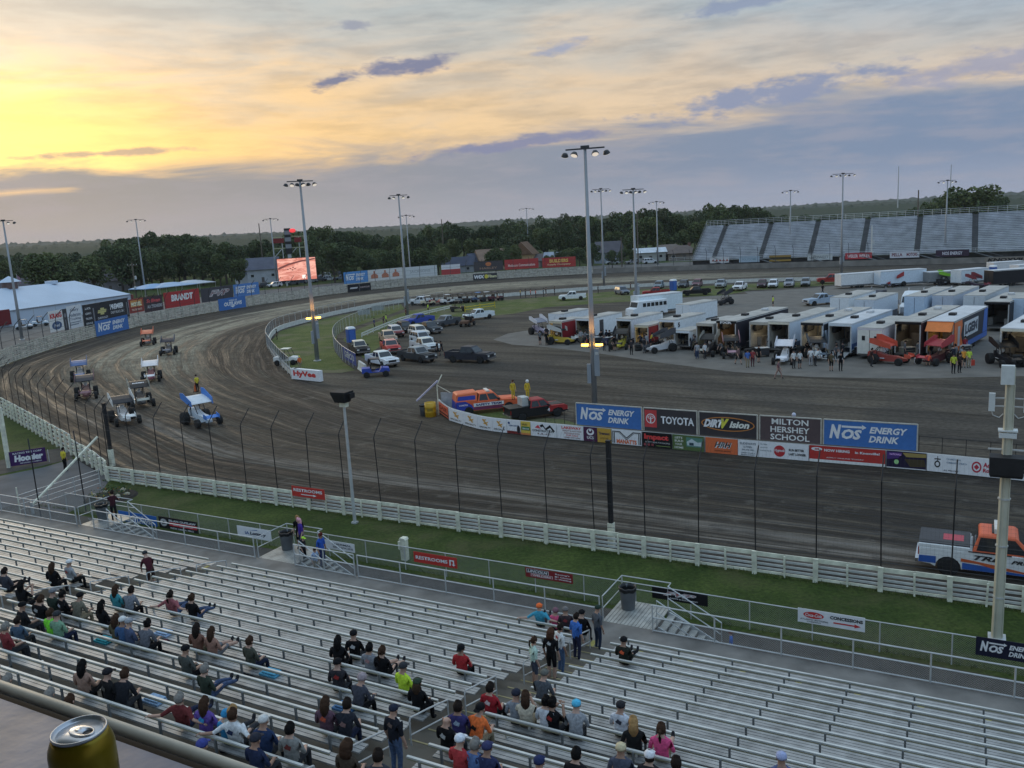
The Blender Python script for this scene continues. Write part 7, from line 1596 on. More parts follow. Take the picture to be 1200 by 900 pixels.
for kd, o, J, B in tmp:
    ev = bpy.data.meshes.new_from_object(o.evaluated_get(dg)); m = MB(); m.v = [tuple(v.co) for v in ev.vertices]
    for p in ev.polygons:
        c = Vector(p.center); best = (9, 0)
        for a, b, rg in B:
            pa, ra = J[a]; pb, rb = J[b]; d = pb - pa; t = max(0, min(1, (c - pa).dot(d) / d.length_squared)); dist = (c - pa - d * t).length / (ra + (rb - ra) * t)
            if a == 'chest' and b == 'neck' and t > .72: rg = SKIN
            if dist < best[0]: best = (dist, rg)
        m.f.append(tuple(p.vertices)); m.m.append(best[1])
    for k in 'lr':      # five fingers on each hand, slightly curled
        w, h = J['wr' + k][0], J['ha' + k][0]; d = (h - w).normalized(); sd = d.cross(Vector((0, 0, 1)));
        if sd.length < .2: sd = Vector((1, 0, 0))
        sd.normalize(); dn = sd.cross(d); dn = -dn if dn.z > 0 else dn
        for i in range(4):
            q = h + d * .02 + sd * (.028 * (i - 1.5) * .72); ln = (.062, .075, .072, .056)[i]; m.tube([q, q + d * ln * .55 + dn * .008, q + d * ln * .9 + dn * .035], [.0095, .009, .0075], 5, SKIN)
        q = h - d * .02 + sd * (.035 if k == 'l' else -.035); m.tube([q, q + d * .03 + sd * (.022 if k == 'l' else -.022), q + d * .062 + sd * (.018 if k == 'l' else -.018)], [.011, .010, .008], 5, SKIN)
    hc = J['head'][0] + Vector((.0, 0, .03))   # nose, ears, eyes, mouth
    m.loft([[hc + Vector((.085, .012 * s - .0, .02)) for s in (-1, 0, 1)], [hc + Vector((.108, .018 * s, -.022 + .004 * abs(s))) for s in (-1, 0, 1)]], SKIN, False, False)
    for s in (-1, 1):
        m.box(hc + Vector((-.005, .094 * s, -.005)), (.035, .018, .055), SKIN); m.box(hc + Vector((.086, .034 * s, .018)), (.012, .026, .012), SHOE)
    m.box(hc + Vector((.088, 0, -.052)), (.010, .045, .010), FORE)
    me = m.mesh('body', pslots, True); BODY[kd] = me; HEAD[kd] = hc
    bpy.data.objects.remove(o)
def shell(prof, n=14, cut=None, mat=0):
    m = MB(); m.lathe(prof, n=n); return m
HAIRS = {}
def hair_mesh(kind):
    if kind in HAIRS: return HAIRS[kind]
    m = MB()
    dome = [(.108, -.02), (.114, .03), (.100, .075), (.062, .112), (.01, .124)]
    if kind in ('short', 'long', 'pony', 'bun', 'curly'):
        r = 1.0 if kind != 'curly' else 1.22
        m.loft([[(rr * r * math.cos(a) - .012, rr * r * .93 * math.sin(a), z + (.0 if abs(a - math.pi) < 2.0 else .045)) for a in [2 * math.pi * i / 14 for i in range(14)]] for rr, z in [(.104, -.055)] + dome])
        if kind in ('long', 'curly'):
            L_ = -.30 if kind == 'long' else -.20; m.loft([[(-.045 + .085 * math.cos(a) * f - .02, .105 * math.sin(a) * f * r, z) for a in [2 * math.pi * i / 10 for i in range(10)]] for f, z in ((.8, .05), (1.05, -.08), (1.0, -.18), (.55, L_))])
        if kind == 'pony': m.tube([(-.10, 0, .04), (-.17, 0, .02), (-.18, 0, -.10), (-.15, 0, -.24)], [.03, .042, .036, .012], 8)
        if kind == 'bun': m.lathe([(.01, -.05), (.05, -.03), (.058, 0), (.05, .03), (.01, .05)], (-.09, 0, .09), 10)
    elif kind in ('cap', 'visor', 'cap_back'):
        s = -1 if kind == 'cap_back' else 1
        m.loft([[(rr * math.cos(a) - .004, rr * .93 * math.sin(a), z) for a in [2 * math.pi * i / 14 for i in range(14)]] for rr, z in ((.113, .015), (.117, .05), (.104, .095), (.06, .128), (.01, .138))])
        m.loft([[(s * (.10 + .10 * f * (1 - .35 * (y / .075) ** 2)), y, .03 - .018 * f + dz) for y in (-.075, -.04, 0, .04, .075)] for f, dz in ((0, 0), (1, 0), (1, .008), (0, .010))], 0, False, False)
    elif kind == 'beanie': m.lathe([(.110, -.01), (.118, .01), (.116, .05), (.09, .11), (.04, .145), (.01, .15)], n=14)
    elif kind == 'helmet': m.lathe([(.09, -.13), (.135, -.06), (.145, .03), (.12, .11), (.06, .15), (.01, .16)], n=16)
    HAIRS[kind] = m.mesh('hair' if kind in ('short', 'long', 'pony', 'bun', 'curly') else kind, cloth(60, 44, 34), True); return HAIRS[kind]
TONES = [(.44, .27, .20), (.40, .24, .17), (.50, .32, .24), (.34, .20, .14), (.46, .29, .22)]
HC = {'black': (18, 16, 16), 'brown': (58, 40, 28), 'dark': (34, 26, 22), 'blond': (150, 116, 70), 'grey': (120, 116, 110), 'bald': (150, 112, 92), 'red': (110, 52, 30)}
NP = 0
def person(loc, rz, pose, shirt, pants, hat, hatcol, label, group, calf=None, sleeve=False, under=None, shoe=None, s=1.0, mark=None, name='person'):
    global NP
    t0 = thing(name, label, 'person', loc, rz, group, s); b = obj('body', BODY[pose], t0); tn_ = M('skin_%d' % (NP % 5), TONES[NP % 5], .6, 0, .08, 9)
    pc_ = cloth(*pants)
    for i, mt in ((SKIN, tn_), (SHIRT, cloth(*shirt)), (PANTS, pc_), (CALF, tn_ if calf == 'bare' else pc_), (SHOE, cloth(*(shoe or (40, 40, 44)))), (FORE, cloth(*shirt) if sleeve else tn_)): setmat(b, mt, i)
    if hat not in ('none', 'bald'):
        turn_ = RAD((NP * 37) % 50 - 10); hm = hair_mesh(hat); h = obj(hm.name.split('.')[0], hm, t0, HEAD[pose] + Vector((0, 0, .0)), (0, RAD(8) if pose == 'bend' else 0, turn_ * .0)); setmat(h, cloth(*hatcol))
        if hat in ('cap', 'visor', 'cap_back') and under: u_ = obj('hair', hair_mesh(under[0]), t0, HEAD[pose] + Vector((0, 0, -.012)), None, (.97, .97, .9)); setmat(u_, cloth(*under[1]))
    if mark:
        c = HEAD[pose] + Vector((-.165 if pose != 'sit_forward' else -.30, 0, -.30)); q = MB()
        q.add([(0, r_ * math.cos(a), r_ * .9 * math.sin(a)) for r_, a in zip((.085, .06, .09, .05, .08, .065, .09, .055, .07), [.7 * i for i in range(9)])], [tuple(range(9))]); o = q.build('shirt_print', cloth(*mark), t0, loc=c)
    NP += 1; return t0
FT = TH + math.pi / 2      # facing the track
bk, dkg, gr, lg, wh_, nvy, jean, maroon, red_, olive, teal, khaki = (24, 24, 27), (52, 54, 58), (110, 112, 116), (150, 152, 156), (206, 208, 208), (34, 42, 66), (62, 78, 108), (84, 34, 42), (176, 40, 40), (84, 82, 62), (52, 140, 150), (140, 128, 104)
BG = 'spectators seated in the bleachers'
def sit(u, v, pose, shirt, pants, hat, hc, desc, **kw):
    k, s, t = onrow(u, v, 1.20); k = max(k, 0)
    turn_ = kw.pop('turn', random.uniform(-6, 22))
    person(S(s, k * RUN - .27, floor_z(k)), FT + RAD(turn_), pose, shirt, pants, hat, HC.get(hc, hc) if isinstance(hc, str) else hc, 'person ' + desc, BG, s=kw.pop('s', 1.0) * 1.1, **kw)
T_ = [ # head pixel, pose, shirt, trousers, hair or hat, its colour, description, extras
 (60, 671, 'sit', bk, bk, 'long', 'brown', 'with long light-brown hair in black beside a white cap', {}), (80, 668, 'sit', lg, bk, 'cap', (206, 206, 204), 'in white cap and pale grey shirt with mark', dict(mark=(150, 70, 60))),
 (134, 696, 'sit', teal, dkg, 'long', 'brown', 'in teal top beside a grey-shirted person', {}), (147, 695, 'sit_forward', (112, 116, 124), bk, 'short', 'dark', 'with dark hair in blue-grey tee leaning forward', {}),
 (200, 701, 'sit_back', (150, 84, 88), jean, 'pony', 'dark', 'in dusty pink shirt with arms along the back rail', {}), (223, 704, 'sit_legs', bk, jean, 'bun', 'brown', 'in black top with brown bun and legs up', {}),
 (24, 695, 'sit_phone', bk, bk, 'long', 'black', 'with black hair holding a hand to the face', {}), (45, 702, 'sit', bk, bk, 'short', 'brown', 'with brown hair in a black shirt between dark-clad people', {}), (23, 710, 'sit', (30, 30, 34), dkg, 'cap', bk, 'in black cap with dark grey trousers', {}), (59, 694, 'sit', (44, 56, 48), bk, 'cap', gr, 'in grey cap and dark green shirt', {}), (71, 701, 'sit', bk, bk, 'short', 'black', 'in black shirt with white print across the back', dict(mark=(170, 172, 180))),
 (44, 711, 'sit', bk, dkg, 'cap', bk, 'in black shirt with skull print and black cap', dict(mark=(160, 160, 160))), (56, 720, 'sit', (120, 226, 40), bk, 'short', 'brown', 'in bright lime vest beside a mint green shirt', {}), (86, 708, 'sit_forward', (104, 100, 86), khaki, 'cap', bk, 'in olive tee and black cap leaning forward', {}),
 (66, 733, 'sit', (118, 158, 128), nvy, 'cap', dkg, 'in mint green shirt and grey cap', {}), (118, 719, 'sit', bk, bk, 'long', 'black', 'with very long black hair in black', {}), (133, 727, 'sit', (90, 84, 62), dkg, 'long', 'brown', 'with wavy brown hair in olive', {}), (148, 728, 'sit', (72, 84, 112), gr, 'cap', (140, 144, 150), 'in pale grey cap and slate blue shirt', {}), (143, 737, 'sit', (60, 92, 132), khaki, 'cap', (196, 198, 196), 'in white cap and denim blue shirt', {}), (164, 732, 'sit_forward', (92, 94, 102), bk, 'bun', 'black', 'with black bun in grey top', {}),
 (18, 728, 'sit', (70, 90, 110), dkg, 'short', 'dark', 'in faded blue print shirt with dark hair', dict(s=.9)), (3, 735, 'sit', (120, 44, 48), dkg, 'short', 'grey', 'in dull red shirt at the end of the row', {}), (4, 676, 'sit_legs', (60, 62, 70), bk, 'short', 'dark', 'in dark jacket reclining with legs up', {}),
 (229, 744, 'sit', (120, 84, 70), olive, 'long', 'dark', 'with long dark hair in tan strapped top', {}), (246, 747, 'sit_legs', (150, 112, 96), gr, 'long', 'brown', 'with long brown hair and legs stretched over the bench', dict(calf='bare')), (290, 753, 'sit', (70, 72, 62), nvy, 'short', 'brown', 'with short brown hair in plain olive tee', {}), (216, 773, 'sit', (74, 78, 74), bk, 'cap', bk, 'in black cap and grey-green shirt', {}),
 (237, 786, 'sit_legs', (52, 62, 52), jean, 'short', 'grey', 'with grey hair in dark green shirt and jeans, legs out', {}), (94, 785, 'sit', (150, 120, 104), bk, 'long', 'black', 'with long black hair and bare shoulders', {}), (122, 787, 'sit', (30, 30, 32), dkg, 'cap', (34, 34, 38), 'in dark cap and black shirt with round print', dict(mark=(90, 86, 80))), (136, 791, 'sit_forward', (34, 36, 42), dkg, 'short', 'brown', 'with cropped brown hair in charcoal tee', {}),
 (4, 792, 'sit_wave', (104, 112, 124), dkg, 'short', 'grey', 'with raised arm and grey shirt', {}), (18, 810, 'sit', (120, 124, 130), dkg, 'bald', 'bald', 'with shaved head just above the ledge', dict(s=.85)), (56, 822, 'sit', gr, dkg, 'short', 'grey', 'with grey hair just above the ledge', {}), (79, 828, 'sit', (70, 60, 56), dkg, 'short', 'brown', 'with tousled brown hair just above the ledge', {}),
 (209, 812, 'sit_back', (104, 44, 44), nvy, 'short', 'grey', 'in brick red shirt with grey hair and spread arms', {}), (237, 828, 'sit', (96, 70, 150), dkg, 'long', 'brown', 'with long hair in purple and blue tie-dye', dict(mark=(40, 140, 190))), (261, 833, 'sit', (30, 130, 180), dkg, 'beanie', (30, 130, 180), 'in bright turquoise hood', dict(s=.9)), (272, 836, 'sit_back', wh_, dkg, 'short', 'brown', 'in white shirt with navy round print', dict(mark=(40, 50, 80))), (270, 842, 'sit', (150, 152, 146), gr, 'short', 'blond', 'with thin fair hair in pale grey shirt', {}),
 (234, 878, 'sit', (50, 54, 90), dkg, 'cap', (52, 62, 130), 'in blue and white cap close to the ledge', {}), (306, 845, 'sit', (40, 58, 92), dkg, 'cap', (190, 190, 186), 'in white mesh cap and navy shirt', {}), (338, 862, 'sit', (134, 134, 130), dkg, 'short', 'black', 'with short black hair in grey tee with red print', dict(mark=(110, 50, 46))), (297, 876, 'sit', (36, 46, 74), dkg, 'cap', (44, 46, 56), 'in dark cap and navy shirt next to a white mesh cap', {}),
 (395, 759, 'sit', bk, bk, 'long', 'black', 'with black hair in black at the end of a group of four', {}), (414, 755, 'sit', bk, dkg, 'cap', bk, 'in black cap and black tee with white print', dict(mark=(190, 190, 190))), (431, 760, 'sit', (132, 134, 140), dkg, 'short', 'black', 'in light grey tee with black hair between black shirts', dict(mark=(160, 120, 120))), (446, 766, 'sit_legs', bk, bk, 'pony', 'brown', 'with brown ponytail in black and bare knees', dict(calf='bare')),
 (539, 763, 'sit', (172, 34, 40), bk, 'cap_back', bk, 'alone in a bright red shirt and black cap', {}), (395, 790, 'sit', (52, 50, 54), dkg, 'cap', bk, 'in black cap with red panel on a dark shirt', dict(mark=(150, 44, 40))), (415, 799, 'sit_forward', (62, 64, 74), bk, 'beanie', (150, 136, 140), 'in pale pink beanie and dark jacket', dict(sleeve=True)), (471, 791, 'sit', (190, 232, 20), bk, 'cap', dkg, 'in neon yellow shirt and dark cap', {}), (487, 800, 'sit', bk, bk, 'cap', (52, 66, 54), 'in green cap with long hair beside the neon shirt', dict(under=('long', (60, 44, 32)), sleeve=True)),
 (380, 835, 'sit', (96, 70, 84), dkg, 'long', 'brown', 'in purple shirt with orange print', dict(mark=(190, 80, 50))), (401, 839, 'sit_forward', (40, 42, 50), nvy, 'short', 'dark', 'in dark tee with pale print next to the purple shirt', dict(mark=(130, 100, 96))), (405, 891, 'sit', (70, 60, 50), dkg, 'curly', 'brown', 'with curly brown hair beside the aisle', {}), (442, 897, 'sit', (60, 62, 70), dkg, 'short', 'dark', 'with dark hair low beside the aisle', {}),
 (573, 816, 'sit', (160, 28, 40), bk, 'short', 'dark', 'in red shirt with white round print', dict(mark=(210, 190, 190))), (536, 842, 'sit', (62, 58, 110), dkg, 'short', 'dark', 'in purple sleeveless shirt with pale print', dict(mark=(150, 170, 190))), (555, 843, 'sit_forward', (226, 104, 28), khaki, 'cap_back', bk, 'in vivid orange shirt with black print', dict(mark=(30, 28, 26))), (522, 861, 'sit', bk, dkg, 'bald', 'bald', 'with shaved head in black shirt', dict(mark=(170, 172, 170))), (554, 870, 'sit', (84, 112, 160), dkg, 'short', 'grey', 'with grey hair in cornflower blue shirt', {}), (537, 878, 'sit', (176, 52, 56), dkg, 'cap', (200, 206, 214), 'in white and blue cap and coral red shirt', {}), (570, 893, 'sit', (50, 56, 90), dkg, 'cap', (52, 56, 92), 'in navy cap next to the cornflower blue shirt', {}),
 (632, 713, 'sit_back', (52, 150, 176), dkg, 'cap', (226, 100, 30), 'in orange cap and turquoise shirt', {}), (650, 718, 'sit', (214, 76, 120), dkg, 'beanie', (120, 84, 96), 'in hot pink shirt with mauve hat', dict(s=.92)), (662, 716, 'sit', (64, 52, 56), dkg, 'cap', (110, 106, 104), 'in grey cap and dark shirt with red print', dict(mark=(130, 50, 54))), (681, 725, 'sit', bk, bk, 'cap', bk, 'in black with black and white cap by the landing', {}),
 (730, 760, 'sit_legs', (44, 46, 40), bk, 'cap', bk, 'in black jacket with orange scarf, alone across the aisle', dict(mark=(226, 90, 40), sleeve=True)), (632, 796, 'sit_forward', (72, 76, 82), khaki, 'cap', (96, 96, 90), 'in grey cap and slate tee at the end of a bench', {}), (604, 823, 'sit', (136, 142, 150), dkg, 'cap', (40, 44, 58), 'in navy cap and light grey tee', {}), (615, 820, 'sit_phone', (196, 186, 164), khaki, 'long', 'brown', 'with brown hair in cream top holding a phone', {}), (638, 824, 'sit', (196, 200, 206), khaki, 'bun', 'black', 'with white bow and white top', {}), (646, 836, 'sit_phone', bk, dkg, 'bun', 'black', 'in black tank top with red print', dict(mark=(150, 44, 40))), (673, 832, 'sit_forward', (140, 142, 146), dkg, 'cap', (62, 170, 206), 'in sky blue cap and grey tank top', {}),
 (726, 832, 'sit', (204, 208, 216), dkg, 'cap', (44, 44, 48), 'in black cap and white shirt with dark lettering', dict(mark=(60, 64, 76))), (742, 853, 'sit', (36, 36, 36), dkg, 'long', 'blond', 'with long fair hair in black top', {}), (774, 861, 'sit_legs', (232, 72, 130), khaki, 'pony', 'brown', 'in vivid pink shirt with bare knees', dict(calf='bare')), (727, 891, 'sit', (80, 84, 100), dkg, 'cap', (190, 176, 140), 'in tan cap below the white shirt', {}), (760, 890, 'sit', (50, 46, 50), dkg, 'visor', (206, 206, 210), 'in white visor with dark hair', dict(under=('short', (40, 28, 24)))), (792, 898, 'sit', (60, 50, 48), dkg, 'short', 'dark', 'with dark hair at the bottom row', {}), (630, 893, 'sit', (40, 48, 80), dkg, 'cap', (38, 48, 86), 'in deep blue cap near the aisle', {}), (674, 895, 'sit', (40, 38, 40), dkg, 'short', 'black', 'with black hair in a black shirt near the bottom row', {}), (916, 898, 'sit', (90, 100, 140), dkg, 'cap', (150, 160, 196), 'in pale blue cap alone on the far benches', {}),
]
for u, v, pose, sh, pn_, ht, hc, ds, kw in T_: sit(u, v, pose, sh, pn_, ht, hc, ds, **kw)
# standing in the aisles and on the landings
SG = 'people standing in the grandstand'
def stand(u, v, pose, shirt, pants, hat, hc, desc, zf=None, st=None, face=0, head=1.60, **kw):
    if st: loc = S(st[0], st[1], st[2])
    else:
        k, s, t = onrow(u, v, head); k = max(k, 0); loc = S(s, k * RUN - .28, floor_z(k))
    person(loc, FT + RAD(face), pose, shirt, pants, hat, HC[hc] if isinstance(hc, str) else hc, 'person ' + desc, SG, **kw)
stand(173, 652, 'bend', (72, 30, 38), (60, 44, 40), 'cap', dkg, 'in maroon shirt bending over in the aisle', face=70, head=1.42, calf='bare', mark=(150, 130, 80))
stand(459, 838, 'stand', (32, 34, 42), (72, 92, 124), 'cap', (36, 42, 58), 'standing in black printed tee, navy cap and jeans', face=-6, mark=(110, 92, 84))
stand(699, 716, 'stand', (84, 88, 94), (44, 56, 76), 'cap', (44, 60, 52), 'standing in grey tee and green cap beside the landing', face=-30)
stand(674, 726, 'stand', (48, 104, 184), (44, 48, 72), 'short', 'dark', 'standing in royal blue tee and jeans', face=-20)
stand(655, 736, 'stand', (206, 208, 206), (70, 96, 130), 'short', 'dark', 'standing in white shirt with red bag', face=-35, mark=(170, 30, 40))
stand(644, 742, 'stand', bk, bk, 'curly', (70, 44, 30), 'standing in black with big curly hair', face=0, calf='bare', mark=(190, 190, 190))
stand(624, 753, 'stand', (180, 206, 190), (70, 76, 90), 'pony', 'brown', 'standing in mint shirt with long ponytail and shorts', face=-40, calf='bare', s=.94)
for s_, t_, sh, pn_, ht, hc, ds, fc, kw in ((-18.7, -4.2, bk, bk, 'short', 'blond', 'in black with fair hair by the trash can', 200, dict(calf='bare')), (-18.35, -3.95, (70, 44, 140), nvy, 'long', (214, 150, 160), 'in purple shirt by the trash can', 150, dict(calf='bare'))):
    stand(0, 0, 'stand', sh, pn_, ht, hc, 'standing ' + ds, st=(s_, t_, WALK), face=fc, **kw)
stand(0, 0, 'stand', (34, 84, 176), (40, 50, 90), 'short', (90, 36, 30), 'in royal blue shirt going down the stairs', st=(-16.75, -3.55, .62), face=-95)
stand(0, 0, 'stand', (150, 170, 200), khaki, 'short', 'brown', 'in pale blue shirt, a child on the stairs', st=(-16.6, -2.9, .5), face=-100, s=.78, calf='bare')
stand(0, 0, 'stand', (40, 40, 44), bk, 'cap', (176, 230, 40), 'in lime cap, a child beside the stairs', st=(-17.6, -3.25, .85), face=-80, s=.75)
stand(0, 0, 'lean', (60, 28, 36), (30, 30, 34), 'short', 'dark', 'in maroon shirt leaning beside the trash can', st=(-32.2, -3.7, WALK), face=40)
stand(0, 0, 'stand', (60, 110, 200), dkg, 'pony', 'red', 'in bright blue shirt, a child below the guard rail', st=(3.1, -3.4, .02), face=100, s=.62)
# people on the ground
def ground_person(u, v, pose, shirt, pants, hat, hc, desc, face, group, s=1.0, z=0.0, **kw):
    p = G(u, v, z); person((p.x, p.y, z), RAD(face), pose, shirt, pants, hat, HC[hc] if isinstance(hc, str) else hc, 'person ' + desc, group, s=s, **kw)
OFG = 'track workers'; PTG = 'people in the pits'
ground_person(77, 552, 'stand', (206, 186, 30), bk, 'short', 'dark', 'in yellow shirt at the gate beside the board fence', 60, OFG, 1.05)
ground_person(232, 459, 'stand', (214, 196, 40), (36, 36, 40), 'cap', bk, 'in yellow shirt beside an orange cone on the track', 150, OFG, 1.1)
ground_person(352, 433, 'stand', (226, 110, 40), khaki, 'cap', (214, 200, 60), 'in orange vest behind the grocer sign', -60, OFG)
ground_person(325, 398, 'stand', bk, bk, 'short', 'dark', 'in black behind the fence of the turn', 200, OFG)
p = G(602, 487); 
for du, ds, hat, hcol, lb in ((600, 0, 'short', (80, 50, 30), 'in yellow fire suit on the truck bed'), (617, .3, 'helmet', (214, 214, 210), 'in yellow fire suit and white helmet on the truck bed')):
    q = fence_pt(du, 476, 0, 0); b = G(du, 488); person((b.x + .2, b.y + .6, 1.36), RAD(-60), 'stand', (206, 176, 30), (206, 176, 30), hat, hcol, 'person ' + lb, OFG, sleeve=True, s=1.0)
ground_person(928, 512, 'lean', (74, 64, 130), (50, 46, 80), 'helmet', (196, 196, 210), 'in purple suit behind the brown billboard', -70, OFG, 1.05, sleeve=True)
PP = [(633, 404, 'stand', gr, bk, 'short', 'in grey at the tip of the pits', -60), (641, 405, 'stand', bk, bk, 'cap', 'in black by the lilac sprint car', -90), (681, 403, 'stand', lg, khaki, 'cap', 'in pale grey by the tool cart', -100), (686, 404, 'stand', gr, dkg, 'short', 'in mid grey by the tool cart', 20), (708, 411, 'stand', (70, 76, 90), dkg, 'cap', 'in slate shirt near the amber beacons', -70), (714, 412, 'bend', olive, dkg, 'short', 'bending in olive near the yellow car', -30), (720, 411, 'stand', bk, dkg, 'cap', 'in black beside the yellow tail', -120), (740, 416, 'stand', (60, 56, 60), bk, 'short', 'in charcoal standing alone on the pavement', -80), (755, 414, 'stand', (46, 46, 50), gr, 'cap', 'in black shirt and grey shorts', -80), (762, 407, 'bend', (206, 176, 40), dkg, 'short', 'in yellow bending by the small red trailer', 40), (817, 421, 'stand', lg, jean, 'short', 'in light grey shirt and jeans by the tan trailer', 90), (826, 421, 'stand', wh_, dkg, 'cap', 'in white shirt by the black sprint car', -60), (865, 427, 'walk', (120, 90, 90), bk, 'short', 'walking in dusty shirt and shorts', -60), (876, 431, 'stand', (70, 110, 180), khaki, 'short', 'in sky blue shirt at the pavement edge', -90), (882, 430, 'stand', (150, 60, 60), (90, 50, 60), 'short', 'in red shirt at the pavement edge', -95), (889, 425, 'stand', bk, bk, 'cap', 'in black next to the tool carts', -60), (912, 444, 'walk', (120, 90, 96), (150, 120, 110), 'short', 'walking along the dirt past the haulers', -20), (930, 432, 'stand', wh_, dkg, 'cap', 'in white shirt, one of a pair before the white car', -80), (937, 432, 'stand', (196, 200, 200), dkg, 'short', 'in off-white shirt, one of a pair before the white car', -80), (950, 429, 'stand', wh_, lg, 'short', 'in white beside the dark green sprint car', 60), (955, 429, 'bend', (190, 196, 196), dkg, 'cap', 'bending in white at the dark green sprint car', 20), (974, 435, 'stand', (90, 80, 60), bk, 'short', 'in brown patterned shirt with black shorts', -100), (985, 435, 'stand', bk, bk, 'cap', 'in black tee with black shorts at the pavement edge', -100), (1021, 430, 'stand', (60, 40, 40), dkg, 'short', 'in dark shirt beside the red-orange sprint car', 0), (1087, 430, 'sit_forward', (226, 84, 50), dkg, 'short', 'crouching in bright orange by the red sprint car', 60), (1117, 438, 'stand', (190, 200, 50), bk, 'cap', 'in yellow-green vest over black', -100), (1124, 437, 'stand', (60, 50, 50), bk, 'short', 'in dark shirt beside the vest wearers', -80), (1129, 431, 'stand', (226, 150, 40), bk, 'cap', 'in orange vest near the lane', -120), (1135, 431, 'stand', (196, 220, 60), khaki, 'cap', 'in lime vest near the lane', -90), (1130, 415, 'stand', (150, 50, 60), dkg, 'short', 'in maroon shirt at the corner of the orange hauler', -90), (906, 360, 'stand', (200, 220, 50), bk, 'cap', 'in lime vest walking behind the haulers', 180), (964, 345, 'walk', bk, bk, 'short', 'in black walking behind the haulers', 200), (513, 417, 'walk', (50, 50, 54), dkg, 'cap', 'in dark shirt walking past the parked pickups', 150), (518, 417, 'walk', bk, dkg, 'short', 'in black walking past the parked pickups', 150), (439, 386, 'stand', (50, 60, 110), dkg, 'cap', 'in blue shirt by the low white rail', 0), (450, 384, 'stand', (30, 32, 36), dkg, 'short', 'in black by the low white rail', 0), (453, 381, 'stand', (186, 226, 40), dkg, 'cap', 'in lime shirt by the low white rail', 0), (502, 367, 'stand', (190, 226, 50), dkg, 'cap', 'in lime shirt near the floodlight pole', 20), (528, 349, 'stand', (190, 180, 150), dkg, 'cap', 'standing above the carts', 0), (476, 373, 'stand', (110, 60, 50), bk, 'short', 'in rust shirt at the foot of the floodlight pole', 0), (610, 349, 'stand', (176, 150, 60), dkg, 'cap', 'in mustard shirt by the far rail', 0), (616, 349, 'stand', bk, bk, 'short', 'in black by the far rail', 0), (622, 349, 'stand', (200, 110, 90), dkg, 'short', 'in coral shirt by the far rail', 0), (628, 349.5, 'stand', (206, 90, 60), dkg, 'cap', 'in orange shirt by the far rail', 0), (637, 348, 'stand', (50, 84, 100), dkg, 'short', 'in teal by the far rail', 0), (640, 347, 'stand', bk, bk, 'cap', 'in black cap by the far rail', 0), (650, 346, 'stand', dkg, dkg, 'short', 'in dark grey by the far rail', 0), (701, 344, 'stand', bk, bk, 'short', 'in black near the far cabinet pole', 0), (739, 341, 'stand', (70, 50, 50), dkg, 'cap', 'in brown near the grey car', 0), (583, 352, 'stand', bk, dkg, 'short', 'in black at the end of the carts', 0), (590, 351.5, 'stand', (40, 42, 50), dkg, 'cap', 'in navy at the end of the carts', 0), (1182, 335, 'stand', lg, dkg, 'short', 'in pale shirt near the black trailer', -90), (1192, 334, 'stand', (150, 110, 100), jean, 'short', 'in dusty pink shirt near the black trailer', -90)]
for i, (u, v, pose, sh, pn_, ht, ds, fc) in enumerate(PP):
    ground_person(u, v, pose, sh, pn_, ht, (34, 30, 30) if ht != 'cap' else (40, 42, 48), ds, fc, PTG, 1.12, calf='bare' if i % 3 == 0 else None)
# cone beside the track worker, bags on the benches
b = G(229.5, 459); t0 = thing('traffic_cone', 'orange traffic cone beside the worker in yellow', 'cone', b); MB().box((0, 0, .03), (.5, .5, .06)).build('base', M('cone_base', (.03, .03, .03), .8), t0); MB().lathe([(.2, .06), (.06, 1.0), (.05, 1.02)], n=12).build('cone', M('cone_orange', (.62, .13, .03), .6, 0, .1, 4), t0)
def bag(u, v, col, label):
    k, s, t = onrow(u, v, .5); k = max(k, 0); t0 = thing('folded_blanket', label, 'blanket', S(s, k * RUN - .28, floor_z(k) + .45), TH, 'things left on the benches')
    MB().box((0, 0, .035), (.62, .34, .07)).bevelled(.025).build('cloth', cloth(*col), t0); MB().box((.03, .02, .095), (.5, .30, .05)).bevelled(.02).build('fold', cloth(*col), t0)
bag(316, 788, (74, 150, 180), 'turquoise folded blanket on an empty bench'); bag(120, 746, (40, 140, 150), 'teal folded blanket beside long-haired people'); bag(191, 745, (150, 176, 206), 'pale blue folded blanket on a bench'); bag(178, 812, (130, 160, 190), 'pale blue bag on the bench by dark shirts'); bag(402, 821, (70, 110, 150), 'blue jacket hung over a bench')

rc = random.Random(5); CREW = 'pit crew around the sprint cars'
for a, b, v0, v1, n in ((640, 660, 398, 404, 4), (676, 760, 399, 410, 14), (800, 870, 408, 420, 8), (885, 1000, 412, 424, 12), (1030, 1130, 418, 428, 8)):
    for i in range(n):
        u = rc.uniform(a, b); v = v0 + (v1 - v0) * (u - a) / (b - a) + rc.uniform(-2, 2)
        ground_person(u, v, rc.choice(('stand', 'stand', 'bend', 'lean', 'walk')), rc.choice((bk, dkg, gr, (40, 42, 52), lg)), rc.choice((bk, dkg, khaki)), rc.choice(('short', 'cap')), (34, 30, 30), 'in dark crew clothing working among the parked sprint cars', rc.uniform(0, 360), CREW, 1.1)
for i in range(16):
    u = rc.uniform(670, 1140); v = 404 + (u - 670) * .05 + rc.uniform(-4, 3); t0 = thing('fuel_jug', 'small fuel jug standing on the pit pavement', 'fuel jug', G(u, v), rc.uniform(0, 3), 'fuel jugs in the pits'); c_ = paint(*rc.choice(((190, 60, 40), (206, 206, 206), (60, 90, 160), (206, 170, 40))))
    MB().box((0, 0, .3), (.4, .3, .6)).bevelled(.05).build('jug', c_, t0); MB().tube([(0, 0, .58), (0, 0, .72)], .06, 8).build('cap', trim_m, t0)

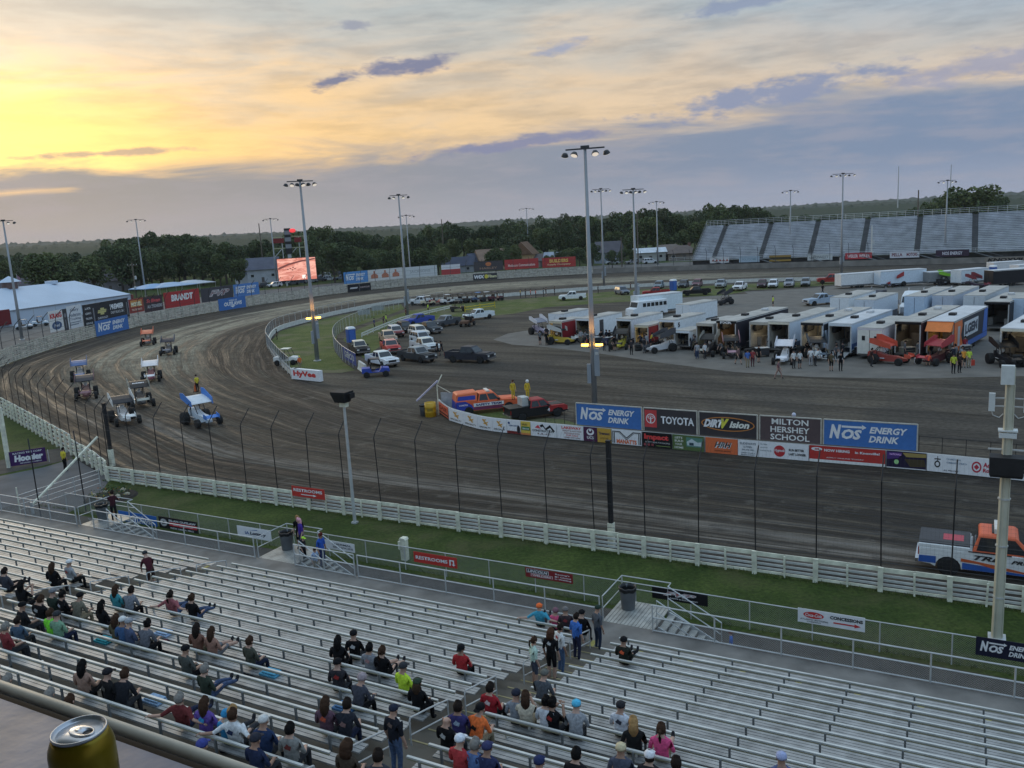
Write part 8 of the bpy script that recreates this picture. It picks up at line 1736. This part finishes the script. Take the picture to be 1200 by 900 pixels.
cupm = M('cup_paper', (.7, .68, .62), .7, 0, .1, 6)
for i in range(26):
    q = rc.choice(T_); k, s_, t_ = onrow(q[0] + rc.uniform(-30, 40), q[1] + rc.uniform(-4, 14), 1.2); k = max(0, k)
    if any(a + .2 < s_ < b - .2 for a, b in SECT):
        t0 = thing('paper_cup', 'pale paper cup left on a bleacher seat', 'cup', S(s_, k * RUN - .30, floor_z(k) + .452), 0, 'cups left on the benches'); MB().lathe([(.032, 0), (.045, .13), (.048, .135), (.042, .135), (.03, .02)], n=10).build('cup', cupm if i % 3 else paint(170, 40, 44), t0); MB().lathe([(.047, .134), (.047, .146), (.03, .15)], n=10).build('lid', trim_m if i % 2 else cupm, t0)
for i in range(14):
    q = T_[(i * 7 + 3) % len(T_)]; k, s_, t_ = onrow(q[0] + rc.choice((-26, 30)), q[1] + 4, 1.2); k = max(0, k)
    if any(a + .3 < s_ < b - .3 for a, b in SECT):
        t0 = thing('backpack', 'dark bag on the concrete beside a bench', 'bag', S(s_, k * RUN - .62, floor_z(k)), rc.uniform(0, 6), 'bags beside the benches'); c_ = cloth(*rc.choice((bk, nvy, dkg, maroon)))
        MB().loft([[(x * w * .17, y * w * .12, z) for x, y in ((-1, -1), (1, -1), (1, 1), (-1, 1))] for w, z in ((.9, 0), (1.05, .12), (1.0, .3), (.6, .4))]).bevelled(.03).build('bag', c_, t0); MB().tube([(-.08, .1, .36), (-.05, .16, .25), (-.08, .13, .08)], .012, 5).build('strap', trim_m, t0)
# longer grass standing in the lawn
gt = MB(); rg_ = random.Random(8)
for i in range(5200):
    c = S(rg_.uniform(-44, 18), rg_.choice((-6.02, -11.40, -11.40)) + rg_.gauss(0, .10), 0); h = rg_.uniform(.04, .16); a = rg_.uniform(0, 3.14); d = Vector((math.cos(a), math.sin(a), 0)) * rg_.uniform(.008, .022); l_ = Vector((rg_.gauss(0, .03), rg_.gauss(0, .03), h))
    gt.add([c - d, c + d, c + l_ + d * .4, c + l_ - d * .3], [(0, 1, 2, 3)], i % 2)
gt.build('lawn_tufts', [M('tuft_green', (.075, .115, .022), .9, 0, .3, .5), M('tuft_straw', (.125, .140, .045), .9, 0, .3, .5)], label='longer tufts of grass standing in the mown lawn', cat='grass', kind='stuff')

# ------------------------------------------------------------------ dusk haze over the whole place
hm_ = bpy.data.materials.new('haze_air'); hm_.use_nodes = True; ht = hm_.node_tree; ht.nodes.clear()
hv = ht.nodes.new('ShaderNodeVolumePrincipled'); hv.inputs['Color'].default_value = (.82, .86, .95, 1); hv.inputs['Density'].default_value = .00007; hv.inputs['Anisotropy'].default_value = .2
ho = ht.nodes.new('ShaderNodeOutputMaterial'); ht.links.new(hv.outputs[0], ho.inputs['Volume'])
MB().box((0, 60, 39.5), (8900, 8900, 81)).build('haze', hm_, kind='stuff')
